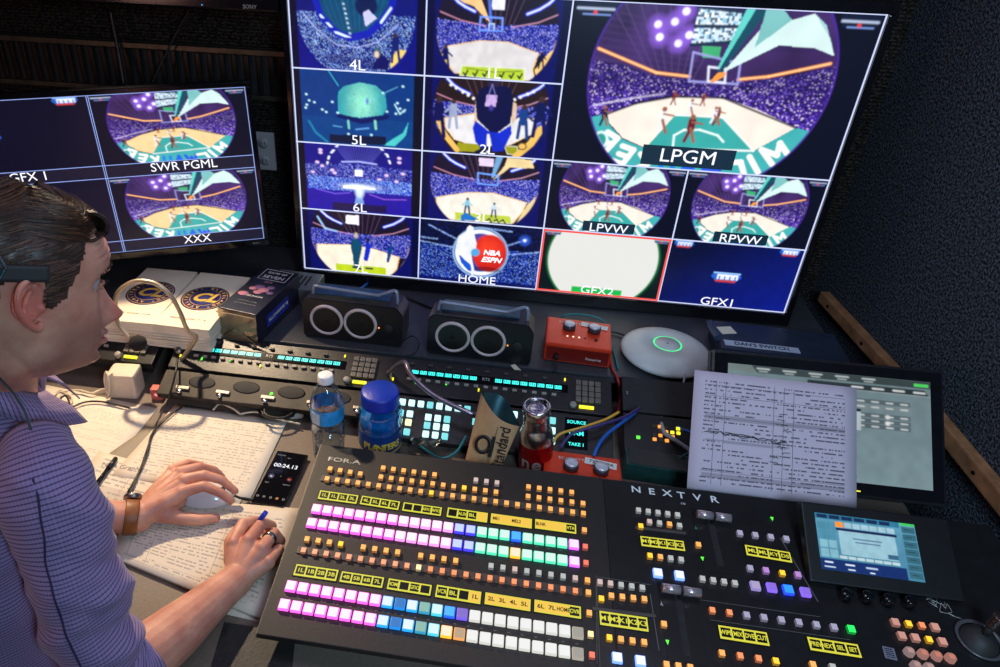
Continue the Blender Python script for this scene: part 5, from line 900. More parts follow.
# ---------------------------------------------------------------- phone
ph0 = [hz(u, v, DZ + .011) for u, v in ((276.5, 450), (306.5, 454.5), (286, 507.5), (251.5, 502))]; ex = (ph0[1] - ph0[0] + ph0[2] - ph0[3]) / 2; ey = (ph0[0] - ph0[3] + ph0[1] - ph0[2]) / 2; PWd, PHt = ex.length, ey.length
ctr = sum(ph0, V()) / 4; phn = root('smartphone', frame((ctr.x, ctr.y, DZ + .0036), ex, ey), 'black smartphone with running stopwatch on the desk between papers and switcher', 'phone')
bm = new(); box(bm, (0, 0, .0038), (PWd, PHt, .0075), bev=.0028); obj('body', bm, BLKG, phn)
bm = new(); box(bm, (0, 0, .0078), (PWd - .004, PHt - .005, .0006), bev=.0002); scn = obj('screen', bm, mat('phone_glass', (.005, .005, .007), .06, coat=1), phn)
DIM = glow('phone_grey', (.25, .25, .28), .6)
text('stopwatch_digits', '00:24.13', .0135, TXW, scn, (0, PHt * .21, .0083), sx=1.05, ext=.0001); text('screen_text', 'Lap 1', .004, DIM, scn, (.0, PHt * .37, .0083)); text('screen_text', 'Stopwatch', .004, DIM, scn, (-.018, PHt * .41, .0083))
for x, y, r_, m_ in ((-.018, -.001, .0062, mat('lap_button', srgb(70, 75, 110), .4)), (.019, -.003, .0062, mat('stop_button', srgb(75, 12, 22), .4)), (0, .002, .0012, DIM)):
    bm = new(); cyl(bm, (x, y, .0080), r_, .0004, 24); obj('screen_button', bm, m_, scn)
text('screen_text', 'Lap', .0035, TXW, scn, (-.018, -.001, .0086)); text('screen_text', 'Stop', .0035, glow('phone_red', (.8, .1, .1), .8), scn, (.019, -.003, .0086)); text('screen_text', '00:24.13', .004, DIM, scn, (.018, -.018, .0084)); text('screen_text', 'Lap 1', .004, DIM, scn, (-.020, -.018, .0084))
for k in range(5):
    bm = new(); lathe(bm, [(.0015, 0), (.0022, .0002), (.0026, 0)], (-.025 + k * .0125, -PHt * .38, .0082), 14); obj('screen_icon', bm, glow('icon_amber', srgb(240, 150, 50), 1) if k == 3 else DIM, scn)
# ---------------------------------------------------------------- water bottle, peanut jar, drinks pouch, metal bottle
def alignz(u, v, z): p = hz(u, v, z); return p
p = hz(329, 459, DZ); wb = root('water_bottle', rz((p.x, p.y + .004, DZ)), 'clear plastic water bottle with white cap and blue label', 'bottle')
def clear(name, col, rough=.05, ior=1.25):
    m = bpy.data.materials.new(name); m.use_nodes = True; N = m.node_tree.nodes; L = m.node_tree.links; out = N['Material Output']; N.remove(N['Principled BSDF']); g = N.new('ShaderNodeBsdfGlossy'); g.inputs['Roughness'].default_value = rough; g.inputs['Color'].default_value = (.9, .95, 1, 1); t = N.new('ShaderNodeBsdfTransparent'); t.inputs[0].default_value = tuple(col) + (1,)
    lw = N.new('ShaderNodeLayerWeight'); lw.inputs[0].default_value = .35; mr = N.new('ShaderNodeMapRange'); mr.inputs['To Min'].default_value = .06; mr.inputs['To Max'].default_value = .6; L.new(lw.outputs['Facing'], mr.inputs['Value']); mx = N.new('ShaderNodeMixShader'); L.new(mr.outputs[0], mx.inputs[0]); L.new(t.outputs[0], mx.inputs[1]); L.new(g.outputs[0], mx.inputs[2]); L.new(mx.outputs[0], out.inputs[0]); return m
CLR = clear('bottle_plastic', (.80, .86, .90)); 
prof = [(0, .0015), (.022, .001), (.028, .004), (.0295, .010)]
for k in range(9): prof += [(.0315, .016 + k * .0095), (.0288, .0205 + k * .0095)]
prof += [(.0315, .105), (.0318, .108), (.0318, .140), (.0312, .144), (.030, .152), (.027, .163), (.021, .174), (.0155, .182), (.0125, .187), (.0125, .196)]
bm = new(); lathe(bm, prof, n=40); obj('body', bm, CLR, wb)
bm = new(); lathe(bm, [(.0322, .107), (.0324, .108), (.0324, .139), (.0322, .140)], n=40, mi=0); obj('label', bm, mat('label_blue', srgb(40, 150, 215), .35, noise=.35, nscale=60), wb)
bm = new(); box(bm, (-.014, -.0294, .122), (.018, .0012, .026), rot=M.Rotation(R_(-26), 3, 'Z')); obj('label_panel', bm, mat('label_white', srgb(200, 215, 225), .4, noise=.2, nscale=300), wb)
bm = new(); lathe(bm, [(0, .206), (.0125, .206), (.0142, .2045), (.0148, .192), (.0148, .190), (.0125, .190)], n=36); obj('cap', bm, mat('cap_white', srgb(235, 235, 235), .35, noise=.03), wb)
bm = new(); lathe(bm, [(0, .003), (.026, .005), (.0285, .02), (.0285, .085), (.0, .086)], n=32); obj('water', bm, clear('water', (.88, .92, .93), .02), wb)
p = hz(381, 452, DZ); jr = root('peanut_jar', rz((p.x - .002, p.y + .0, DZ)), 'translucent blue peanut jar with dark blue screw lid', 'jar')
JB = clear('jar_plastic', (.35, .72, .92), .08)
bm = new(); lathe(bm, [(0, .002), (.036, .002), (.041, .008), (.042, .02), (.042, .075), (.0435, .080), (.0435, .088), (.042, .093), (.043, .105), (.041, .118), (.034, .128), (.033, .132)], n=48); obj('body', bm, JB, jr)
bm = new(); lathe(bm, [(0, .156), (.033, .1565), (.0365, .154), (.037, .150), (.037, .131), (.0375, .128), (.036, .127)], n=60)
obj('lid', bm, mat('lid_blue', srgb(10, 50, 170), .4, noise=.08, bump=.2), jr)
bm = new(); lathe(bm, [(0, .004), (.037, .006), (.0395, .012), (.0395, .085), (.038, .1), (.0, .102)], n=40); obj('contents', bm, mat('jar_inside', srgb(40, 130, 190), .5, noise=.35, nscale=60, bump=.5, bscale=90), jr)
bm = new(); lathe(bm, [(.0425, .028), (.0428, .029), (.0428, .071), (.0425, .072)], n=48); lathe(bm, [(.0429, .0285), (.0431, .029), (.0431, .032), (.0429, .0325)], n=48, mi=1); obj('label', bm, [mat('label_navy', srgb(16, 60, 130), .4, noise=.2), mat('label_yellow', srgb(225, 195, 70), .4)], jr)
for k, ch_ in enumerate('PLANTERS'):
    an = R_(-118 + k * 13); t = text('brand_lettering', ch_, .021, mat('label_yellow', srgb(225, 195, 70)), jr, (0, 0, 0), bold=.0008); t.matrix_local = M.Translation((.0434 * math.cos(an), .0434 * math.sin(an), .048)) @ M.Rotation(an + R_(90), 4, 'Z') @ M.Rotation(R_(90), 4, 'X')
# folded paper pouch, leaning
def leanroot(nm, u0, v0, u1, v1, z0, H, lab, cat):
    """an upright thing whose foot projects to u0,v0 and whose top projects to u1,v1"""
    a = hz(u0, v0, z0); d = ray(u1, v1); n = d.normalized(); w = a - CAM; # nearest point on the top ray at distance H from the foot
    bb = w.dot(n); disc = H * H - (w.length_squared - bb * bb); t = bb - math.sqrt(max(disc, 0)) ; b = CAM + n * t
    z = (b - a).normalized(); x = V((1, 0, 0)); x = (x - z * x.dot(z)).normalized(); y = z.cross(x); return root(nm, M(((x.x, y.x, z.x, a.x), (x.y, y.y, z.y, a.y), (x.z, y.z, z.z, a.z), (0, 0, 0, 1))), lab, cat)
# pouch built from its pictured outline on a plane facing the camera side
pc = hz(490, 448, DZ + .06); nrm = (CAM - pc).normalized(); nrm = V((nrm.x * .6 - .1, nrm.y, nrm.z * .5)).normalized(); xx = V((0, 0, 1)).cross(nrm).normalized(); yy = nrm.cross(xx)
PM = M(((xx.x, yy.x, nrm.x, pc.x), (xx.y, yy.y, nrm.y, pc.y), (xx.z, yy.z, nrm.z, pc.z), (0, 0, 0, 1)))
po = root('paper_pouch', PM, 'open tan paper pouch printed with large letter a and the word Standard', 'pouch')
def pp_(u, v): a = hl(PM, u, v, 0); return V((a.x, a.y))
K = lambda X, Y: (380 + X * .2848, 350 + Y * .2848)
TL_, TR_, BR_, BL_ = pp_(*K(355, 150)), pp_(*K(490, 268)), pp_(*K(430, 402)), pp_(*K(300, 385))
TAN = mat('pouch_tan', srgb(205, 160, 115), .6, noise=.06, nscale=60); INS = mat('pouch_foil', srgb(70, 110, 120), .25, .8, noise=.3)
bm = new(); n = 12; rows = {}
for s in (0, 1):
    for j in range(n + 1):
        for i in range(n + 1):
            a, b = i / n, j / n; p = (TL_ * (1 - a) + TR_ * a) * (1 - b) + (BL_ * (1 - a) + BR_ * a) * b; bul = math.sin(math.pi * a) * (.006 + .016 * (1 - b)); ed = .03 * 0
            if s == 1: p = p + V((0, .018 * (1 - b) * math.sin(math.pi * a)))
            else: p = p - V((0, .010 * (1 - b) ** 2 * math.sin(math.pi * a)))
            rows[s, i, j] = bm.verts.new((p.x, p.y, bul if s == 0 else -bul - .002))
for j in range(n):
    for i in range(n):
        f = bm.faces.new((rows[0, i, j], rows[0, i, j + 1], rows[0, i + 1, j + 1], rows[0, i + 1, j])); f.material_index = 0; f.smooth = True
        f = bm.faces.new((rows[1, i, j], rows[1, i + 1, j], rows[1, i + 1, j + 1], rows[1, i, j + 1])); f.material_index = 1; f.smooth = True
for j in range(n):
    for i in (0, n): bm.faces.new((rows[0, i, j], rows[0, i, j + 1], rows[1, i, j + 1], rows[1, i, j]))
obj('front_panel', bm, [TAN, INS], po)
an = math.atan2((TR_ - TL_).y, (TR_ - TL_).x); an2 = math.atan2((TL_ - BL_).y, (TL_ - BL_).x)
c1_ = pp_(*K(368, 322)); BK = mat('print_black', (.012, .010, .010), .5)
bm = new(); r_ = (pp_(*K(335, 350)) - pp_(*K(398, 300))).length / 2
lathe(bm, [(r_ * .52, 0), (r_ * .52, .001), (r_ * .82, .001), (r_ * .82, 0)], (c1_.x, c1_.y, .019), 40, sy=.88, ax=M.Rotation(an2, 3, 'Z')); box(bm, (c1_.x + r_ * .75 * math.cos(an2 - 1.57), c1_.y + r_ * .75 * math.sin(an2 - 1.57), .0196), (r_ * 1.8, r_ * .26, .001), rot=M.Rotation(an2, 3, 'Z')); obj('printed_letter', bm, BK, po)
q_ = pp_(*K(432, 335)); text('printed_word', 'Standard', .030, BK, po, (q_.x, q_.y, .0185), an2 + .02, sx=.78, bold=.0003)
bm = new(); a_, b_ = pp_(*K(372, 200)), pp_(*K(400, 225)); c_ = pp_(*K(380, 395)); a_ = pp_(*K(425, 222)); box(bm, ((a_.x + c_.x) / 2 + .002, (a_.y + c_.y) / 2, .0180), ((a_ - c_).length, .0008, .001), rot=M.Rotation(math.atan2(a_.y - c_.y, a_.x - c_.x), 3, 'Z')); obj('printed_line', bm, BK, po)
# metal bottle
p = hz(532, 462, DZ + .0); mb = leanroot('metal_bottle', 535, 470, 537, 406, DZ, .165, 'silver-necked red aluminium bottle between the tan pouch and red interface', 'bottle')
bm = new(); lathe(bm, [(0, 0), (.028, .0), (.032, .004), (.033, .02), (.033, .085)], n=48, mi=0); lathe(bm, [(.033, .085), (.0325, .094), (.030, .106), (.0265, .116), (.0245, .122), (.0252, .126), (.0240, .130), (.0250, .135), (.0240, .140), (.0245, .148), (.0262, .152), (.0262, .163), (.0245, .166), (.021, .165), (.0195, .158), (.0, .156)], n=48, mi=1)
obj('body', bm, [mat('can_red', srgb(165, 12, 22), .25, .6, noise=.08), SIL], mb)
bm = new(); lathe(bm, [(.0, .1585), (.010, .161), (.015, .1590), (.0195, .162), (.0192, .1565)], n=32); obj('cap', bm, mat('cap_steel', (.8, .8, .84), .12, 1), mb)
for k, ch_ in enumerate('Zero'[::-1] and 'ne'):
    an = R_(-125 + k * 38); t = text('brand_lettering', ch_, .040, mat('print_silver', (.4, .4, .4)), mb, (0, 0, 0), bold=.0008); t.matrix_local = M.Translation((.0332 * math.cos(an), .0332 * math.sin(an), .045)) @ M.Rotation(an + R_(90), 4, 'Z') @ M.Rotation(R_(90), 4, 'X')
# white power adapter, red lamp block, black marker
p = hz(124, 398, DZ); pb_ = root('power_adapter', rz((p.x, p.y + .02, DZ), R_(6)), 'white cube power adapter wrapped in its own cable at far left', 'adapter')
bm = new(); box(bm, (0, 0, .032), (.062, .05, .064), bev=.007); obj('body', bm, mat('adapter_white', srgb(214, 200, 180), .45, noise=.04), pb_)
bm = new(); tube(bm, [(-.03, -.03, .01), (-.036, -.02, .045), (-.03, -.015, .066), (-.022, -.028, .05), (-.026, -.032, .02), (-.034, -.03, .006)], .0028, 8); tube(bm, [(-.026, -.03, .012), (-.028, -.024, .05), (-.014, -.02, .067)], .0025, 8); obj('wound_cable', bm, mat('cable_cream', srgb(215, 200, 175), .5), pb_)
p = hz(157, 400, DZ); lb = root('red_plug', rz((p.x, p.y + .01, DZ), R_(4)), 'small pale red glowing plug block beside the white power adapter', 'plug'); bm = new(); box(bm, (0, 0, .014), (.026, .02, .028), bev=.002); obj('body', bm, mat('plug_red', srgb(215, 110, 100), .4, noise=.08), lb); bm = new(); cyl(bm, (0, -.0105, .015), .004, .001, 12, 0, M.Rotation(R_(90), 3, 'X')); obj('lens', bm, glow('lens_pink', srgb(250, 150, 140), 1), lb)
a_, b_ = dsk(96, 486, .006), dsk(116, 459, .006); d = (b_ - a_); mk = root('marker_pen', frame((a_.x, a_.y, DZ + .0075), d, (-d.y, d.x, 0)), 'black felt marker lying on the papers left of the watch', 'pen')
bm = new(); tube(bm, [(0, 0, 0), (d.length * .62, 0, 0)], .0045, 12, k=1); obj('barrel', bm, BLKG, mk); bm = new(); tube(bm, [(d.length * .62, 0, 0), (d.length, 0, 0)], [.005, .0045], 12, k=2); obj('cap', bm, BLK, mk)
# ---------------------------------------------------------------- gooseneck microphones
FOAM = mat('foam_black', (.012, .011, .011), .95, noise=.5, nscale=300, bump=.8, bscale=500)
mg = root('gooseneck_microphone', rz((0, 0, 0)), 'pale gooseneck microphone arching from the intercom to its black foam tip', 'microphone'); E = rk @ V((-.195, .16, .02)); 
gp = [rk @ V((-.170, .140, .019)), hy(196, 338, -.392), hy(187, 329, -.398), hy(180, 312, -.402), hy(171, 296, -.405), hy(158, 285, -.408), hy(143, 281, -.41), hy(128, 284, -.415), hy(116, 297, -.42), hy(118, 322, -.425), hy(130, 338, -.43)]
bm = new(); tube(bm, gp, .0048, 10, k=8); obj('neck', bm, mat('neck_pale', srgb(190, 175, 150), .35, .6, noise=.1), mg)
mp = hy(138, 343, -.43); bm = new(); lathe(bm, [(0, -.019), (.010, -.017), (.0165, -.008), (.0175, .002), (.013, .013), (.005, .018), (0, .0185)], mp, 28, 0, M.Rotation(R_(70), 3, 'Y')); obj('foam_windshield', bm, FOAM, mg)
mg2 = root('gooseneck_microphone', rz((0, 0, 0)), 'silver gooseneck microphone stem slanting down behind the tan pouch', 'microphone'); bm = new()
tube(bm, [rk @ V((.30, .150, .012)), rk @ V((.298, .155, .035)), hz(404, 362, .89), hz(412, 376, .885), hz(435, 396, .86), hz(470, 413, .84), hz(487, 420, .825)], .0052, 10); obj('neck', bm, mat('neck_silver', srgb(150, 135, 150), .3, .8, noise=.1), mg2)
q2 = hz(489, 421, .822); bm = new(); lathe(bm, [(0, -.016), (.012, -.01), (.014, .004), (.006, .015), (0, .016)], q2, 20); obj('foam_windshield', bm, FOAM, mg2)
# white tape tags
for (u, v, z, a, lab) in ((516, 369, LZ + .0006, -1.0, 'white paper tag at the ledge edge below the lit speaker'), (283, 357, LZ - .01, -.8, 'white paper tag hanging near the left speaker')):
    q = hz(u, v, z); bm = new(); box(bm, (0, 0, .0006), (.028, .012, .001)); tag(obj('paper_tag', bm, PAP, None, rz((q.x, q.y + (.002 if u > 500 else .01), LZ + .0004), a)), lab, 'tag')
# ---------------------------------------------------------------- cables
def cable(pts, r, m, lab, n=8): bm = new(); tube(bm, pts, r, n, k=8); return tag(obj('cable', bm, m), lab, 'cable')
CB = mat('cable_black', (.012, .012, .012), .45); CW = mat('cable_cream', srgb(215, 200, 175), .5); CBL = mat('cable_blue', srgb(30, 95, 190), .4); CT = mat('cable_teal', srgb(25, 120, 125), .4); CYE = mat('cable_yellow', srgb(225, 170, 60), .4); CV_ = mat('cable_violet', srgb(60, 45, 110), .4); CG = mat('cable_grey', srgb(165, 165, 165), .45); CRD = mat('cable_red', srgb(170, 40, 40), .4)
h = lambda u, v, z=0: hz(u, v, DZ + z)
cable([h(178, 358, .085), h(175, 375, .075), h(168, 400, .03), h(156, 425, .008), h(147, 450, .008), h(140, 470, .008), h(128, 492, .008)], .0022, CB, 'thin dark cable hanging from the microphone down across the papers')
cable([h(182, 407, .008), h(172, 414, .008), h(152, 434, .008), h(148, 452, .0078), h(136, 480, .0078), h(126, 500, .0078)], .0018, CB, 'second thin black cable running beside the first over the papers')
for i, (pts, m_, lab) in enumerate([
    ([(52, 398), (60, 390), (72, 398), (66, 410), (54, 420)], CW, 'cream earphone cable loop nearest the collar'), ([(60, 392), (78, 390), (92, 393), (104, 389), (122, 394)], CW, 'cream cable running from the loop to the white adapter'),
    ([(56, 402), (66, 396), (70, 412), (58, 426), (50, 430)], CB, 'black cable loop lying on the far left sheet'), ([(70, 408), (86, 402), (104, 402), (130, 408)], CB, 'black cable curving right from the loop below the adapter'),
    ([(213, 410), (220, 404), (232, 408), (240, 414)], CW, 'cream cable arch at the top edge of the middle sheet'), ([(240, 414), (256, 412), (274, 418), (300, 424)], CW, 'cream cable along the foot of the grey headset panel')]):
    cable([h(u, v, .0075 + (.010 if (i == 4 and k in (1, 2)) else .003 * (i % 3))) for k, (u, v) in enumerate(pts)], .0021, m_, lab)
cl = [(h(278 + 20 * math.cos(t) * (1 - t * .02), 411 + 7 * math.sin(t), .010 + t * .0016)) for t in [k * .55 for k in range(30)]]
cable(cl, .003, CB, 'coiled black cable bunch at the foot of the headset panel by the bottle')
bm = new(); q = h(296, 418, .0); box(bm, (0, 0, .011), (.03, .022, .022), bev=.005); tag(obj('white_plug', bm, WHT, None, rz((q.x, q.y + .005, DZ + .001), .3)), 'small white plug beside the water bottle', 'plug')
cable([hz(331, 292, LZ + .02), hz(345, 291, LZ + .03), hz(358, 290, LZ + .02), hz(368, 283, LZ + .01)], .0035, CBL, 'blue network cable leaving the grey box behind the left speaker')
cable([hz(560, 319, LZ + .03), hz(566, 315, LZ + .045), hz(585, 315, LZ + .04), hz(604, 322, LZ + .03), hz(612, 345, LZ + .006), hz(618, 368, LZ + .004)], .0025, CT, 'teal cable looping behind the orange-red interface')
cable([hz(609, 352, LZ + .004), hz(612, 368, LZ + .004), hz(618, 380, LZ + .004), hz(620, 396, .80), hz(618, 412, .79)], .003, CRD, 'red cable dropping off the ledge right of the interface')
cable([hz(608, 331, LZ + .006), hz(618, 333, LZ + .006), hz(632, 338, LZ + .006)], .0025, CB, 'short black cable between the interface and access point')
cable([hz(557, 366, LZ + .014), hz(553, 382, LZ - .0), hz(548, 398, .83), hz(540, 415, .80)], .0016, CB, 'thin black lead hanging from the orange-red interface')
cable([h(619, 412, .085), h(604, 420, .082), h(580, 428, .075), h(560, 434, .062), h(552, 444, .05)], .0028, CYE, 'yellow cable crossing behind the metal bottle')
cable([h(640, 408, .088), h(622, 418, .090), h(596, 426, .083), h(572, 434, .07), h(560, 448, .05)], .0030, CV_, 'violet cable crossing over the yellow one')
cable([h(636, 412, .080), h(620, 424, .078), h(605, 436, .070), h(597, 448, .060), h(594, 456, .052)], .0034, CBL, 'blue cable plugged into the red interface behind the switcher')
cable([h(686, 360, .11), h(684, 380, .10), h(678, 395, .07), h(664, 404, .05), h(640, 408, .05)], .0025, CG, 'pale grey cable hanging from under the access point')
cable([h(664, 412, .055), h(661, 420, .06), h(664, 432, .06), h(672, 438, .06), h(684, 446, .06), h(692, 452, .06)], .0042, CG, 'thick white cable bent into a hook left of the run-down sheet')
cable([h(665, 404, .06), h(676, 425, .06), h(690, 432, .06), h(698, 436, .06)], .003, CBL, 'blue cable disappearing behind the run-down sheet')
cable([h(655, 467, .025), h(668, 465, .03), h(680, 458, .04), h(690, 452, .05)], .002, CT, 'thin green cable curving up to the run-down sheet')
cable([h(420, 446, .03), h(440, 458, .035), h(456, 452, .04), h(466, 436, .045)], .0022, CT, 'teal cable curling between the jar and pouch')
cable([hz(672, 374, LZ - .03), hz(688, 382, LZ - .05), hz(700, 388, .79)], .003, CBL, 'blue network cable under the access point rim')
cable([hz(402, 342, LZ + .004), hz(412, 336, LZ + .03), hz(419, 342, LZ + .03), hz(416, 352, LZ + .004), hz(404, 358, LZ + .003)], .0013, CB, 'thin black wire looped between the two speakers')
cable([hz(388, 290, LZ + .003), hz(405, 297, LZ + .004), hz(432, 308, LZ + .003)], .003, CB, 'black cable lying on the ledge behind the speakers')
cable([hy(190, 9, .15), hy(176, 34, .14), hy(160, 66, .12), hy(152, 84, .11)], .003, CB, 'thin dark cable hanging in front of the slotted panel')
cable([hy(110, 9, .15), hy(118, 50, .14), hy(124, 86, .12)], .0045, CB, 'black cable hanging left of centre before the slotted panel')
# small dark case with a teal body behind the switcher
q = h(668, 480, .02); bm = new(); box(bm, (0, 0, .02), (.16, .05, .04), bev=.002); gb = root('small_case', rz((q.x, q.y + .03, DZ), R_(-3)), 'small dark case with teal edges between red interface and run-down sheet', 'case'); obj('body', bm, mat('case_teal', (.012, .06, .055), .3, .2, noise=.3), gb); bm = new(); box(bm, (0, -.0, .0405), (.15, .044, .001)); obj('lid', bm, BLK, gb)
# crumpled clear wrapper behind the panel
q = h(425, 446, .02); bm = new(); n = 9; g = [[bm.verts.new((-.03 + .062 * i / n, -.02 + .042 * j / n, .012 * mnoise.noise(V((i * .7, j * .7, 3))) + .010)) for i in range(n + 1)] for j in range(n + 1)]
for j in range(n):
    for i in range(n): bm.faces.new((g[j][i], g[j][i + 1], g[j + 1][i + 1], g[j + 1][i]))
r0 = bmesh.ops.solidify(bm, geom=list(bm.faces), thickness=.0008); tag(obj('crumpled_wrapper', bm, mat('wrapper_grey', (.12, .12, .11), .25, .3, noise=.4), None, rz((q.x, q.y + .01, DZ + .018), .3)), 'crumpled grey wrapper between the jar and the pouch', 'wrapper')
# ---------------------------------------------------------------- the seated operator
def hmat():
    yaw, pit, rol = .768, -.296, -.199; f = V((math.cos(pit) * math.cos(yaw), math.cos(pit) * math.sin(yaw), math.sin(pit))); l = V((-math.sin(yaw), math.cos(yaw), 0)); u = f.cross(l)
    l2 = l * math.cos(rol) + u * math.sin(rol); u2 = f.cross(l2); o = V((-.073, -.898, -.246 + ZO)); return M(((f.x, l2.x, u2.x, o.x), (f.y, l2.y, u2.y, o.y), (f.z, l2.z, u2.z, o.z), (0, 0, 0, 1)))
HM_ = hmat()
per = root('person', rz((-.16, -.98, 0)), 'man in purple checked shirt at left, looking at the large screen and writing', 'person')
def place(o): o.matrix_parent_inverse = per.matrix_world.inverted(); return o
FZ = [(-.122, .040), (-.118, .070), (-.112, .088), (-.102, .093), (-.092, .090), (-.075, .095), (-.055, .095), (-.03, .088), (0, .086), (.018, .096), (.035, .0985), (.050, .094), (.064, .086), (.080, .066), (.093, .038), (.102, .002)]
BZ = [(-.122, .0), (-.11, -.02), (-.09, -.045), (-.07, -.064), (-.03, -.088), (0, -.098), (.035, -.103), (.06, -.096), (.080, -.076), (.094, -.042), (.102, -.002)]
YZ = [(-.122, .022), (-.115, .036), (-.10, .048), (-.085, .056), (-.06, .063), (-.03, .069), (0, .073), (.03, .076), (.054, .0725), (.075, .060), (.092, .035), (.102, .002)]
ip = lambda T, z: np.interp(z, [a for a, _ in T], [b for _, b in T])
def ga(x, m, s): return np.exp(-((x - m) / s) ** 2)
def head_pt(th, z):
    """th in radians from straight ahead (+ to the left), z height; works on arrays"""
    c, s = np.cos(th), np.sin(th); k = .006
    Fz = (ip(FZ, z - k) + ip(FZ, z) + ip(FZ, z + k)) / 3; Bz = (ip(BZ, z - k) + ip(BZ, z) + ip(BZ, z + k)) / 3; Yz = (ip(YZ, z - k) + ip(YZ, z) + ip(YZ, z + k)) / 3
    x = np.where(c >= 0, Fz * np.abs(c) ** .82, Bz * np.abs(c) ** .9); y = Yz * np.sign(s) * np.abs(s) ** .88
    fr = np.clip(c * 2.2, 0, 1); ay = np.abs(y)
    n = np.interp(z, [-.066, -.0605, -.056, -.050, -.045, -.038, -.02, .0, .012], [0, .009, .022, .0305, .032, .0275, .015, .0045, 0]); sg = np.interp(z, [-.06, -.045, -.02, .01], [.0115, .0095, .0075, .0075])
    x = x + fr * n * np.exp(-(y / sg) ** 2) + fr * .011 * ga(ay, .0135, .0055) * ga(z, -.051, .0075)
    x = x + fr * (.0085 * ga(z, -.0705, .0042) * ga(y, 0, .021) - .0045 * ga(z, -.0768, .0026) * ga(y, 0, .024) + .0095 * ga(z, -.0835, .0048) * ga(y, 0, .019) - .003 * ga(z, -.0945, .004) * ga(y, 0, .02) + .0065 * ga(z, -.107, .009) * ga(y, 0, .017))
    x = x - fr * .012 * ga(ay, .032, .0135) * ga(z, .001, .0095) + fr * .0075 * ga(ay, .031, .0105) * ga(z, -.001, .0080) + fr * .0045 * ga(ay, .026, .017) * ga(z, .0195, .0065)
    x = x + fr * .0035 * ga(ay, .0, .05) * 0; y = y * (1 + .05 * ga(z, -.026, .016) * ga(np.abs(th), 1.05, .35)) 
    x = x - fr * .003 * ga(ay, .024, .006) * ga(z, -.062, .012)
    wr = .0026 * np.sin((z - .010 * np.cos(ay * 40)) * 2 * math.pi / .0088) * np.clip((z - .030) / .006, 0, 1) * np.clip((.074 - z) / .006, 0, 1) * np.clip((.062 - ay) / .015, 0, 1); x = x + fr * wr
    jw = .004 * ga(z, -.088, .018) * ga(np.abs(th), 1.35, .3); y = y + np.sign(y) * jw
    return x, y, z
def grid_to_bm(bm, X, Y, Z, mw, wrapx=True):
    h, w = X.shape; vs = [[bm.verts.new(mw @ V((X[j, i], Y[j, i], Z[j, i]))) for i in range(w)] for j in range(h)]
    for j in range(h - 1):
        for i in range(w if wrapx else w - 1):
            f = bm.faces.new((vs[j][i], vs[j][(i + 1) % w], vs[j + 1][(i + 1) % w], vs[j + 1][i])); f.smooth = True
    return vs
bm = new(); nt, nz = 150, 140; th, zz = np.meshgrid(np.linspace(-math.pi, math.pi, nt, endpoint=False), np.linspace(-.1225, .1025, nz)); X, Y, Z = head_pt(th, zz); vs = grid_to_bm(bm, X, Y, Z, HM_); bm.faces.new(vs[0][::-1]); bm.faces.new(vs[-1])
hw = lambda a, b, c: HM_ @ V((a, b, c))
def ball(bm, c, r, sx=1, sy=1, sz=1, mw=None):
    q = bmesh.ops.create_icosphere(bm, subdivisions=3, radius=r, matrix=(mw or M.Translation(c)) @ M.Diagonal((sx, sy, sz, 1)))
def caps(bm, pts, rs):
    for (a, b), (ra, rb) in zip(zip(pts, pts[1:]), zip(rs, rs[1:])):
        a, b = V(a), V(b); n = max(2, int((b - a).length / .010)); d = (b - a)
        mt = d.to_track_quat('Z', 'Y').to_matrix(); lathe(bm, [(0, 0)] + [(ra + (rb - ra) * k / n, d.length * k / n) for k in range(n + 1)] + [(0, d.length)], a, 20, 0, mt)
    for p, r in zip(pts, rs): ball(bm, p, r)
# right ear, then left ear
for sd in (-1, 1):
    em = HM_ @ M.Translation((-.006, sd * .0735, -.014)) @ M.Rotation(R_(-sd * 24), 4, 'Z') @ M.Rotation(R_(-8), 4, 'Y')
    E_ = lambda a, b, o=0: em @ V((a * 1.18, sd * (.006 + o), b))
    tube(bm, [E_(.010, -.004, -.004), E_(.013, .010, -.001), E_(.010, .024, .003), E_(-.002, .0315, .006), E_(-.015, .024, .009), E_(-.019, .007, .010), E_(-.015, -.010, .008), E_(-.006, -.023, .005), E_(.004, -.031, .002), E_(.009, -.024, .0)], [.0032, .0038, .0040, .0040, .0042, .0040, .0036, .0040, .0055, .0038], 10, k=5)
    tube(bm, [E_(.0, .018, .003), E_(-.007, .010, .005), E_(-.010, -.002, .005), E_(-.006, -.013, .004), E_(.002, -.017, .003)], [.0028, .0032, .0032, .003, .0028], 8, k=5); ball(bm, None, .0045, 1, 1, 1.3, M.Translation(E_(.0095, -.008, .001)))
    ball(bm, None, 1, .017, .0032, .026, em @ M.Translation((-.004, sd * .003, .001)) @ M.Rotation(R_(sd * 12), 4, 'Z'))
NB = V((-.138, -.934, -.388 + ZO)); TF = V((.766, .643, 0)); TR = V((.643, -.766, 0)); UP = V((0, 0, 1))
caps(bm, [hw(-.030, 0, -.02), hw(-.022, 0, -.085), NB + V((0, 0, .01)), NB + V((-.01, 0, -.08))], [.062, .055, .054, .06]); caps(bm, [hw(.022, 0, -.085), hw(-.008, 0, -.105), NB + TF * .018 - UP * .02], [.030, .033, .036])
J = V((-.004, -1.038, -.458 + ZO)); EL = V((.056, -1.106, -.735 + ZO)); LS = V((-.231, -.777, -.46 + ZO)); LE = V((-.285, -.90, -.70 + ZO))
caps(bm, [NB - UP * .09 - TF * .06, NB - UP * .3 - TF * .08, NB - UP * .58 - TF * .08], [.06, .07, .08]); caps(bm, [NB - UP * .09 - TF * .05, J - TR * .03 - UP * .03], [.045, .040]); caps(bm, [NB - UP * .09 - TF * .05, LS - UP * .02], [.045, .040])
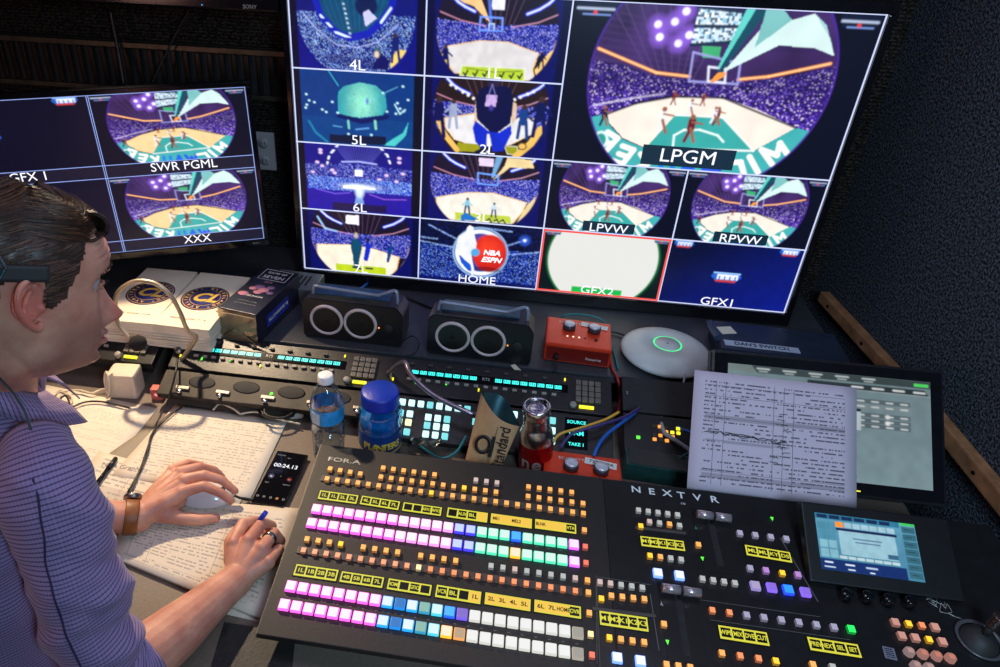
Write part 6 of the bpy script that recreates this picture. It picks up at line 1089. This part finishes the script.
D_ = lambda u, v, z: hz(u, v, DZ + z)
RW = D_(238, 578, .034); caps(bm, [J - UP * .02, (J + EL) / 2, EL], [.040, .038, .038])
fa = lambda t: EL * (1 - t) + RW * t
fp = [EL, fa(.2) + V((0, 0, .004)), fa(.45), fa(.7), fa(.9), RW]; caps(bm, fp, [.041, .0435, .040, .0325, .0275, .0265])
# right hand, fist closed on a pen
R1 = D_(249, 557, .045)
def hand(chains, wrist, pr):
    for pts, rs in chains: caps(bm, pts, rs)
RC = [([D_(234, 543, .060), D_(243, 524, .060), D_(256, 521, .040), D_(260, 530, .026)], [.0115, .0100, .0085, .0075]),
      ([D_(249, 540, .066), D_(262, 523, .060), D_(272, 526, .036), D_(266, 538, .020)], [.0115, .0098, .0085, .0075]),
      ([D_(262, 548, .062), D_(274, 533, .052), D_(281, 541, .028), D_(272, 550, .015)], [.0112, .0094, .0082, .0072]),
      ([D_(268, 561, .050), D_(279, 549, .038), D_(282, 558, .018), D_(272, 563, .010)], [.0105, .0086, .0076, .0068]),
      ([D_(232, 560, .036), D_(231, 541, .036), D_(240, 528, .034), D_(250, 527, .030)], [.0135, .0115, .0100, .0085])]
hand(RC, RW, 0)
for m_, r_ in ((RC[0][0][0], .0150), (RC[1][0][0], .0155), (RC[2][0][0], .0150), (RC[3][0][0], .0135)): caps(bm, [RW + (m_ - RW) * .1, m_ - V((0, 0, .004))], [.0215, r_ - .002])
caps(bm, [D_(240, 568, .028), D_(258, 562, .024)], [.022, .018]); caps(bm, [D_(244, 560, .030), D_(254, 548, .034)], [.020, .020])
# left arm and hand resting on the mouse
LW = D_(139, 517, .034); lf = lambda t: LE * (1 - t) + LW * t
caps(bm, [LS, (LS + LE) / 2, LE], [.048, .043, .040]); caps(bm, [LE, lf(.25), lf(.6), lf(.85), LW], [.040, .041, .034, .0275, .026])
LC = [([D_(181, 492, .058), D_(204, 486, .060), D_(221, 493, .050), D_(231, 501, .037)], [.0112, .0092, .0080, .0068]),
      ([D_(183, 480, .060), D_(204, 475, .062), D_(222, 480, .050), D_(235, 491, .034)], [.0112, .0092, .0080, .0068]),
      ([D_(180, 472, .056), D_(199, 467, .054), D_(214, 470, .036), D_(222, 477, .018)], [.0108, .0088, .0076, .0066]),
      ([D_(172, 470, .048), D_(188, 463, .042), D_(200, 465, .026), D_(207, 470, .012)], [.0098, .0078, .0070, .0060]),
      ([D_(158, 514, .030), D_(180, 518, .026), D_(201, 520, .022), D_(216, 518, .018)], [.0150, .0120, .0100, .0080])]
hand(LC, LW, 0)
for m_, r_ in ((LC[0][0][0], .015), (LC[1][0][0], .015), (LC[2][0][0], .014), (LC[3][0][0], .0125)): caps(bm, [LW + (m_ - LW) * .12, m_ - V((0, 0, .004))], [.021, r_ - .002])
caps(bm, [D_(156, 510, .034), D_(176, 500, .036)], [.022, .019]); caps(bm, [D_(154, 500, .034), D_(172, 488, .036)], [.019, .018])
for a_, b_ in ((1, 0), (2, 1), (3, 2)):
    for P_, t in ((LC, .45), (RC, .45)): caps(bm, [P_[a_][0][0] * .5 + P_[b_][0][0] * .5 - V((0, 0, .006)), P_[a_][0][0] * .5 + P_[b_][0][0] * .5 - V((0, 0, .010))], [.010, .010])
def skin_mat():
    m = bpy.data.materials.new('skin'); m.use_nodes = True; N = m.node_tree.nodes; L = m.node_tree.links; p = N['Principled BSDF']; p.inputs['Roughness'].default_value = .48; p.inputs['Subsurface Weight'].default_value = .18; p.inputs['Subsurface Radius'].default_value = (.010, .004, .002); p.inputs['Subsurface Scale'].default_value = .6
    tc = N.new('ShaderNodeTexCoord'); n = N.new('ShaderNodeTexNoise'); n.inputs['Scale'].default_value = 22; n.inputs['Detail'].default_value = 6; L.new(tc.outputs['Object'], n.inputs['Vector']); r = N.new('ShaderNodeValToRGB'); r.color_ramp.elements[0].position = .35; r.color_ramp.elements[1].position = .65
    r.color_ramp.elements[0].color = srgb(196, 128, 108) + (1,); r.color_ramp.elements[1].color = srgb(222, 164, 138) + (1,); L.new(n.outputs[0], r.inputs[0]); prev = r.outputs[0]
    for pt_, rad, col, k_ in ((hw(.060, -.030, -.085), .062, srgb(120, 84, 76), .55), (hw(.060, .030, -.085), .062, srgb(120, 84, 76), .55), (hw(-.006, -.09, -.015), .040, srgb(214, 110, 96), .6), (hw(.118, 0, -.046), .020, srgb(205, 105, 92), .45)):   # beard shadow, flushed ear and nose
        vm = N.new('ShaderNodeVectorMath'); vm.operation = 'DISTANCE'; L.new(tc.outputs['Object'], vm.inputs[0]); vm.inputs[1].default_value = pt_; mr = N.new('ShaderNodeMapRange'); mr.inputs['From Min'].default_value = rad * .55; mr.inputs['From Max'].default_value = rad; mr.inputs['To Min'].default_value = k_; mr.inputs['To Max'].default_value = 0; L.new(vm.outputs['Value'], mr.inputs['Value'])
        mx = N.new('ShaderNodeMixRGB'); L.new(mr.outputs[0], mx.inputs[0]); L.new(prev, mx.inputs[1]); mx.inputs[2].default_value = col + (1,); prev = mx.outputs[0]
    L.new(prev, p.inputs['Base Color'])
    n2 = N.new('ShaderNodeTexVoronoi'); n2.inputs['Scale'].default_value = 420; L.new(tc.outputs['Object'], n2.inputs['Vector']); n3 = N.new('ShaderNodeTexNoise'); n3.inputs['Scale'].default_value = 90; n3.inputs['Detail'].default_value = 5; L.new(tc.outputs['Object'], n3.inputs['Vector'])
    ad = N.new('ShaderNodeMath'); ad.operation = 'MULTIPLY_ADD'; ad.inputs[1].default_value = .35; L.new(n2.outputs[0], ad.inputs[0]); L.new(n3.outputs[0], ad.inputs[2]); b = N.new('ShaderNodeBump'); b.inputs['Strength'].default_value = .35; b.inputs['Distance'].default_value = .0015; L.new(ad.outputs[0], b.inputs['Height']); L.new(b.outputs[0], p.inputs['Normal']); return m
SKIN = skin_mat(); body = place(obj('body', bm, SKIN, per)); rm = body.modifiers.new('blend', 'REMESH'); rm.mode = 'VOXEL'; rm.voxel_size = .0019; rm.use_smooth_shade = True; smo = body.modifiers.new('soften', 'SMOOTH'); smo.factor = .5; smo.iterations = 5
# eyes, brows, lips
for sd in (-1, 1):
    bm = new(); ball(bm, None, .0110, 1, 1, 1, HM_ @ M.Translation((.0722, sd * .0315, -.0005))); ey = place(obj('eye', bm, mat('eye_white', srgb(165, 150, 148), .15, noise=.05, coat=.5), per, None, True))
    bm = new(); lathe(bm, [(0, .0004), (.0022, .0003), (.0055, -.0006), (.0056, -.001)], (0, 0, 0), 24, 0, HM_.to_3x3() @ M.Rotation(R_(90), 3, 'Y')); bmesh.ops.translate(bm, vec=hw(.0722 + .0109, sd * .0315, .0008), verts=bm.verts); ir = obj('iris', bm, mat('iris', (.05, .05, .05), .1, noise=.5, nscale=400), ey); ir.matrix_parent_inverse = per.matrix_world.inverted()
    bm = new(); 
    for k in range(60):
        t = k / 59; y0 = .013 + .036 * t; z0 = .0165 + .010 * math.sin(math.pi * min(1, t * .9 + .12)) - .004 * t + random.uniform(-.0022, .0022); th0 = math.asin(min(.99, (y0 / .0755) ** (1 / .88))) * sd
        x, y, _ = head_pt(np.array(th0), np.array(z0)); a = hw(float(x) + .0012, float(y), z0); x2, y2, _ = head_pt(np.array(th0 + sd * .06), np.array(z0 + .003)); b = hw(float(x2) + .0022, float(y2), z0 + .0035); tube(bm, [a, b], [.0005, .0002], 4, k=1)
    place(obj('eyebrow', bm, mat('brow_hair', srgb(58, 40, 30), .6), per))
    bm = new()
    for up, zc in ((1, .0036), (-1, -.0050)):
        pts = []
        for k in range(9):
            t = k / 8; yy = .0215 + .021 * t; z0 = zc * math.sin(math.pi * (t * .86 + .08)) - .0005; dd = .0118 ** 2 - (yy - .0315) ** 2 - (z0) ** 2; pts.append(hw(.0735 + math.sqrt(max(dd, 1e-6)) + .0009, sd * yy, z0))
        tube(bm, pts, .0024 if up > 0 else .0016, 8, k=3)
    place(obj('eyelid', bm, SKIN, per))
    bm = new()
    for k in range(14):
        t = k / 13; yy = .0215 + .021 * t; z0 = .0036 * math.sin(math.pi * (t * .86 + .08)); dd = .0118 ** 2 - (yy - .0315) ** 2; x0 = .0735 + math.sqrt(max(dd, 1e-6)) + .0018; tube(bm, [hw(x0, sd * yy, z0), hw(x0 + .004, sd * (yy + .001), z0 + .0005), hw(x0 + .0062, sd * (yy + .002), z0 + .003)], [.0003, .0001], 4, k=2)
    place(obj('eyelashes', bm, mat('lash', (.01, .008, .006), .6), per))
bm = new(); LIPM = mat('lip', srgb(190, 110, 105), .4, noise=.1, nscale=90, bump=.3)
for zc, rr, dz in ((-.0712, .0030, .0), (-.0832, .0040, 0)):
    pts = []
    for k in range(11):
        yy = (k / 10 - .5) * .044; z0 = zc - (.003 if zc > -.075 else -.0035) * (abs(yy) / .022) ** 2; tt = math.asin(min(1, abs(yy) / .055)) * (1 if yy > 0 else -1); x, y, _ = head_pt(np.array(tt * .93), np.array(z0)); pts.append(hw(float(x) - .0012, yy, z0))
    tube(bm, pts, [.0008, rr * .8, rr, rr * .8, .0008], 8, k=3)
place(obj('lips', bm, LIPM, per))
# hair: a shaped mass with combed strands over it
ZL = ([0, 30, 50, 58, 63, 67, 71, 84, 89, 106, 113, 130, 180], [.068, .067, .063, .054, .040, .018, -.012, -.030, .016, .018, -.03, -.066, -.072])
def hair_t(th, z):
    a = np.degrees(np.abs(th)); zl = np.interp(a, *ZL) + .0022 * np.sin(a * 1.1) + .0016 * np.sin(a * 2.7 + 1); k = np.clip((z - zl) / .012, 0, 1); k = k * k * (3 - 2 * k); top = np.clip((z - .03) / .06, 0, 1)
    return zl, k * (.0035 + .0055 * top + .003 * np.clip((a - 100) / 40, 0, 1)) + k * .006 * ga(a, 0, 38) * ga(z, .080, .02)
def hair_pt(th, z, extra=0):
    x, y, z_ = head_pt(th, z); zl, t = hair_t(th, z); t = t + extra; nx, ny = np.cos(th), np.sin(th); tz = np.clip((z - .015) / .087, 0, 1) ** 1.5; nr = np.sqrt(nx ** 2 + ny ** 2 + (1.4 * tz) ** 2); k = 1 - .75 * tz
    return x + t * nx * k * 1.15, y + t * ny * k, z + t * 1.25 * tz
bm = new(); th, zz = np.meshgrid(np.linspace(-math.pi, math.pi, 140, endpoint=False), np.linspace(-.074, .1020, 130)); X, Y, Z = hair_pt(th, zz); zl, t = hair_t(th, zz)
lump = np.array([[mnoise.noise(V((X[j, i] * 60, Y[j, i] * 60, Z[j, i] * 30))) for i in range(140)] for j in range(130)]); X += np.cos(th) * lump * .003 * (t > .004); Y += np.sin(th) * lump * .003 * (t > .004); Z += lump * .003 * (t > .010)
vs = [[bm.verts.new(HM_ @ V((X[j, i], Y[j, i], Z[j, i]))) for i in range(140)] for j in range(130)]
for j in range(129):
    for i in range(140):
        if t[j, i] > .0012 or t[j + 1, i] > .0012: f = bm.faces.new((vs[j][i], vs[j][(i + 1) % 140], vs[j + 1][(i + 1) % 140], vs[j + 1][i])); f.smooth = True
bm.faces.new(vs[-1])
for v in [v for v in bm.verts if not v.link_faces]: bm.verts.remove(v)
def strand(bm, P, r):
    rings = []
    for k, p in enumerate(P):
        t_ = (P[min(k + 1, len(P) - 1)] - P[max(k - 1, 0)]).normalized(); a = t_.cross(V((.3, .5, .8))).normalized(); b = t_.cross(a); q = r * (1 - .75 * k / (len(P) - 1)); rings.append([bm.verts.new(p + a * q * math.cos(x * 2.094) + b * q * math.sin(x * 2.094)) for x in range(3)])
    for A_, B_ in zip(rings, rings[1:]):
        for x in range(3): f = bm.faces.new((A_[x], A_[(x + 1) % 3], B_[(x + 1) % 3], B_[x])); f.smooth = True; f.material_index = mi_
cnt = 0
while cnt < 5200:
    a = random.uniform(-math.pi, math.pi); z0 = random.uniform(-.07, .101); zl0, t0 = hair_t(np.array(a), np.array(z0))
    if t0 < .002: continue
    cnt += 1; mi_ = random.choice((0, 0, 1)); P = []; top = max(0, min(1, (z0 - .045) / .04)); th_, z_ = a, z0; L = .012 + .030 * top; fr = abs(a) < 1.0
    cl = mnoise.noise(V((a * 5, z0 * 60, 2))) * .5
    for k in range(5):
        ex = .0008 + .0026 * (k / 4) * (1 + 1.2 * top) * (.6 + cl); x, y, z2 = hair_pt(np.array(th_), np.array(z_), ex); P.append(HM_ @ V((float(x), float(y), float(z2))))
        if top > .35:                                        # combed forwards and over, curling up at the brow
            th_ += (-.10 * (1 if th_ > 0 else -1) if abs(th_) > .3 else .05) + cl * .12; z_ += (.003 if abs(th_) > 1.6 else (-.0012 if abs(th_) > .8 else .0012)) + cl * .002
        else: th_ += .045 * (1 if th_ > 0 else -1) + cl * .05; z_ -= L * .13
        z_ = min(z_, .1015)
    strand(bm, P, .00055 + .0003 * top)
mi_ = 0
for k in range(260):                                          # quiff curling out over the brow
    y0 = random.uniform(-.038, .034); c_ = random.uniform(0, 1); r0 = .011 + .005 * random.random(); P = []
    for q in range(8):
        an = R_(150 - 34 * q); P.append(HM_ @ V((.070 + r0 * math.cos(an) * .95, y0 + .0035 * q * (-1) + random.uniform(-.0006, .0006), .080 + r0 * math.sin(an) * .85 - .0006 * q)))
    strand(bm, P, .0009)
place(obj('hair', bm, [mat('hair_dark', srgb(56, 38, 28), .42, noise=.3, nscale=200, spec=.6), mat('hair_brown', srgb(112, 74, 48), .42, noise=.3, nscale=200, spec=.6)], per))
# shirt
def shirt_mat():
    m = bpy.data.materials.new('shirt_check'); m.use_nodes = True; N = m.node_tree.nodes; L = m.node_tree.links; p = N['Principled BSDF']; p.inputs['Roughness'].default_value = .75; p.inputs['Specular IOR Level'].default_value = .25; p.inputs['Sheen Weight'].default_value = .2
    uv = N.new('ShaderNodeUVMap'); sp = N.new('ShaderNodeSeparateXYZ'); L.new(uv.outputs[0], sp.inputs[0])
    def mt(op, a, b=None):
        n = N.new('ShaderNodeMath'); n.operation = op
        for i, x in enumerate((a, b)):
            if x is None: continue
            if isinstance(x, (int, float)): n.inputs[i].default_value = x
            else: L.new(x, n.inputs[i])
        return n.outputs[0]
    s1 = mt('LESS_THAN', mt('FRACT', mt('MULTIPLY', sp.outputs[1], 200.)), .30); s2 = mt('LESS_THAN', mt('FRACT', mt('MULTIPLY', sp.outputs[0], 260.)), .30)
    m1 = N.new('ShaderNodeMixRGB'); m1.inputs[1].default_value = srgb(150, 128, 172) + (1,); m1.inputs[2].default_value = srgb(70, 52, 96) + (1,); L.new(mt('MULTIPLY', s1, .85), m1.inputs[0]); m2 = N.new('ShaderNodeMixRGB'); L.new(m1.outputs[0], m2.inputs[1]); m2.inputs[2].default_value = srgb(205, 190, 225) + (1,); L.new(mt('MULTIPLY', s2, .12), m2.inputs[0]); L.new(m2.outputs[0], p.inputs['Base Color'])
    tc = N.new('ShaderNodeTexCoord'); n = N.new('ShaderNodeTexNoise'); n.inputs['Scale'].default_value = 500; L.new(tc.outputs['Object'], n.inputs['Vector']); b = N.new('ShaderNodeBump'); b.inputs['Strength'].default_value = .3; b.inputs['Distance'].default_value = .001; L.new(n.outputs[0], b.inputs['Height']); L.new(b.outputs[0], p.inputs['Normal']); return m
SHM = shirt_mat()
SEAM = {}
def loft(name, C_, A_, B_, ax, ay, wr=.004, n=72, sub=9, sq=1.0, folds=(), open_end=True, seed=0):
    """C_ centres, A_/B_ radii along ax/ay directions (functions of index)"""
    def sm(T, q): 
        j = min(int(q), len(T) - 2); t = q - j; t = t * t * (3 - 2 * t) if not isinstance(T[0], V) else t; return T[j] * (1 - t) + T[j + 1] * t
    path = smooth_path(C_, sub); m = len(path); bm = new(); uvl = bm.loops.layers.uv.new('UVMap'); R = []; vlen = 0; Vv = []
    for k, c in enumerate(path):
        q = k / sub; a, b = sm(A_, q), sm(B_, q); X_ = sm(ax, q).normalized(); Y_ = sm(ay, q).normalized(); ring = []
        if k: vlen += (c - path[k - 1]).length
        Vv.append(vlen)
        for i in range(n):
            an = 2 * math.pi * i / n; cs, sn = math.cos(an), math.sin(an); p = c + X_ * a * cs + Y_ * b * sn; nrm = (X_ * cs + Y_ * sn).normalized()
            d = mnoise.noise(p * 14 + V((seed, 0, 0))) * wr + mnoise.noise(V((p.x * 30 + seed, p.y * 30, p.z * 55))) * wr * .6
            for (fq, fa, amp, wid, sl) in folds:                   # creases: centre along, centre around, depth, width, slant
                da = math.atan2(math.sin(an - fa), math.cos(an - fa)); dq = q - fq - sl * da; d += amp * math.exp(-(dq / wid) ** 2) * math.exp(-(da / 1.3) ** 2)
            ring.append(bm.verts.new(p + nrm * d))
        R.append(ring)
    SEAM[name] = [[V(v.co) for v in r_] for r_ in R]
    rad = (sum(A_) / len(A_) + sum(B_) / len(B_)) / 2
    for j in range(m - 1):
        for i in range(n):
            f = bm.faces.new((R[j][i], R[j][(i + 1) % n], R[j + 1][(i + 1) % n], R[j + 1][i])); f.smooth = True
            for l, (uu, vv) in zip(f.loops, ((i, j), (i + 1, j), (i + 1, j + 1), (i, j + 1))): l[uvl].uv = (uu / n * 2 * math.pi * rad, Vv[vv])
    o = place(obj(name, bm, SHM, per)); s = o.modifiers.new('cloth', 'SOLIDIFY'); s.thickness = .0015; s.offset = -1; return o
NBs = NB + V((0, 0, -.0)); tc = lambda f, z: NBs - UP * z - TF * f
loft('shirt', [tc(.10, .62), tc(.09, .48), tc(.07, .32), tc(.06, .20), tc(.05, .12), tc(.035, .07), tc(.015, .02), tc(0, -.035)], [.19, .185, .175, .165, .150, .120, .090, .066], [.14, .135, .12, .10, .088, .078, .070, .060], [TR] * 8, [TF, TF, TF, TF, TF - UP * .3, TF - UP * .5, TF - UP * .6, TF - UP * .65], .006, 110, 8, seed=3, folds=((3.2, -.3, .008, .25, .4), (3.8, -.2, -.007, .2, .5), (2.4, -.5, .009, .3, .3)))
UA = (EL - J).normalized(); FAv = (RW - EL).normalized(); sx_ = TR; S0 = J - TR * .07 + UP * .028
loft('sleeve', [S0, J - TR * .015 + UP * .012, J + (EL - J) * .25 + TR * .006, J + (EL - J) * .52, J + (EL - J) * .80 + V((.004, -.0, 0)), EL + UP * .015 + FAv * .012, EL + FAv * .055 + UP * .008],
     [.038, .052, .054, .051, .047, .046, .047], [.042, .053, .055, .053, .050, .050, .050], [UP * .8 + TR * .2, (TR + UP * .6), TR, TR, TR, (TR - UP * .3), V((FAv.y, -FAv.x, 0))], [TF, TF, TF, TF + UP * .1, TF + UP * .2, (TF + UP * .8), UP], .006, 84, 9, seed=9,
     folds=((1.6, 1.2, .009, .16, .25), (2.2, 1.0, -.008, .14, .3), (2.9, 1.1, .009, .15, .35), (3.5, 1.2, -.009, .12, .3), (3.9, 1.1, .007, .13, .3), (4.4, 1.2, -.010, .11, .2), (4.8, 1.0, .006, .12, .2), (5.3, .6, -.006, .1, 0), (3.2, -1.2, .007, .16, -.3), (1.2, .2, .006, .12, .5)))
SEAM_R = SEAM['sleeve']
loft('sleeve', [LS + TR * .07 + UP * .03, LS + UP * .01, (LS + LE) / 2, LE, LE + (LW - LE) * .18], [.055, .066, .062, .058, .054], [.06, .066, .062, .058, .054], [UP * .8 + TR * .2, TR + UP * .4, TR, TR, V((.3, -.9, .2))], [TF, TF, TF, TF + UP * .6, UP], .005, 60, 8, seed=14, folds=((2.5, 1.0, .008, .2, .3), (3.0, 1.0, -.008, .2, .3)))
# sleeve seam piping
ring_ = []
for r_ in SEAM_R[8:50:2]:                            # seam down the back of the sleeve
    c_ = sum(r_, V()) / len(r_); best = None
    for p in r_:
        w = p - CAM; dp = -w.dot(CZA); u_ = CX + FL * w.dot(CXA) / dp; v_ = CY - FL * w.dot(CYA) / dp
        if (p - c_).dot(-w) > 0:
            t_ = float(np.interp(v_, [440, 480, 590, 640, 700], [36, 34, 51, 70, 95])); q_ = abs(u_ - t_)
            if best is None or q_ < best[0]: best = (q_, p + (p - c_).normalized() * .0008)
    if best and best[0] < 12: ring_.append(best[1])
bm = new(); tube(bm, ring_, .0013, 6, k=4); place(obj('shoulder_seam', bm, mat('seam_dark', srgb(52, 40, 78), .8), per))
bm = new(); uvl = bm.loops.layers.uv.new('UVMap'); G = []; n = 72
for k in range(n + 1):
    an = R_(18 + 324 * k / n); d = TF * math.cos(an) + TR * math.sin(an); fr = max(0, math.cos(an)); bk_ = max(0, -math.cos(an)); tip = math.exp(-((180 - abs(math.degrees(an) - 180)) / 26) ** 2)
    i0 = NBs + d * .060 + UP * (.020 * bk_ - .012 * fr - .008); i1 = NBs + d * .0655 + UP * (.034 * bk_ - .002 * fr + .004); i2 = NBs + d * .071 + UP * (.030 * bk_ - .006 * fr); i3 = NBs + d * (.085 + .014 * fr) + UP * (.000 * bk_ - .038 - .012 * fr - .020 * tip); i3 += TF * .012 * tip
    cs_ = math.cos(an); sl_ = UP * (.050 - (.078 if cs_ > 0 else .02) * cs_); i0 += sl_; i1 += sl_; i2 += sl_; i3 += sl_ * 1.0
    i25 = (i2 + i3) / 2 + d * .004 + UP * .003; G.append([bm.verts.new(p) for p in (i0, i1, i2, i25, i3)])
for k in range(n):
    for j in range(4):
        f = bm.faces.new((G[k][j], G[k + 1][j], G[k + 1][j + 1], G[k][j + 1])); f.smooth = True
        for l, (a, b) in zip(f.loops, ((k, j), (k + 1, j), (k + 1, j + 1), (k, j + 1))): l[uvl].uv = (b * .012 + .5, a * .0065)
co = place(obj('collar', bm, SHM, per)); s = co.modifiers.new('cloth', 'SOLIDIFY'); s.thickness = .002
# trousers, mostly outside the frame
bm = new(); PV = V((-.19, -.99, .52)); caps(bm, [PV + TR * .09, PV + TR * .10 + TF * .42, V((PV.x + TR.x * .10 + TF.x * .42, PV.y + TR.y * .10 + TF.y * .42, .08))], [.10, .07, .045]); caps(bm, [PV - TR * .09, PV - TR * .10 + TF * .42, V((PV.x - TR.x * .10 + TF.x * .42, PV.y - TR.y * .10 + TF.y * .42, .08))], [.10, .07, .045]); tr_ = place(obj('trousers', bm, mat('trouser_dark', (.02, .022, .03), .8, noise=.2), per))
# headset
hs = root('headset', HM_.copy(), 'black headset band pressed above the man\'s right ear', 'headset')
bm = new(); box(bm, (-.018, -.0885, .024), (.060, .010, .020), bev=.004); obj('temple_pad', bm, RUB, hs)
bm = new()
for d in (-.002, .002): tube(bm, [(-.035 + d, -.095, .030), (-.05 + d, -.094, .06), (-.058 + d, -.078, .1), (-.062 + d, -.035, .142), (-.062 + d, 0, .150), (-.062 + d, .035, .142), (-.058 + d, .078, .1), (-.05 + d, .094, .06), (-.04 + d, .095, .0)], .0024, 8)
obj('headband', bm, mat('band_steel', (.35, .38, .42), .25, .9), hs)
bm = new(); cyl(bm, (-.012, .086, -.02), .034, .022, 28, 0, M.Rotation(R_(-90), 3, 'X'), bev=.005); obj('ear_cup', bm, BLK, hs)
bm = new(); tube(bm, [hw(-.034, -.097, .03), hw(-.060, -.10, -.03), hd(-14, 352, .845), hd(-2, 376, .82), hd(12, 392, .805), hd(24, 410, .80), hd(31, 430, .795)], .0016, 8); tag(obj('headset_cable', bm, mat('cable_teal_dark', (.01, .05, .06), .4)), 'thin dark teal lead running down over the shirt collar', 'cable')
# wristwatch on the left wrist, ring, pen, mouse
wa = (LC[0][0][0] - LE).normalized(); wa = (LW - lf(.6)).normalized(); wc = LW + (lf(.85) - LW) * .35; WM = frame(wc, wa, (0, 0, 1)); wt = root('wristwatch', WM, 'brown leather strap watch with dark case on the left wrist', 'watch')
bm = new(); lathe(bm, [(.0285, -.0105), (.0300, -.0110), (.0306, -.009), (.0306, .009), (.0300, .0110), (.0285, .0105), (.0285, -.0105)], (0, 0, 0), 56, 0, M.Rotation(R_(90), 3, 'Y')); obj('strap', bm, mat('leather_brown', srgb(140, 82, 34), .45, noise=.2, nscale=90, bump=.3), wt)
bm = new(); cyl(bm, (0, .0, .0), .0155, .009, 32, 0, None, bev=.002); cyl(bm, (0, 0, .009), .013, .0006, 32, 1)
for v in bm.verts: v.co = M.Rotation(R_(-145), 3, 'X') @ (v.co + V((0, 0, .0295)))
obj('case', bm, [GRY, mat('watch_dial', (.02, .02, .02), .1)], wt)
p0_, p1_ = RC[2][0][0], RC[2][0][1]; rd = (p1_ - p0_).normalized(); rc = p0_ * .38 + p1_ * .62; bm = new(); lathe(bm, [(.0096, -.003), (.0115, -.003), (.0120, 0), (.0115, .003), (.0096, .003), (.0096, -.003)], rc, 32, 0, rd.to_track_quat('Z', 'Y').to_matrix()); tag(obj('finger_ring', bm, mat('ring_dark_steel', (.16, .19, .20), .25, 1)), 'dark steel ring on the finger of the writing hand', 'ring')
a_ = D_(266, 512, .082); b_ = D_(251, 532, .044); d_ = (b_ - a_).normalized(); tL = a_ + d_ * ((a_.z - DZ - .010) / -d_.z); pn = root('ballpoint_pen', frame(a_, d_, (0, 0, 1)), 'clear ballpoint pen with blue end cap held in the writing hand', 'pen'); Lp = min(.14, (tL - a_).length)
bm = new(); tube(bm, [(0, 0, 0), (.022, 0, 0)], [.0042, .0046], 12, k=1); obj('cap', bm, mat('pen_blue', srgb(30, 50, 190), .3), pn); bm = new(); tube(bm, [(.022, 0, 0), (Lp * .88, 0, 0), (Lp, 0, 0)], [.0038, .0038, .0012], 12, k=2); obj('barrel', bm, mat('pen_clear', srgb(200, 185, 170), .2, noise=.05), pn)
q = D_(206, 501, 0); ms = root('computer_mouse', rz((q.x, q.y, DZ + .0085), R_(8)), 'white computer mouse almost covered by the left hand', 'computer mouse'); bm = new(); ball(bm, None, 1, .054, .030, .030, M.Translation((0, 0, .0)))
for v in bm.verts: v.co.z = max(v.co.z, .0005)
obj('body', bm, mat('mouse_white', srgb(225, 220, 225), .2, noise=.03, coat=.5), ms, None, True)
bm = new(); cyl(bm, (.034, .003, .021), .005, .005, 16, 0, M.Rotation(R_(90), 3, 'X')); obj('scroll_wheel', bm, GRY, ms)
cable([ms.matrix_world @ V((.054, 0, .008)), D_(240, 498, .012), D_(248, 499, .006), D_(262, 503, .004)], .0022, CB, 'short dark cable leaving the front of the mouse')
# ---------------------------------------------------------------- lettering becomes plain mesh
bpy.context.view_layer.update(); dg = bpy.context.evaluated_depsgraph_get()
for o in [x for x in SC.objects if x.type == 'FONT']:
    me = bpy.data.meshes.new_from_object(o.evaluated_get(dg)); n = bpy.data.objects.new('tmp', me); SC.collection.objects.link(n); n.parent = o.parent; n.matrix_local = o.matrix_local.copy(); nm = o.name; bpy.data.objects.remove(o); n.name = nm
bpy.context.view_layer.update()
